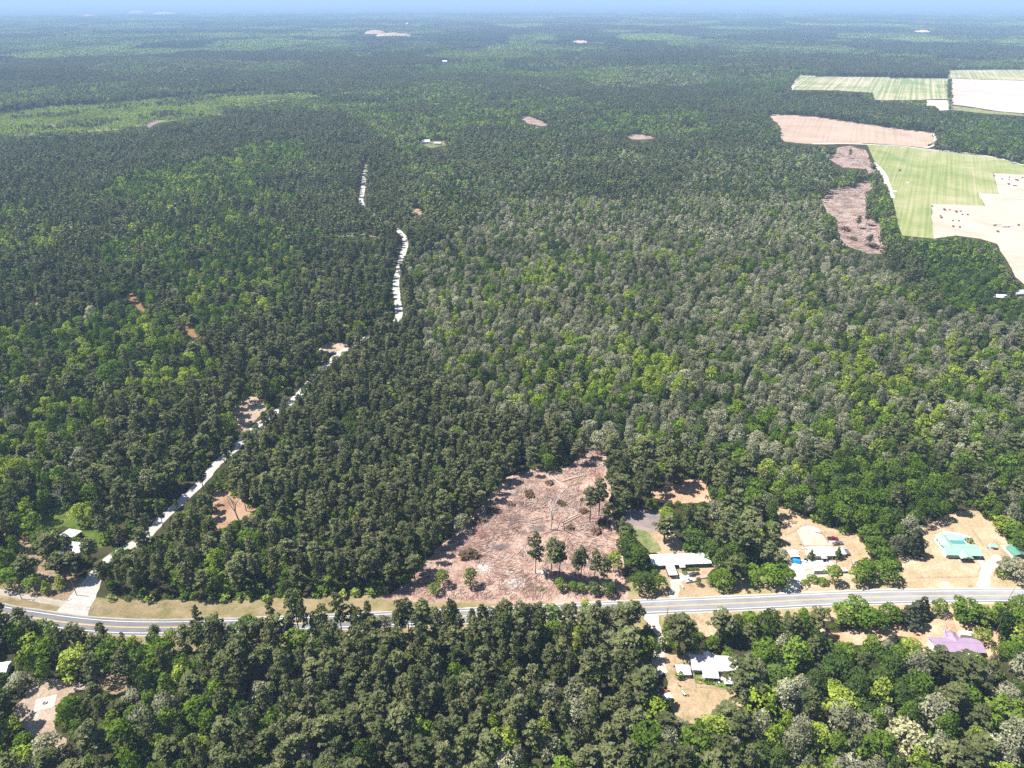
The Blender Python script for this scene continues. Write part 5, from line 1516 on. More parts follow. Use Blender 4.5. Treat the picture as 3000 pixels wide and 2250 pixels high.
def window(parent, face, a, base, w, h, at, name='window'):
    """A framed window standing 3 cm proud of a wall: face f/l/r/b, a = place along the wall, at = the wall's coordinate."""
    fr, pn = MB(), MB()
    d = .06
    if face in 'fb':
        s = -1 if face == 'f' else 1
        ya, yb = sorted((at, at + s * d)); yc, yd = sorted((at + s * .01, at + s * .035))
        t = .09
        fr.box(a, a + t, ya, yb, base, base + h); fr.box(a + w - t, a + w, ya, yb, base, base + h)
        fr.box(a + t, a + w - t, ya, yb, base, base + t); fr.box(a + t, a + w - t, ya, yb, base + h - t, base + h)
        if name == 'window': fr.box(a + w / 2 - .03, a + w / 2 + .03, ya, yb, base + t, base + h - t)
        pn.box(a + t, a + w - t, yc, yd, base + t, base + h - t)
    else:
        s = -1 if face == 'l' else 1
        xa, xb = sorted((at, at + s * d)); xc, xd = sorted((at + s * .01, at + s * .035))
        t = .09
        fr.box(xa, xb, a, a + t, base, base + h); fr.box(xa, xb, a + w - t, a + w, base, base + h)
        fr.box(xa, xb, a + t, a + w - t, base, base + t); fr.box(xa, xb, a + t, a + w - t, base + h - t, base + h)
        pn.box(xc, xd, a + t, a + w - t, base + t, base + h - t)
    o = fr.build(name, PAINT['trim'], parent)
    pn.build('pane', PAINT['glass'] if name == 'window' else PAINT['wood'], o)
    return o


def post(parent, x, y, z0, z1, mat='trim', r=.07, name='post'):
    mb = MB()
    mb.box(x - r, x + r, y - r, y + r, z0, z1)
    return mb.build(name, PAINT[mat], parent)


def boxed(parent, name, mat, *a, **k):
    mb = MB()
    mb.box(*a, **k)
    return mb.build(name, PAINT[mat], parent)


# -- the long white house
h = thing('white_house', 'long low white-roofed house with a carport wing, right of the cut lot', 'house', (72.3, 281.0, 0), math.atan2(1.9, 31))
walls(h, .6, 30.5, .9, 7.4, 2.6, 3.25, PAINT['brick_wall'])
gable_roof(h, .2, 30.8, .5, 7.8, 2.7, 3.35, PAINT['white_roof'], over=.5)
boxed(h, 'roof_edge', 'white_roof', 26.4, 26.55, .2, 8.1, 2.95, 3.55)
boxed(h, 'eave_shade_strip', 'dark', .1, 30.9, -.05, 0.02, 2.45, 2.7)  # dark strip painting the shade below the front eave
for a, w in ((1.6, 1.6), (4.2, 1.4), (18.6, 1.7), (21.5, 1.7), (25.0, 1.6), (28.0, 1.4)): window(h, 'f', a, 1.0, w, 1.2, .9)
window(h, 'f', 14.9, 0.05, 1.0, 2.05, .9, 'door')
cp = boxed(h, 'carport_roof', 'white_roof', 6.9, 11.3, -7.3, -.15, 2.62, 2.78)
boxed(h, 'carport_side', 'brick_wall', 7.0, 7.12, -5.9, .85, 0, 2.62)
for q in ((7.1, -7.1), (11.1, -7.1), (11.1, -3.6), (11.1, -.4)): post(h, q[0], q[1], 0, 2.62)
boxed(h, 'porch_roof', 'white_roof', 13.9, 16.8, -1.95, -.1, 2.55, 2.69)
for q in (14.0, 16.7): post(h, q, -1.8, 0, 2.55)
boxed(h, 'chimney', 'brick_wall', 13.2, 14.4, 7.9, 8.9, 0, 4.2)
boxed(h, 'walkway', 'concrete', 12.4, 13.5, -7.5, .85, 0, .06)

hg = thing('hedge', 'clipped flat-topped hedge along the front wall of the white house', 'hedge', (89.9, 280.6, 0), .05)
r9 = np.random.default_rng(5)
lb = [(np.array([a, 0, .75]), (.75, .7, .72)) for a in np.arange(.5, 6.1, .62)]
v_, c_ = crown_lobes(r9, lb, 1.3, .3, .6, low=-.7)
link('foliage', tree_mesh('hedge_leaves', [L_GREEN], v_, c_, None), hg)
w = MB()
for a in np.arange(.5, 6.1, 1.2): w.tube([(a, 0, -.05), (a, 0, .9)], [.04, .03], 4)
w.build('stem', BARK_O, hg)
plant_tree('bush', 88.6, 278.2, 1.6, 1.5, 'low round bush at the end of the clipped hedge')


# -- vehicles
def wheel_parts(parent, spots, r=.38, w=.24):
    for x, y in spots:
        mb = MB(); mb.cyl((x, y, r), (0, 1, 0), r, w, 14)
        o = mb.build('wheel', PAINT['tyre'], parent)
        s = 1 if y > 0 else -1
        mb = MB(); mb.cyl((x, y + s * (w / 2 + .005), r), (0, 1, 0), r * .6, .03, 10)
        mb.build('rim', PAINT['rim'], o)


def pickup(label, A, B, paint, bed='dark', topper=False):
    """A pickup truck whose nose is at A and tail at B."""
    A, B = Vector(A), Vector(B)
    d = (B - A)
    L = 5.7
    o = thing('pickup_truck', label, 'pickup truck', ((A.x + B.x) / 2, (A.y + B.y) / 2, .05), math.atan2(d.y, d.x), 'pickups parked by the houses')
    p = PAINT[paint]
    mb = MB()      # lower body with hood and an open bed: a side profile run across the width, with the bed let in
    W = .97
    x0 = -L / 2
    mb.box(x0, x0 + 1.55, -W, W, .45, 1.08, top=(.12, 0, .1, .1))            # nose and hood
    mb.box(x0 + 1.55, x0 + 3.62, -W, W, .42, 1.12)                            # below the cab
    mb.box(x0 + 3.62, x0 + L, -W, W, .45, .74)                                 # bed floor
    mb.box(x0 + 3.62, x0 + L, -W, -W + .12, .74, 1.14); mb.box(x0 + 3.62, x0 + L, W - .12, W, .74, 1.14)
    mb.build('body', p, o)
    boxed(o, 'tailgate', paint, x0 + L - .1, x0 + L + .005, -W + .12, W - .12, .742, 1.13)
    boxed(o, 'bed_liner', bed, x0 + 3.64, x0 + L - .11, -W + .13, W - .13, .743, .77)
    cab = boxed(o, 'cab', paint, x0 + 1.62, x0 + 3.6, -W + .04, W - .04, 1.122, 1.78, top=(.55, .18, .2, .2))
    # glazing laid just outside the cab's slopes
    def pane(pts, nm):
        mb = MB(); mb.add(pts, [(0, 1, 2, 3)]); mb.build(nm, PAINT['glass'], o)
    a, b = x0 + 1.62, x0 + 3.6
    pane([(a + .03, -W + .14, 1.16), (a + .03, W - .14, 1.16), (a + .5, W - .27, 1.74), (a + .5, -W + .27, 1.74)], 'windshield')
    pane([(b + .0, W - .16, 1.2), (b + .0, -W + .16, 1.2), (b - .15, -W + .26, 1.7), (b - .15, W - .26, 1.7)], 'rear_window')
    for s in (-1, 1):
        y1_, y2_ = s * (W - .02), s * (W - .2)
        q = [(a + .26, y1_, 1.18), (b - .1, y1_, 1.18), (b - .22, y2_, 1.72), (a + .62, y2_, 1.72)]
        pane(q if s < 0 else q[::-1], 'side_window')
        boxed(o, 'headlight', 'lamp', x0 - .012, x0 + .05, min(s * .9, s * .55), max(s * .9, s * .55), .74, .9)
        boxed(o, 'tail_light', 'tail', x0 + L, x0 + L + .02, min(s * .95, s * .86), max(s * .95, s * .86), .8, 1.08)
    boxed(o, 'front_bumper', 'rim', x0 - .1, x0 - .015, -W, W, .42, .62)
    boxed(o, 'rear_bumper', 'rim', x0 + L + .022, x0 + L + .12, -W, W, .45, .62)
    if topper: boxed(o, 'bed_cover', 'slate', x0 + 3.66, x0 + L - .02, -W + .02, W - .02, 1.142, 1.62, top=(.1, .15, .15, .15))
    wheel_parts(o, [(x0 + 1.0, -W + .05), (x0 + 1.0, W - .05), (x0 + 4.6, -W + .05), (x0 + 4.6, W - .05)])
    return o


pickup('charcoal pickup parked on the grass before the clipped hedge', (90.3, 276.6, 0), (96.0, 277.4, 0), 'charcoal', 'tyre')
pickup('silver pickup parked below the charcoal one beside the sandy driveway', (87.6, 271.9, 0), (93.2, 273.1, 0), 'silver', 'white_paint')
pickup('dark red pickup parked beside the curved fence of the pale pen', (177.8, 304.4, 0), (172.2, 304.8, 0), 'red', 'tyre')
pickup('slate grey pickup on the pale slab below the dark red one', (173.3, 300.2, 0), (178.9, 301.0, 0), 'slate', 'slate')

t = thing('flatbed_trailer', 'faded red flatbed trailer parked behind the silver pickup', 'trailer', (96.8, 275.4, 0), math.radians(14))
boxed(t, 'deck', 'pink_deck', -2.9, 2.9, -1.1, 1.1, .62, .72)
boxed(t, 'frame', 'dark', -2.8, 2.8, -.95, .95, .48, .619)
mb = MB(); mb.tube([(-2.9, 0, .55), (-4.1, 0, .45)], .06, 6); mb.build('drawbar', PAINT['steel'], t)
wheel_parts(t, [(.3, -1.2), (.3, 1.2), (1.2, -1.2), (1.2, 1.2)], .34, .2)

for k, (p, lab) in enumerate((((1953, 1723), 'white board gate leaf left of the white house driveway'), ((1996, 1718), 'white board gate leaf right of the white house driveway'))):
    q = G(*p)
    g = thing('gate', lab, 'gate', (q.x, q.y, 0), math.radians(108 if k else 75), 'white gate leaves at the driveway')
    for s in range(4): boxed(g, 'board', 'trim', -1.7, 1.7, -.03, .03, .35 + s * .3, .57 + s * .3)
    for s in (-1.75, 1.75): boxed(g, 'gate_post', 'trim', s - .07, s + .07, -.07, .07, 0, 1.65)

for (u_, v_2, sx_, lab) in ((1966, 1687, 1.0, 'small dark barrow standing left of the carport opening'), (1985, 1686, 1.0, 'small dark mower standing right of the carport opening')):
    q = G(u_, v_2)
    t = thing('garden_machine', lab, 'garden machine', (q.x, q.y, 0), .4)
    boxed(t, 'body', 'charcoal', -.8, .8, -.45, .45, .35, .8, top=(.2, .1, .1, .1))
    wheel_parts(t, [(-.55, -.5), (-.55, .5), (.5, -.5), (.5, .5)], .24, .14)
    mb = MB(); mb.tube([(.6, 0, .8), (1.3, 0, 1.15)], .04, 5); mb.build('handle', PAINT['steel'], t)


# -- the pale-roofed house with its crowded gravelled yard
h = thing('pale_house', 'house with a pale pinkish roof in the crowded gravelled yard', 'house', (156.2, 288.4, 0), .02)
walls(h, .5, 13.4, .6, 6.4, 2.6, 4.0, PAINT['grey_wall'])
gable_roof(h, .2, 13.6, .3, 6.7, 2.7, 4.15, PAINT['pink_roof'])
boxed(h, 'gable_panel', 'white_wall', .44, .5, .62, 6.38, .05, 2.6)
for a, w in ((1.6, 1.5), (3.9, 1.2), (9.2, 1.6), (11.5, 1.2)): window(h, 'f', a, .95, w, 1.15, .6)
window(h, 'f', 6.6, .05, 1.0, 2.0, .6, 'door')
boxed(h, 'porch_roof', 'pink_roof', 5.6, 8.6, -1.9, -.22, 2.5, 2.62)
for q in (5.75, 8.45): post(h, q, -1.75, 0, 2.5)
mb = MB(); mb.tube([(4.2, 4.2, 3.9), (4.2, 4.2, 4.9)], .05, 5); mb.build('vent_pipe', PAINT['steel'], h)

v = thing('white_outbuilding', 'white flat-roofed outbuilding touching the right end of the pale-roofed house', 'outbuilding', (171.7, 290.0, 0), .06)
walls(v, 0, 4.4, 0, 4.8, 2.35, 2.4, PAINT['grey_wall'])
boxed(v, 'roof', 'white_roof', -.15, 4.55, -.15, 4.95, 2.42, 2.56)
window(v, 'f', 1.6, .9, 1.0, .9, 0)
v = thing('grey_lean_to', 'dark grey lean-to at the right end of the white outbuilding', 'lean-to', (176.6, 291.4, 0), .06)
walls(v, .05, 2.3, 0, 3.5, 1.5, 1.52, PAINT['slate'])
boxed(v, 'roof', 'slate', 0.03, 2.45, -.15, 3.65, 1.54, 1.64)
post(v, 2.2, .2, 0, 1.5)

s = thing('white_shed', 'white-roofed shed with the blue tarp against its front', 'shed', (146.3, 288.1, 0), .05)
walls(s, .15, 4.2, .2, 5.2, 2.2, 2.5, PAINT['wood'], 'y')
gable_roof(s, .1, 4.25, .2, 5.2, 2.28, 2.62, PAINT['white_roof'], 'y', .25)
t = thing('blue_tarp_cover', 'bright blue tarp draped over a frame at the front of the white shed', 'tarp cover', (149.0, 286.9, 0), -.38)
mb = MB()
mb.add([(-2.3, -1.5, .25), (2.3, -1.5, .2), (2.4, 1.3, .3), (-2.3, 1.3, .3), (-1.8, -.9, 1.6), (1.7, -.95, 1.75), (1.8, .8, 1.7), (-1.9, .9, 1.55), (0, -.2, 2.05)],
       [(0, 1, 5, 4), (1, 2, 6, 5), (2, 3, 7, 6), (3, 0, 4, 7), (4, 5, 8), (5, 6, 8), (6, 7, 8), (7, 4, 8)])
mb.build('tarp', PAINT['blue_tarp'], t)
for q in ((-2.2, -1.4), (2.2, -1.4), (2.2, 1.2), (-2.2, 1.2)): post(t, q[0], q[1], 0, .3, 'steel', .05)


def box_trailer(label, x, y, rz, L, W, H, wall='grey_wall', z=.55):
    t = thing('box_trailer', label, 'trailer', (x, y, 0), rz)
    walls(t, -L / 2, L / 2, -W / 2, W / 2, H, H + .01, PAINT[wall], z0=z)
    boxed(t, 'roof', 'white_roof', -L / 2 - .05, L / 2 + .05, -W / 2 - .05, W / 2 + .05, H + .02, H + .12)
    wheel_parts(t, [(-.4, -W / 2 + .05), (-.4, W / 2 - .05), (.5, -W / 2 + .05), (.5, W / 2 - .05)], .36, .2)
    mb = MB(); mb.tube([(L / 2, 0, z + .05), (L / 2 + 1.1, 0, .5)], .06, 5); mb.build('drawbar', PAINT['steel'], t)
    window(t, 'f', -L / 2 + 1, z + .7, .9, .6, -W / 2)
    return t


box_trailer('long white box trailer parked in the middle of the gravelled yard', 158.0, 278.9, .03, 6.6, 2.3, 2.5)
box_trailer('small white trailer right of the egg-shaped tree', 170.8, 279.5, .05, 2.5, 2.2, 1.5, 'charcoal', .4)
t = thing('canopy_tent', 'small white pitched canopy beside the egg-shaped tree', 'canopy', (165.9, 283.6, 0), .78)
for q in ((-1.3, -1.3), (1.3, -1.3), (1.3, 1.3), (-1.3, 1.3)): post(t, q[0], q[1], 0, 1.75, 'steel', .04)
mb = MB(); mb.add([(-1.45, -1.45, 1.75), (1.45, -1.45, 1.75), (1.45, 1.45, 1.75), (-1.45, 1.45, 1.75), (0, -.6, 2.5), (0, .6, 2.5)], [(0, 1, 4), (1, 2, 5, 4), (2, 3, 5), (3, 0, 4, 5), (3, 2, 1, 0)])
mb.build('canopy', PAINT['white_tarp'], t)
t = thing('covered_stack', 'long stack under a torn white tarp behind the pale pen', 'covered stack', (167.5, 313.2, 0), -.42)
mb = MB()
pr = [(-3.9, .0), (-3.2, .9), (-1.0, 1.1), (1.2, .95), (3.2, .6), (4.1, .05)]
vs = []
for x_, z_ in pr: vs += [(x_, -1.5, .02), (x_ * .97, -.7, z_), (x_ * .95, .6, z_ * 1.1), (x_, 1.4, .02)]
mb.add(vs, [(i * 4 + j, (i + 1) * 4 + j, (i + 1) * 4 + j + 1, i * 4 + j + 1) for i in range(5) for j in range(3)])
mb.build('tarp', PAINT['white_tarp'], t)
boxed(t, 'beam', 'steel', -3.0, 3.6, -1.95, -1.75, .05, .3); boxed(t, 'beam', 'dark', 1.5, 4.6, -2.4, -2.2, .05, .25)

mb = MB()
rj = random.Random(4)


def junk(label, spots, mats, name='scrap_pile', cat='scrap', group=None, flat=False):
    """A heap of odd boards, drums and boxes that one sees as separate pale and dark bits."""
    t = thing(name, label, cat, (spots[0][0], spots[0][1], 0), 0, group)
    ox, oy = spots[0][0], spots[0][1]
    for (x, y, l_, w_, h_, rz, mt) in spots:
        mb = MB()
        c, s = math.cos(rz), math.sin(rz)
        mb.box(-l_ / 2, l_ / 2, -w_ / 2, w_ / 2, 0, h_, top=(.04, .02, .03, .05))
        mb.v = [(x - ox + a * c - b * s, y - oy + a * s + b * c, z) for a, b, z in mb.v]
        mb.build('board' if l_ > 2.2 * w_ else 'box', PAINT[mt], t)
    return t


def scatter_bits(label, u0, u1, v0, v1, n, mats, big=1.2, seed=1, name='scrap_pile', cat='scrap'):
    r = random.Random(seed)
    sp = []
    for _ in range(n):
        p = G(r.uniform(u0, u1), r.uniform(v0, v1))
        l_ = r.uniform(.5, big) * (2 if r.random() < .3 else 1)
        sp.append((p.x, p.y, l_, r.uniform(.35, .9), r.uniform(.15, .9), r.uniform(0, 3), r.choice(mats)))
    return junk(label, sp, mats, name, cat)


scatter_bits('heap of white boards and a small boat right of the dark clipped evergreen', 2465, 2488, 1612, 1628, 10, ['white_paint', 'white_paint', 'steel', 'wood', 'white_tarp'], 2.0, 3)
scatter_bits('dark drums and tyres lying below the blue tarp', 2345, 2368, 1640, 1650, 9, ['tyre', 'charcoal', 'wood', 'white_paint'], 1.0, 5)
scatter_bits('scrap strewn along the front of the pale-roofed house', 2385, 2450, 1632, 1640, 16, ['wood', 'charcoal', 'white_paint', 'concrete', 'steel'], 1.1, 6)
scatter_bits('boxes and barrels between the white canopy and the box trailer', 2417, 2432, 1640, 1652, 8, ['blue_tarp', 'charcoal', 'white_paint', 'steel'], 1.0, 7)
scatter_bits('pale scrap bits at the left wall of the pale-roofed house', 2336, 2362, 1595, 1634, 12, ['concrete', 'wood', 'white_paint'], .9, 8)
scatter_bits('white bits near the roadside row of oaks', 2494, 2506, 1646, 1656, 5, ['white_paint', 'steel'], 1.2, 9)
scatter_bits('dry branch pile at the top of the gravelled yard', 2308, 2336, 1526, 1536, 12, ['wood', 'pole_wood'], 2.2, 10, 'branch_pile', 'branches')
scatter_bits('pale boards lying beside the driveway mouth of the gravelled yard', 2344, 2364, 1716, 1724, 5, ['white_paint', 'wood'], 1.8, 12)

# the pale pen behind it with its fence
pen = [(2332, 1555), (2346, 1543), (2362, 1541), (2380, 1546), (2398, 1556), (2412, 1571), (2424, 1590), (2440, 1596), (2362, 1598), (2352, 1597), (2344, 1580)]
M['pen'] = soil('raked_sand', [(0.3, (0.44, 0.36, 0.27)), (0.5, (0.56, 0.46, 0.37)), (0.75, (0.62, 0.53, 0.45))], .15, 1.0, fine_amt=.3)
sheet('sand_pen', M['pen'], .085, fractal_outline([G(*q) for q in pen], 2, .2, 5))


def fence(label, pts, h=1.3, gap=3.0, mat='steel', rails=3, name='wire_fence', rail_r=.025, post_r=.05, cat='fence'):
    """Posts (each its own part) and the wires strung between them."""
    P = [G(*q) if len(q) == 2 else Vector(q) for q in pts]
    f = thing(name, label, cat, (P[0].x, P[0].y, 0))
    o = Vector((P[0].x, P[0].y, 0))
    spots = []
    for a, b in zip(P[:-1], P[1:]):
        n = max(1, round((b - a).length / gap))
        spots += [a.lerp(b, i / n) for i in range(n)]
    spots.append(P[-1])
    me = None
    for s in spots:
        if me is None:
            mb = MB(); mb.tube([(0, 0, 0), (0, 0, h)], post_r, 6); me = mb.mesh('fence_post', PAINT[mat])
        link('post', me, f, (s.x - o.x, s.y - o.y, 0))
    for k in range(rails):
        z = h * (k + 1) / rails - .04
        mb = MB(); mb.tube([(s.x - o.x, s.y - o.y, z) for s in spots], rail_r, 4)
        mb.build('wire' if rails > 1 else 'top_rail', PAINT[mat], f)
    return f


fence('curved wire fence around the pale pen behind the pale-roofed house', [(2352, 1596), (2343, 1580), (2331, 1556), (2345, 1543), (2362, 1540), (2381, 1545), (2399, 1555), (2413, 1570), (2425, 1590)], 1.2, 2.6, 'wood', 3, rail_r=.035)
fence('low fence line running from the pen towards the pine stand', [(2331, 1556), (2315, 1562), (2300, 1570)], 1.1, 2.6, 'wood', 2)
q = [G(2426, 1581), G(2447, 1583), G(2464, 1592), G(2448, 1596), G(2430, 1592)]
sheet('pale_slab', PAINT['concrete'], .09, q)


# -- the green-roofed house with the pool
h = thing('green_house', 'mint green metal-roofed house with a back wing and front gable', 'house', (228.4, 289.3, 0), -.045)
walls(h, .5, 12.3, .6, 8.0, 2.6, 4.3, PAINT['grey_wall'])  # siding greyed so its colour holds the shade on the front walls
gable_roof(h, .3, 18.4, .3, 8.3, 2.7, 4.5, PAINT['mint_roof'])
boxed(h, 'carport_back', 'brick_wall', 12.35, 17.9, 5.0, 5.15, 0, 2.68)
for q in ((14.2, .7), (18.1, .7), (18.1, 4.5), (18.1, 7.6)): post(h, q[0], q[1], 0, 2.68)
walls(h, 1.4, 6.6, 8.05, 15.6, 2.6, 4.2, PAINT['white_wall'], 'y', 'wing_wall')
gable_roof(h, 1.3, 6.7, 4.2, 15.5, 2.72, 4.42, PAINT['mint_roof'], 'y', .45, name='wing_roof')
gable_roof(h, 6.4, 12.2, -2.4, 4.2, 2.66, 4.1, PAINT['mint_roof'], 'y', .4, name='porch_roof')
mb = MB(); mb.add([(6.5, -2.45, 2.66), (12.1, -2.45, 2.66), (9.3, -2.45, 4.0)], [(0, 1, 2)]); mb.build('gable', PAINT['grey_wall'], h)
for q in (6.5, 8.6, 10.4, 12.1): post(h, q, -2.3, 0, 2.66, 'wood')
boxed(h, 'porch_floor', 'concrete', 6.2, 12.6, -2.7, .58, 0, .15)
boxed(h, 'painted_sunlit_wall', 'white_wall', .43, .5, .6, 8.0, .05, 2.6)  # white sheet over the grey siding, painting the sunlit left wall
for a, w in ((1.3, 1.5), (3.0, .9), (4.6, 1.0)): window(h, 'f', a, 1.0, w, 1.1, .6)
window(h, 'f', 8.8, .16, 1.0, 2.05, .6, 'door')
for a in (9.5, 12.2): window(h, 'l', a, 1.0, 1.5, 1.1, 1.4)
boxed(h, 'back_porch_roof', 'teal_roof', 7.2, 14.9, 8.85, 12.6, 2.35, 2.47)
for q in (7.4, 11.0, 14.7): post(h, q, 12.4, 0, 2.35)
boxed(h, 'foundation_strip', 'concrete', -.9, .42, .4, 15.4, 0, .05)
boxed(h, 'patio', 'concrete', 12.8, 16.5, -4.0, .5, 0, .05)

p = thing('swimming_pool', 'oval turquoise pool with a white rim behind the green-roofed house', 'pool', (244.0, 306.3, 0), -.32)
n = 40
ov = lambda a, b, z: [(a * math.copysign(abs(math.cos(t)) ** .85, math.cos(t)), b * math.copysign(abs(math.sin(t)) ** .85, math.sin(t)), z) for t in [2 * math.pi * k / n for k in range(n)]]
mb = MB()
vs = ov(7.2, 3.6, 0) + ov(7.1, 3.5, .45) + ov(5.9, 2.6, .45) + ov(5.8, 2.5, .12)
mb.add(vs, [(r_ * n + k, r_ * n + (k + 1) % n, (r_ + 1) * n + (k + 1) % n, (r_ + 1) * n + k) for r_ in range(3) for k in range(n)])
mb.build('rim', PAINT['pool_shell'], p)
mb = MB(); mb.add(ov(5.83, 2.53, .3), [tuple(range(n))]); mb.build('water', PAINT['water'], p)
st = MB(); st.box(5.2, 6.8, -.6, .6, .46, .62); st.build('step', PAINT['white_paint'], p)
sheet('concrete_drive', PAINT['concrete'], .095, [G(2856, 1631), G(2870, 1630), G(2890, 1655), G(2872, 1657)])

s = thing('green_shed', 'small green-roofed shed with a front gable at the picture edge', 'shed', (263.9, 289.0, 0), .06)
walls(s, .3, 6.2, .6, 6.6, 2.2, 3.2, PAINT['brick_wall'], 'y')
boxed(s, 'side_board', 'white_wall', .22, .29, .6, 6.6, .02, 2.2)
gable_roof(s, .1, 6.4, .2, 6.8, 2.3, 3.4, PAINT['green_roof'], 'y', .4)
boxed(s, 'door', 'dark', 2.2, 4.4, .53, .59, .02, 2.1)
q = G(2945, 1606)
boxed(None, 'pale_board', 'white_paint', q.x - 1.3, q.x + 1.3, q.y - 2.6, q.y + 2.2, .03, .25)
tag(bpy.data.objects['pale_board'], 'long white board lying left of the small green shed', 'board')
q = G(2908, 1604)
t = thing('play_house', 'small white and blue playhouse on the sand right of the pool', 'playhouse', (q.x, q.y, 0), -.3)
boxed(t, 'wall', 'white_paint', -1.6, 1.3, -1.3, 1.3, 0, 1.3)
gable_roof(t, -1.6, 1.3, -1.3, 1.3, 1.31, 1.9, PAINT['mint_roof'], 'x', .2)
boxed(t, 'awning', 'charcoal', -.2, 1.2, -2.0, -1.32, .1, 1.0)
boxed(t, 'mat', 'blue_tarp', -3.2, -1.75, -1.9, -.4, 0, .15)
for k, (u_, v_2, hh, lab) in enumerate(((2908, 1594, 4.5, 'dark pole leaning behind the playhouse'), (2916, 1597, 3.0, 'shorter dark pole right of the leaning one'))):
    q = G(u_, v_2)
    mb = MB(); mb.tube([(0, 0, 0), (.5 if k else 1.1, .2, hh)], .09, 6)
    tag(mb.build('clothes_pole', PAINT['pole_wood'], None, (q.x, q.y, 0)), lab, 'pole')
fence('long low fence across the front lawn of the green-roofed house', [(2652, 1695), (2700, 1694), (2760, 1693), (2820, 1692), (2861, 1690), (2866, 1672), (2872, 1657)], 1.2, 3.2, 'steel', 3)
fence('dark fence beside the round bush right of the sandy drive', [(2910, 1688), (2913, 1676), (2916, 1662)], 1.4, 2.2, 'pole_wood', 3, rail_r=.04)
fence('fence line along the back of the green house lawn', [(2690, 1548), (2740, 1546), (2790, 1549)], 1.2, 3.0, 'steel', 3)
fence('wire fence running down behind the pool to the shed', [(2842, 1548), (2860, 1572), (2880, 1602)], 1.2, 3.0, 'steel', 3)
q = G(2769, 1711)
mb = MB()
ring = [(1.9 * math.cos(a), .95 * math.sin(a), .18) for a in [2 * math.pi * k / 16 for k in range(17)]]
mb.tube(ring, .22, 6)
tag(mb.build('flower_bed_rim', PAINT['white_paint'], None, (q.x, q.y, 0)), 'oval white rim of a flower bed by the highway', 'flower bed')


# -- the lavender-roofed house
h = thing('lavender_house', 'house with a lavender metal roof, half hidden by pines', 'house', (189.9, 226.0, 0), -.035)
walls(h, .4, 21.4, .7, 7.4, 2.6, 4.1, PAINT['white_wall'])
gable_roof(h, .1, 21.6, .3, 7.8, 2.7, 4.25, PAINT['lavender_roof'])
gable_roof(h, 8.4, 13.6, 4.0, 11.0, 2.72, 4.2, PAINT['lavender_roof'], 'y', .4, name='back_roof')
walls(h, 8.8, 13.2, 7.45, 10.6, 2.65, 4.0, PAINT['white_wall'], 'y', 'back_wall')
boxed(h, 'awning', 'white_roof', 13.2, 18.6, -1.6, -.28, 2.4, 2.5)
for q in (13.3, 18.5): post(h, q, -1.5, 0, 2.4)
boxed(h, 'painted_carport_shade', 'dark', 18.9, 21.35, .63, .69, .05, 2.5)  # flat dark panel standing in for the shade inside the carport
mb = MB(); mb.add([(16.2, .85, 3.08), (17.0, .85, 3.08), (17.0, 2.2, 3.62), (16.2, 2.2, 3.62)], [(0, 1, 2, 3)]); mb.build('skylight', PAINT['white_paint'], h)
for a, w in ((1.8, 1.4), (4.5, 1.4), (14.3, 1.4), (16.4, 1.2)): window(h, 'f', a, 1.0, w, 1.1, .7)
t = thing('caravan', 'white caravan parked behind the lavender-roofed house', 'caravan', (209.6, 236.6, 0), -.16)
walls(t, -3.0, 3.0, -1.15, 1.15, 2.5, 2.52, PAINT['white_paint'], z0=.5)
boxed(t, 'roof', 'white_roof', -3.05, 3.05, -1.2, 1.2, 2.53, 2.64, top=(.1, .1, .1, .1))
for a in (-2.2, .8): window(t, 'f', a, 1.3, 1.1, .6, -1.15)
wheel_parts(t, [(-.3, -1.1), (-.3, 1.1)], .36, .2)
mb = MB(); mb.tube([(-3, 0, .55), (-4, 0, .45)], .06, 5); mb.build('drawbar', PAINT['steel'], t)
q = G(2770, 1852)
mb = MB(); mb.box(-.7, .7, -.5, .5, 0, .7, top=(.1, .1, .1, .1))
tag(mb.build('white_tank', PAINT['white_paint'], None, (q.x, q.y, 0)), 'small white tank behind the left part of the lavender roof', 'tank')


# -- the patched white house
h = thing('patched_house', 'white house with a stained patched roof and a wide front porch', 'house', (78.5, 216.2, 0), -.06)
walls(h, .4, 20.2, .5, 7.6, 2.6, 3.5, PAINT['grey_wall'])
gable_roof(h, .2, 20.4, .2, 7.8, 2.7, 3.65, PAINT['stained_roof'])
gable_roof(h, 6.6, 9.4, 3.9, 9.0, 2.75, 3.9, PAINT['white_roof'], 'y', .3, name='dormer_roof')
walls(h, 6.9, 9.1, 7.65, 8.6, 2.6, 3.6, PAINT['grey_wall'], 'y', 'back_wall')
mb = MB(); mb.slab([(4.2, -4.0, 2.72), (10.9, -4.0, 2.72), (10.9, 1.6, 3.16), (4.2, 1.6, 3.16)], .12); mb.build('porch_roof', PAINT['white_roof'], h)
boxed(h, 'porch_floor', 'concrete', 4.4, 10.7, -3.9, .48, 0, .5)
for q in (4.5, 6.6, 8.6, 10.6): post(h, q, -3.8, .5, 2.6)
for z_ in (.85, 1.25): boxed(h, 'railing', 'trim', 4.6, 8.4, -3.86, -3.8, z_, z_ + .09)
for k in range(3): boxed(h, 'step', 'concrete', 8.9, 10.2, -4.3 - .35 * k, -3.92 - .35 * k, 0, .42 - .13 * k)
boxed(h, 'stair_rail', 'trim', 8.75, 8.84, -5.2, -3.95, .6, .7)
for a, w in ((1.2, 1.3), (2.7, 1.0), (12.4, 1.3), (16.5, 1.4)): window(h, 'f', a, 1.0, w, 1.1, .5)
window(h, 'f', 7.2, .52, 1.0, 2.0, .5, 'door')
mb = MB()
for k in range(9):
    x_, y_ = rj.uniform(.8, 19), rj.uniform(.6, 3.4)
    z_ = 2.82 + (y_ + .3) / 4.3 * .95 + .02
    mb.box(x_, x_ + rj.uniform(.5, 1.4), y_, y_ + rj.uniform(.3, .7), z_ - .04, z_ + .06)
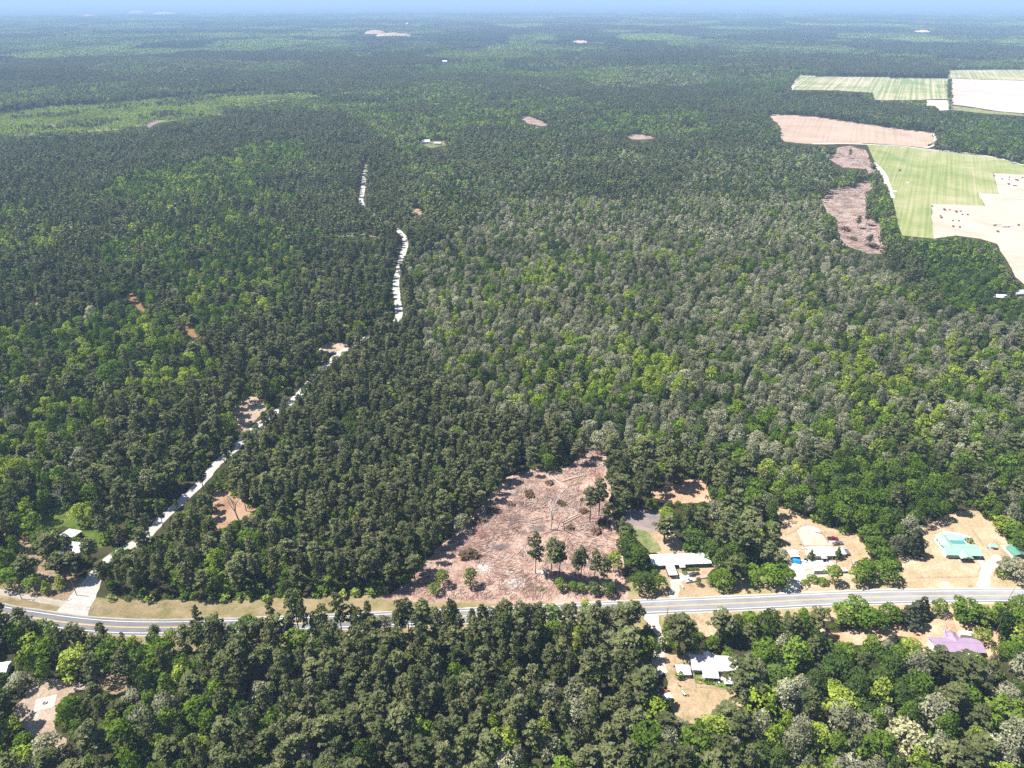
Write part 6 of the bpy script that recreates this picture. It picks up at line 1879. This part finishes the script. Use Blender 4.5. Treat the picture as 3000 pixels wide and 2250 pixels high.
mb.build('roof_patch', PAINT['steel'], h)
mb = MB()
mb.box(-.28, -.12, 7.9, 8.05, 0, 4.6); mb.build('mast', PAINT['steel'], h)

s = thing('flat_shed', 'white flat-roofed shed at the left end of the patched house', 'shed', (71.7, 213.9, 0), -.02)
walls(s, .1, 5.8, .1, 5.0, 2.2, 2.22, PAINT['wood'])
boxed(s, 'roof', 'white_roof', -.1, 6.0, -.1, 5.2, 2.24, 2.38)
boxed(s, 'door', 'dark', 2.3, 3.4, .03, .09, .02, 2.0)
s = thing('patio_cover', 'white junk-laden patio cover at the right front of the patched house', 'patio cover', (93.2, 211.2, 0), -.06)
for q in ((-1.9, -1.4), (1.9, -1.4), (1.9, 1.4), (-1.9, 1.4)): post(s, q[0], q[1], 0, 1.5)
boxed(s, 'top', 'stained_roof', -2.1, 2.1, -1.6, 1.6, 1.5, 1.6)
for k in range(5): boxed(s, 'box', rj.choice(['white_paint', 'steel', 'wood']), *(lambda a, b: (a, a + .8, b, b + .6))(rj.uniform(-1.9, 1.0), rj.uniform(-1.3, .6)), 1.605, 1.9)
s = thing('small_table', 'small white table between porch and patio cover', 'table', (90.7, 212.9, 0), 0)
boxed(s, 'table_top', 'white_paint', -.9, .9, -.7, .7, .8, .88)
for q in ((-.8, -.6), (.8, -.6), (.8, .6), (-.8, .6)): post(s, q[0], q[1], 0, .8, 'trim', .05, 'leg')
fence('chain-link fence around the front garden of the patched house', [(2028, 1952), (2032, 1985), (2037, 2014), (2080, 2018), (2120, 2021), (2148, 2024)], 1.3, 2.4, 'steel', 4, rail_r=.022)
sheet('garden_grass', M['grass'], .09, fractal_outline([G(*q) for q in [(2032, 1968), (2056, 1970), (2060, 1984), (2100, 1986), (2140, 1992), (2150, 2016), (2100, 2012), (2042, 2004), (2036, 1990)]], 1.5, .4, 8))
r9 = np.random.default_rng(15)
lb = [(np.array([r9.uniform(-5, 5), r9.uniform(-1, 1), .45]), (.9, .8, .5)) for _ in range(16)]
v_, c_ = crown_lobes(r9, lb, 1.1, .3, .5, low=-.6)
p_ = G(2082, 1998)
gp = link('garden_plants', tree_mesh('garden_plants', [L_GREEN], v_, c_, None), None, (p_.x, p_.y, 0))
tag(gp, 'bed of low green plants before the porch of the patched house', 'plants', kind='stuff')
t = thing('bench_table', 'weathered garden bench set left of the porch steps', 'bench', (81.0, 212.4, 0), .1)
boxed(t, 'seat', 'wood', -.5, .5, -1.6, 1.5, .4, .5); boxed(t, 'table_top', 'wood', .6, 2.2, .2, 1.2, .7, .78)
for q in ((-.4, -1.4), (.4, 1.3), (.8, .7), (2.0, .7)): post(t, q[0], q[1], 0, .4 if q[0] < .5 else .7, 'wood', .06, 'leg')

s = thing('junk_shed', 'small shed with half rust-red half white roof by the sandy yard', 'shed', (64.9, 203.4, 0), math.radians(22))
walls(s, -1.7, 1.7, -1.6, 2.9, 1.9, 1.92, PAINT['wood'])
boxed(s, 'roof', 'white_roof', -1.9, 1.9, -1.8, 1.0, 1.94, 2.06)
boxed(s, 'rusty_roof', 'rust_roof', -1.9, 1.8, 1.02, 3.1, 1.95, 2.05)
boxed(s, 'front', 'dark', -1.5, 1.5, -1.68, -1.62, .05, 1.6)
scatter_bits('boxes and drums spilled before the half rusty shed', 1958, 1972, 2044, 2056, 9, ['tyre', 'white_paint', 'wood', 'pink_deck', 'steel'], .9, 21)
scatter_bits('white junk scattered under the big pine left of the yard', 1856, 1882, 2018, 2030, 9, ['white_paint', 'steel', 'white_tarp'], 1.2, 22)
scatter_bits('white and dark junk between the pine and the half rusty shed', 1894, 1930, 2020, 2042, 14, ['white_paint', 'steel', 'charcoal', 'wood'], 1.0, 23)
scatter_bits('pale pipes and two black buckets around the round green bush', 1976, 2012, 1976, 1994, 8, ['white_paint', 'concrete', 'tyre', 'pink_deck'], 1.8, 24)
q = G(2003, 2034)
t = thing('barrel_smoker', 'grey barrel smoker on wheels lying in the sandy yard', 'barrel smoker', (q.x, q.y, 0), math.radians(118))
mb = MB(); mb.cyl((0, 0, .75), (1, 0, 0), .5, 2.2, 14); mb.build('barrel', PAINT['steel'], t)
mb = MB(); mb.cyl((-1.12, 0, .75), (1, 0, 0), .4, .04, 14); mb.build('lid', PAINT['tyre'], t)
wheel_parts(t, [(-.4, -.6), (-.4, .6)], .28, .14)
mb = MB(); mb.tube([(1.1, 0, .5), (2.2, 0, .2)], .05, 5); mb.build('drawbar', PAINT['steel'], t)
for k, (u_, v_2, mt, lab) in enumerate(((1985, 2008, 'white_paint', 'pale drum in the upper part of the sandy yard'), (1991, 2012, 'yellow', 'yellow and black drum next to the pale one'), (2015, 2039, 'yellow', 'yellowish drum right of the barrel smoker'), (1975, 1953, 'tyre', 'black drum at the left wall of the flat-roofed shed'))):
    q = G(u_, v_2)
    t = thing('drum', lab, 'drum', (q.x, q.y, 0))
    mb = MB(); mb.cyl((0, 0, .42), (0, 0, 1), .38, .84, 12); mb.build('barrel', PAINT[mt], t)
    mb = MB(); mb.cyl((0, 0, .86), (0, 0, 1), .33, .04, 12); mb.build('lid', PAINT['tyre' if k != 3 else 'steel'], t)
for lab, pts in (('yellow rope lying from the fence corner across the sandy yard', [(2041, 2016), (2056, 2040), (2064, 2058), (2082, 2082)]), ('pale yellow rope lying from the fence to the lower pine', [(2105, 2019), (2104, 2035), (2103, 2050)])):
    P = [G(*q) for q in pts]
    mb = MB(); mb.tube([(p.x, p.y, .13) for p in P], .04, 5)
    tag(mb.build('rope', PAINT['yellow'], None), lab, 'rope')
q = G(2104, 2011)
t = thing('garden_lamp', 'white-topped post standing at the garden fence of the patched house', 'lamp post', (q.x, q.y, 0))
mb = MB(); mb.tube([(0, 0, 0), (0, 0, 2.4)], .06, 6); mb.build('post', PAINT['pole_wood'], t)
boxed(t, 'lamp_head', 'white_paint', -.35, .35, -.3, .3, 2.4, 2.6)
q = G(2070, 2030)
mb = MB(); mb.box(-.2, .2, -.2, .2, 0, 1.0, top=(.14, .14, .14, .14))
tag(mb.build('garden_figure', PAINT['white_paint'], None, (q.x, q.y, 0)), 'small white upright figure on the lawn below the fence', 'garden figure')


# -- the two tin-roofed sheds on the left
def open_shed(label, pts, z, mat, wall=None):
    """A roof plate over posts, from the corners of the roof on the ground plan (front left, front right, back right, back left)."""
    o = Vector((sum(p[0] for p in pts) / 4, sum(p[1] for p in pts) / 4, 0))
    t = thing('tin_shed', label, 'shed', o)
    loc = [(p[0] - o.x, p[1] - o.y, p[2]) for p in pts]
    mb = MB(); mb.slab(loc, .14); mb.build('roof', PAINT[mat], t)
    for p in loc:
        post(t, p[0] * .88, p[1] * .88, 0, min(q[2] for q in loc) - .14, 'wood', .1)
    mb = MB()
    a, b = Vector(loc[3]) * .86, Vector(loc[2]) * .86
    d = (b - a).normalized(); nrm = Vector((-d.y, d.x, 0)) * .06
    zt = 2.6
    mb.add([(a.x, a.y, 0), (b.x, b.y, 0), (b.x + nrm.x, b.y + nrm.y, 0), (a.x + nrm.x, a.y + nrm.y, 0), (a.x, a.y, zt), (b.x, b.y, zt), (b.x + nrm.x, b.y + nrm.y, zt), (a.x + nrm.x, a.y + nrm.y, zt)],
           [(0, 1, 5, 4), (1, 2, 6, 5), (2, 3, 7, 6), (3, 0, 4, 7), (4, 5, 6, 7)])
    mb.build('back_wall', PAINT['brick_wall'], t)
    return t


open_shed('open-sided shed with a flat tin roof on the green lawn', [(-246.2, 304.0, 3.3), (-237.6, 302.0, 3.4), (-234.9, 307.2, 3.9), (-243.2, 309.3, 3.8)], 3.5, 'tin_roof')
b = thing('tin_barn', 'barn with a bright tin roof just below the open-sided shed', 'barn', (-238.4, 290.2, 0), -.13)
walls(b, 0.3, 10.2, .3, 8.6, 2.9, 4.2, PAINT['white_wall'])
gable_roof(b, 0, 10.6, 0, 8.9, 3.0, 4.4, PAINT['white_roof'], 'x', .4)
boxed(b, 'lean_to_roof', 'white_roof', .6, 3.6, -2.6, -.42, 2.5, 2.62)
for q in (.8, 3.4): post(b, q, -2.4, 0, 2.5, 'wood')
boxed(b, 'door', 'dark', 4.4, 7.2, .22, .29, .02, 2.6)
t = thing('old_shed', 'pale roof of a shed at the picture edge above the south clearing', 'shed', (G(6, 1968).x, G(6, 1968).y, 0), .2)
walls(t, -3, 3, -2.5, 2.5, 2.3, 3.2, PAINT['white_wall'])
gable_roof(t, -3.1, 3.1, -2.6, 2.6, 2.4, 3.4, PAINT['white_roof'])


# -- poles and wires
def utility_pole(u, v, hgt, label, arm=True, lean=0, rz=0.0, mat='pole_wood'):
    q = G(u, v)
    t = thing('utility_pole', label, 'utility pole', (q.x, q.y, 0), rz)
    mb = MB(); mb.tube([(0, 0, 0), (lean, 0, hgt)], [.2, .14], 8); mb.build('pole', PAINT[mat], t)
    if arm:
        boxed(t, 'crossarm', mat, lean - .06, lean + .06, -1.3, 1.3, hgt - .9, hgt - .74)
        for y_ in (-1.15, -.4, .4, 1.15):
            mb = MB(); mb.cyl((lean, y_, hgt - .66), (0, 0, 1), .06, .16, 6); mb.build('insulator', PAINT['white_paint'], t)
    return q


pa = utility_pole(64, 1755, 11.5, 'wooden utility pole beside the sandy lane near the picture edge')
pb = utility_pole(225, 1744, 11, 'bare wooden pole on the yard corner by the gravel road', False)
utility_pole(1952, 1818, 8, 'slim pole beside the lone pine at the driveway mouth', False)
utility_pole(2953, 1757, 8, 'grey pole leaning at the south edge of the highway', False, .8, mat='steel')
utility_pole(1463, 1727, 6.5, 'thin steel pole in the front of the cut lot', False, mat='steel')
utility_pole(2445, 1668, 9, 'pole half hidden in the roadside row of oaks', False)
wa = Vector((-332, 247, 10.9)); wb = Vector((pa.x, pa.y, 10.9)); wc = Vector((-150, 244, 10.6))
for k, o in enumerate((-1.15, .4, 1.15)):
    mb = MB()
    pts = []
    for a, b in ((wa, wb), (wb, wc)):
        for i in range(9):
            t_ = i / 8
            p = a.lerp(b, t_); p.z -= 3.2 * t_ * (1 - t_) * 1.1; p.y += o
            pts.append(p)
    mb.tube(pts, .03, 4)
    tag(mb.build('power_line', PAINT['charcoal'], None), ('nearest', 'middle', 'farthest')[k] + ' of the three wires strung from the pole at the sandy lane', 'wire')
for (u_, v_2, lab) in ((2067, 1796, 'small white marker post on the verge below the silver pickup'), (1906, 1770, 'small white marker post at the highway by the cut lot corner')):
    q = G(u_, v_2)
    mb = MB(); mb.box(-.09, .09, -.09, .09, 0, 1.3)
    tag(mb.build('marker_post', PAINT['white_paint'], None, (q.x, q.y, 0)), lab, 'marker post')
for (u_, v_2, lab, sx_) in ((150, 1673, 'low ring of pale stones in the yard below the sheds', 2.2), (198, 1756, 'low pale stone border by the gravel road mouth', 1.8), (262, 1783, 'pale stone border right of the gravel road mouth', 1.6)):
    q = G(u_, v_2)
    t = thing('stone_border', lab, 'stone border', (q.x, q.y, 0))
    r = random.Random(u_)
    for k in range(11):
        a = 2 * math.pi * k / 11
        mb = MB(); l_ = r.uniform(.25, .42); mb.box(-l_, l_, -.2, .2, 0, r.uniform(.2, .36), top=(.1, .07, .06, .08))
        o = mb.build('stone', PAINT['concrete'], t, (sx_ * math.cos(a), .6 * sx_ * math.sin(a), 0)); o.rotation_euler = (0, 0, a + 1.57)
# the ruined slab in the south clearing
q = G(133, 2060)
sl_ = thing('concrete_slab', 'cracked pale concrete slab with a stone ring in the south clearing', 'slab', (q.x, q.y, 0), .35)
for i in range(3):
    for j in range(3):
        boxed(sl_, 'panel', 'concrete', -3.9 + i * 2.6, -1.36 + i * 2.6, -3.3 + j * 2.2, -1.16 + j * 2.2, 0, .10 + .02 * ((i * 2 + j) % 3))
mb = MB(); mb.tube([(.85 * math.cos(a), .6 * math.sin(a), .3) for a in [2 * math.pi * k / 12 for k in range(13)]], .17, 5); mb.build('stone_ring', PAINT['charcoal'], sl_)

# -- far buildings
def cottage(label, u, v, L, D, ze, zr, roof, rz=0., name='cottage', cat='house', wall='white_wall'):
    q = G(u, v)
    c = thing(name, label, cat, (q.x, q.y, 0), rz)
    walls(c, -L / 2, L / 2, -D / 2, D / 2, ze, zr, PAINT[wall])
    gable_roof(c, -L / 2, L / 2, -D / 2, D / 2, ze + .05, zr + .12, PAINT[roof], over=.6, t=.2)
    for a in (-L * .3, L * .15): window(c, 'f', a, ze * .35, L * .12, ze * .4, -D / 2)
    return c


cottage('white-roofed farmhouse in a small clearing amid dark pines', 1247, 420, 16, 11, 4, 7, 'white_roof', .25)
cottage('small white barn beside the farmhouse in the pines', 1282, 424, 13, 8, 3.5, 5, 'white_roof', -.1, 'barn', 'barn')
cottage('pale grey roofed cottage at the picture edge below the pale field', 2984, 866, 16, 9, 3.6, 6, 'tin_roof', .2)
cottage('white-roofed cottage half hidden behind a green tree near the picture edge', 2930, 876, 15, 8, 3, 4.5, 'white_roof', -.15)
cottage('distant long white farm building with a tan roof', 2902, 166, 44, 14, 6, 9, 'pink_roof', 0, 'farm_building', 'farm building')
cottage('distant white farm shed left of the long farm building', 2872, 168, 24, 12, 6, 9, 'white_roof', 0, 'farm_building', 'farm building')
cottage('smallest distant white farm shed of the row', 2852, 169, 18, 12, 6, 9, 'white_roof', 0, 'farm_building', 'farm building')
cottage('distant white house standing among light green woods', 1303, 184, 22, 9, 6, 10, 'white_roof', 0, 'farm_building', 'farm building')

q = G(1195, 88)
wt = thing('water_tower', 'pale blue water tower rising above the distant woods', 'water tower', (q.x, q.y, 0))
mb = MB()
prof = [(0, 46), (7, 47), (11, 50), (12, 54), (11, 58), (7, 61), (0, 62.5)]
n = 16
vs = [(r_ * math.cos(2 * math.pi * k / n), r_ * math.sin(2 * math.pi * k / n), z_) for r_, z_ in prof for k in range(n)]
mb.add(vs, [(a * n + k, a * n + (k + 1) % n, (a + 1) * n + (k + 1) % n, (a + 1) * n + k) for a in range(6) for k in range(n)])
mb.build('tank', PAINT['white_paint'], wt)
for k in range(6):
    a = 2 * math.pi * k / 6
    mb = MB(); mb.tube([(12 * math.cos(a), 12 * math.sin(a), 0), (9.5 * math.cos(a), 9.5 * math.sin(a), 51)], .9, 6); mb.build('leg', PAINT['tin_roof'], wt)
mb = MB(); mb.tube([(0, 0, 0), (0, 0, 47)], 1.6, 8); mb.build('riser', PAINT['tin_roof'], wt)

for k, (u_, v_2, wd, dp, hh) in enumerate(BANKS):
    q = G(u_, v_2)
    r = random.Random(k)
    mb = MB()
    nx = 12
    vs = []
    for i in range(nx + 1):
        t_ = i / nx * 2 - 1
        e = (1 - t_ * t_) ** .5
        vs += [(wd / 2 * t_, -dp / 2 * e, 4), (wd / 2 * t_, 0, hh * e * r.uniform(.8, 1)), (wd / 2 * t_, dp / 2 * e, 0)]
    mb.add(vs, [(i * 3 + j, i * 3 + 3 + j, i * 3 + 4 + j, i * 3 + 1 + j) for i in range(nx) for j in range(2)])
    tag(mb.build('sand_bank', M['pit'], None, (q.x, q.y, 0)), kind='structure')

# ------------------------------------------------------------------ the cut lot: logs, slash, brush
rl = random.Random(12)
LOGM = [plain('pale_log', (0.5, 0.4, 0.34), .9, 0, .15, 2), plain('grey_log', (0.38, 0.32, 0.29), .9, 0, .15, 2), plain('brown_log', (0.32, 0.23, 0.19), .9, 0, .2, 2)]
log_mesh = []
for k in range(9):
    mb = MB()
    n = 5
    b = [rl.uniform(-.03, .03) for _ in range(n)]
    mb.tube([(-.5 + i / (n - 1), b[i], 0) for i in range(n)], [.5 * (1 - .35 * i / (n - 1)) for i in range(n)], 6)
    # tube radius is in units of the diameter; scale y and z at placement
    log_mesh.append(mb.mesh('log', LOGM[k % 3]))
z8 = lambda a, b: (1350 + a / 2.116, 1300 + b / 2.116)
CLUSTERS = [   # centre, spread (in the zoomed photograph), count, angle, angle spread, length range, where
    ((405, 672), (38, 42), 22, 1.2, 1.0, (4, 8), 'in the criss-cross log heap near the front of the cut lot'),
    ((470, 385), (70, 32), 26, 1.0, 1.2, (4, 8), 'in the tangle of felled trunks in the middle of the cut lot'),
    ((450, 485), (75, 16), 16, .05, .35, (5, 9), 'in the row of flat-lying trunks below the middle tangle'),
    ((660, 340), (60, 45), 20, .5, .6, (5, 9), 'on the slope left of the tall pine pair in the cut lot'),
    ((650, 425), (70, 16), 12, -.25, .3, (5, 9), 'in the line of trunks above the two big white logs'),
    ((610, 250), (80, 45), 10, -.3, .9, (7, 12), 'near the top of the cut lot'),
    ((770, 530), (60, 40), 12, .3, 1.2, (4, 8), 'around the foot of the tall pine pair'),
    ((810, 640), (80, 40), 10, .2, 1.3, (4, 8), 'right behind the thin roadside pines of the cut lot'),
    ((230, 440), (60, 60), 9, 1.2, .8, (4, 8), 'along the shaded left edge of the cut lot'),
    ((840, 120), (40, 60), 10, .3, 1.3, (4, 7), 'in the narrow top corner of the cut lot'),
    ((190, 690), (120, 60), 8, .3, 1.2, (4, 7), 'on the bare left front of the cut lot'),
]


def place_log(u, v, ang, L, d, label, group, z=None, k=None):
    p = G(u, v)
    o = link('log', log_mesh[rl.randrange(9) if k is None else k], None, (p.x, p.y, (d * .45 if z is None else z)))
    o.rotation_euler = (rl.uniform(-1, 1), rl.uniform(-.06, .06), ang)
    o.scale = (L, d, d)
    return tag(o, label, 'log', group)


for (c, sp_, n, a0, da, (l0, l1), where) in CLUSTERS:
    for i in range(n):
        u_, v_2 = z8(c[0] + rl.gauss(0, .5) * sp_[0], c[1] + rl.gauss(0, .5) * sp_[1])
        place_log(u_, v_2, a0 + rl.uniform(-da, da), rl.uniform(l0, l1), rl.uniform(.26, .48), 'felled trunk ' + where, 'felled trunks ' + where, rl.uniform(.15, .5))
for (a, b, lab) in (((632, 488), (733, 436), 'upper of the two big white logs lying side by side'), ((640, 498), (738, 446), 'lower of the two big white logs lying side by side'),
                    ((565, 210), (640, 270), 'long pale trunk slanting down at the top of the cut lot'), ((628, 236), (756, 198), 'long pale trunk lying almost level at the top of the cut lot')):
    A, B = G(*z8(*a)), G(*z8(*b))
    d = B - A
    o = link('log', log_mesh[0], None, ((A.x + B.x) / 2, (A.y + B.y) / 2, .45))
    o.rotation_euler = (0, 0, math.atan2(d.y, d.x)); o.scale = (d.length, .85, .85)
    tag(o, lab, 'log', 'big logs in the cut lot')


def slash(name, poly, n, seed, lmin, lmax, rad, mats):
    """Countless twigs and limbs strewn over a clearing: one object."""
    r = np.random.default_rng(seed)
    pts = np.array([(p.x, p.y) for p in [G(*q) for q in poly]])
    lo, hi = pts.min(0), pts.max(0)
    V, F, MI = [], [], []
    x = r.uniform(lo[0], hi[0], n * 3); y = r.uniform(lo[1], hi[1], n * 3)
    k = inside(x, y, [tuple(q) for q in pts]) & (r.random(n * 3) < .25 + 1.2 * np.clip(fbm(x, y, 14, 55) - .3, 0, 1) * 2)
    x, y = x[k][:n], y[k][:n]
    m = len(x)
    a = r.uniform(0, math.pi, m) * .5 + fbm(x, y, 30, 66) * math.pi * 2
    L = r.uniform(lmin, lmax, m) * r.uniform(.4, 1, m); w = rad * r.uniform(.5, 1.5, m); z = r.uniform(.02, .35, m)
    c, s = np.cos(a), np.sin(a)
    tilt = r.uniform(-.25, .25, m)
    E0 = np.column_stack([x - c * L / 2, y - s * L / 2, z + .02]); E1 = np.column_stack([x + c * L / 2, y + s * L / 2, z + .02 + np.abs(tilt)])
    nrm = np.column_stack([-s, c, np.zeros(m)]) * w[:, None]
    up = np.array([0, 0, 1.]) * w[:, None] * 1.3
    v = np.stack([E0 - nrm, E0 + nrm, E0 + up, E1 - nrm * .5, E1 + nrm * .5, E1 + up * .5], 1).reshape(-1, 3)
    b = np.arange(m)[:, None] * 6
    f = np.concatenate([b + np.array([0, 3, 5, 2]), b + np.array([2, 5, 4, 1]), b + np.array([1, 4, 3, 0])])
    mi = np.tile(r.integers(0, len(mats), m), 3)
    o = link(name, mesh_np(name, v, f, mats, mi))
    return tag(o, kind='stuff')


TWIG = [plain('pale_twig', (0.48, 0.37, 0.32), .95), plain('pink_twig', (0.4, 0.27, 0.22), .95), plain('dark_twig', (0.12, 0.085, 0.07), .95), plain('brown_twig', (0.2, 0.13, 0.1), .95)]
cut = [q for nm, _, _, q, _ in OPEN if nm == 'clear_cut_ground'][0]
slash('slash_debris', cut, 15000, 3, .8, 4.2, .07, TWIG)
far_cut = [q for nm, _, _, q, _ in OPEN if nm == 'far_clear_cut_ground'][0]
slash('far_slash_debris', far_cut, 3500, 4, 3, 14, .22, TWIG)
slash('far_strip_debris', [q for nm, _, _, q, _ in OPEN if nm == 'far_cut_strip'][0], 900, 5, 3, 14, .22, TWIG)

# brush heaps: dry tops left by the felling
rb = np.random.default_rng(8)
brush_mesh = []
for k in range(3):
    lb = [(np.array([rb.uniform(-2, 2), rb.uniform(-1.2, 1.2), rb.uniform(.3, .8)]), (rb.uniform(.8, 1.4), rb.uniform(.7, 1.1), rb.uniform(.5, .9))) for _ in range(7)]
    v_, c_ = crown_lobes(rb, lb, .9, .45, .3, low=-.3, elong=1.8)
    w = MB()
    for _ in range(10):
        a = rb.uniform(0, 6.28); q = rb.uniform(-1.5, 1.5, 2)
        w.tube([(q[0], q[1], .2), (q[0] + 2.2 * math.cos(a), q[1] + 2.2 * math.sin(a), rb.uniform(.5, 1.6))], [.09, .03], 4, cap=False)
    brush_mesh.append((tree_mesh('brush_leaves', [L_SLASH], v_, c_, None), tree_mesh('brush_limbs', [TWIG[1]], np.zeros((0, 3)), np.zeros(0), w)))
for (a, b, s, lab) in ((35, 700, 2.0, 'dark brush heap at the left side of the cut lot, nearest the front'), (110, 700, 1.2, 'smaller brush heap beside the front left one'), (430, 322, 1.5, 'brush heap in the upper middle of the cut lot'),
                       (870, 490, 1.7, 'brush heap right of the tall pine pair in the cut lot'), (190, 425, 1.8, 'brush heap in the shade of the left stand edge'), (100, 480, 1.8, 'lower brush heap in the shade of the left stand edge'),
                       (310, 372, 1.2, 'brush heap at the upper left edge of the cut lot'), (760, 425, 1.1, 'brush heap above the two big white logs'), (630, 375, 1.2, 'brush heap beside the spindly leafless tree'),
                       (555, 240, 1.3, 'brush heap near the top edge of the cut lot'), (680, 515, 1.2, 'brush heap just below the two big white logs'), (850, 540, 1.5, 'lower brush heap right of the tall pine pair')):
    p = G(*z8(a, b))
    o = thing('brush_pile', lab, 'brush pile', (p.x, p.y, 0), rl.uniform(0, 3))
    o.scale = (s, s, s * .8)
    k = rl.randrange(3)
    link('foliage', brush_mesh[k][0], o); link('limbs', brush_mesh[k][1], o)
for (u_, v_2, s, lab) in ((2478, 672, 4, 'grey brush heap at the left of the far cut clearing'), (2560, 722, 4, 'pale brush heap at the bottom of the far cut clearing'), (2500, 700, 3, 'small brush heap low on the far cut clearing')):
    p = G(u_, v_2)
    o = thing('brush_pile', lab, 'brush pile', (p.x, p.y, 0), 1.0); o.scale = (s, s, s * .5)
    link('foliage', brush_mesh[0][0], o); link('limbs', brush_mesh[0][1], o)

# ------------------------------------------------------------------ things standing on the fields
z5 = lambda a, b: (2500 + a / 2.54, 500 + b / 2.54)
mb = MB(); mb.cyl((0, 0, .95), (1, 0, 0), .95, 1.7, 14)
bale_body = mb.mesh('bale_body', plain('dark_bale', (0.11, 0.08, 0.065), .95, 0, .2, 2))
mb = MB(); mb.tube([(0, .97 * math.cos(a), .95 + .97 * math.sin(a)) for a in [2 * math.pi * k / 14 for k in range(15)]], .05, 4)
bale_band = mb.mesh('bale_band', PAINT['wood'])
for (a, b) in ((585, 268), (674, 291), (682, 298), (716, 295), (762, 307), (768, 312), (797, 306), (810, 329), (850, 331), (648, 341), (654, 354), (740, 376), (784, 378), (742, 419), (790, 424),
               (1047, 411), (1056, 411), (1070, 454), (1076, 459), (1228, 409), (1106, 66), (1160, 52), (1158, 73), (1152, 102), (1160, 106), (1208, 72), (1218, 72), (1224, 77), (1258, 55), (1047, 42)):
    p = G(*z5(a, b))
    up = b < 120
    o = thing('field_bale', 'dark round bundle lying on the ' + ('upper corner of the pale field' if up else 'stepped pale field beside the crop'), 'bale', (p.x, p.y, .18), rl.uniform(-.4, .4),
              'dark bundles on the ' + ('upper corner of the pale field' if up else 'lower pale field'))
    s = rl.uniform(.8, 1.05)
    o.scale = (s * 1.3, s, s)
    link('bundle', bale_body, o); link('band', bale_band, o)
p = G(2946, 664)
t = thing('winged_machine', 'white machine with long side arms standing on the pale field', 'farm machine', (p.x, p.y, .2), .0)
mb = MB(); mb.tube([(-6.5, -2.6, 1.3), (-5, -2.6, 1.6), (0, -2.6, 1.7), (4, -2.6, 1.3)], [.4, 1.0, 1.0, .4], 8); mb.build('body', PAINT['white_paint'], t)
boxed(t, 'arm', 'white_paint', -4.5, 10, .9, 2.6, 1.9, 2.2)
boxed(t, 'arm', 'white_paint', 1.8, 3.8, -2, 4.5, 1.75, 1.89)
mb = MB(); mb.tube([(-4.5, 1.8, 2.0), (-11, 3.2, 2.0), (-12.5, 5, 2.3)], [.35, .25, .2], 6); mb.build('tail_boom', PAINT['steel'], t)
for q in ((-4, -2.6), (2, -2.6), (6, 1.6)): post(t, q[0], q[1], -.1, 1.4, 'steel', .15, 'leg')
p = G(*z5(1190, 112))
cottage('small white hut among the dark bundles on the upper pale field', *z5(1190, 112), 7, 5, 2.4, 3.4, 'white_roof', .1, 'field_hut', 'hut')
p = G(2635, 501)
t = thing('tractor', 'small yellowish tractor standing in the green crop field', 'tractor', (p.x, p.y, .22), .1)
boxed(t, 'body', 'yellow', -2.6, 1.2, -.9, .9, .9, 2.0, top=(.3, 0, .1, .1)); boxed(t, 'cab', 'glass', -.3, 1.3, -.85, .85, 2.02, 3.2, top=(.2, .2, .15, .15)); boxed(t, 'cab_roof', 'yellow', -.3, 1.4, -.9, .9, 3.22, 3.4)
wheel_parts(t, [(.8, -1.1), (.8, 1.1)], 1.0, .5); wheel_parts(t, [(-2.0, -1.0), (-2.0, 1.0)], .6, .35)
for k, (a, b) in enumerate(((275, 155), (290, 160), (305, 156), (315, 159), (403, 92))):
    p = G(*z5(a, b))
    mb = MB(); mb.box(-2, 2, -1.4, 1.4, 0, 1.3, top=(.5, .3, .4, .3))
    tag(mb.build('white_wreck', PAINT['white_paint'], None, (p.x, p.y, .2)), ['first', 'second', 'third', 'last', 'lone'][k] + (' white wreck of the row by the field-edge trees' if k < 4 else ' white wreck out in the green crop'), 'wreck')
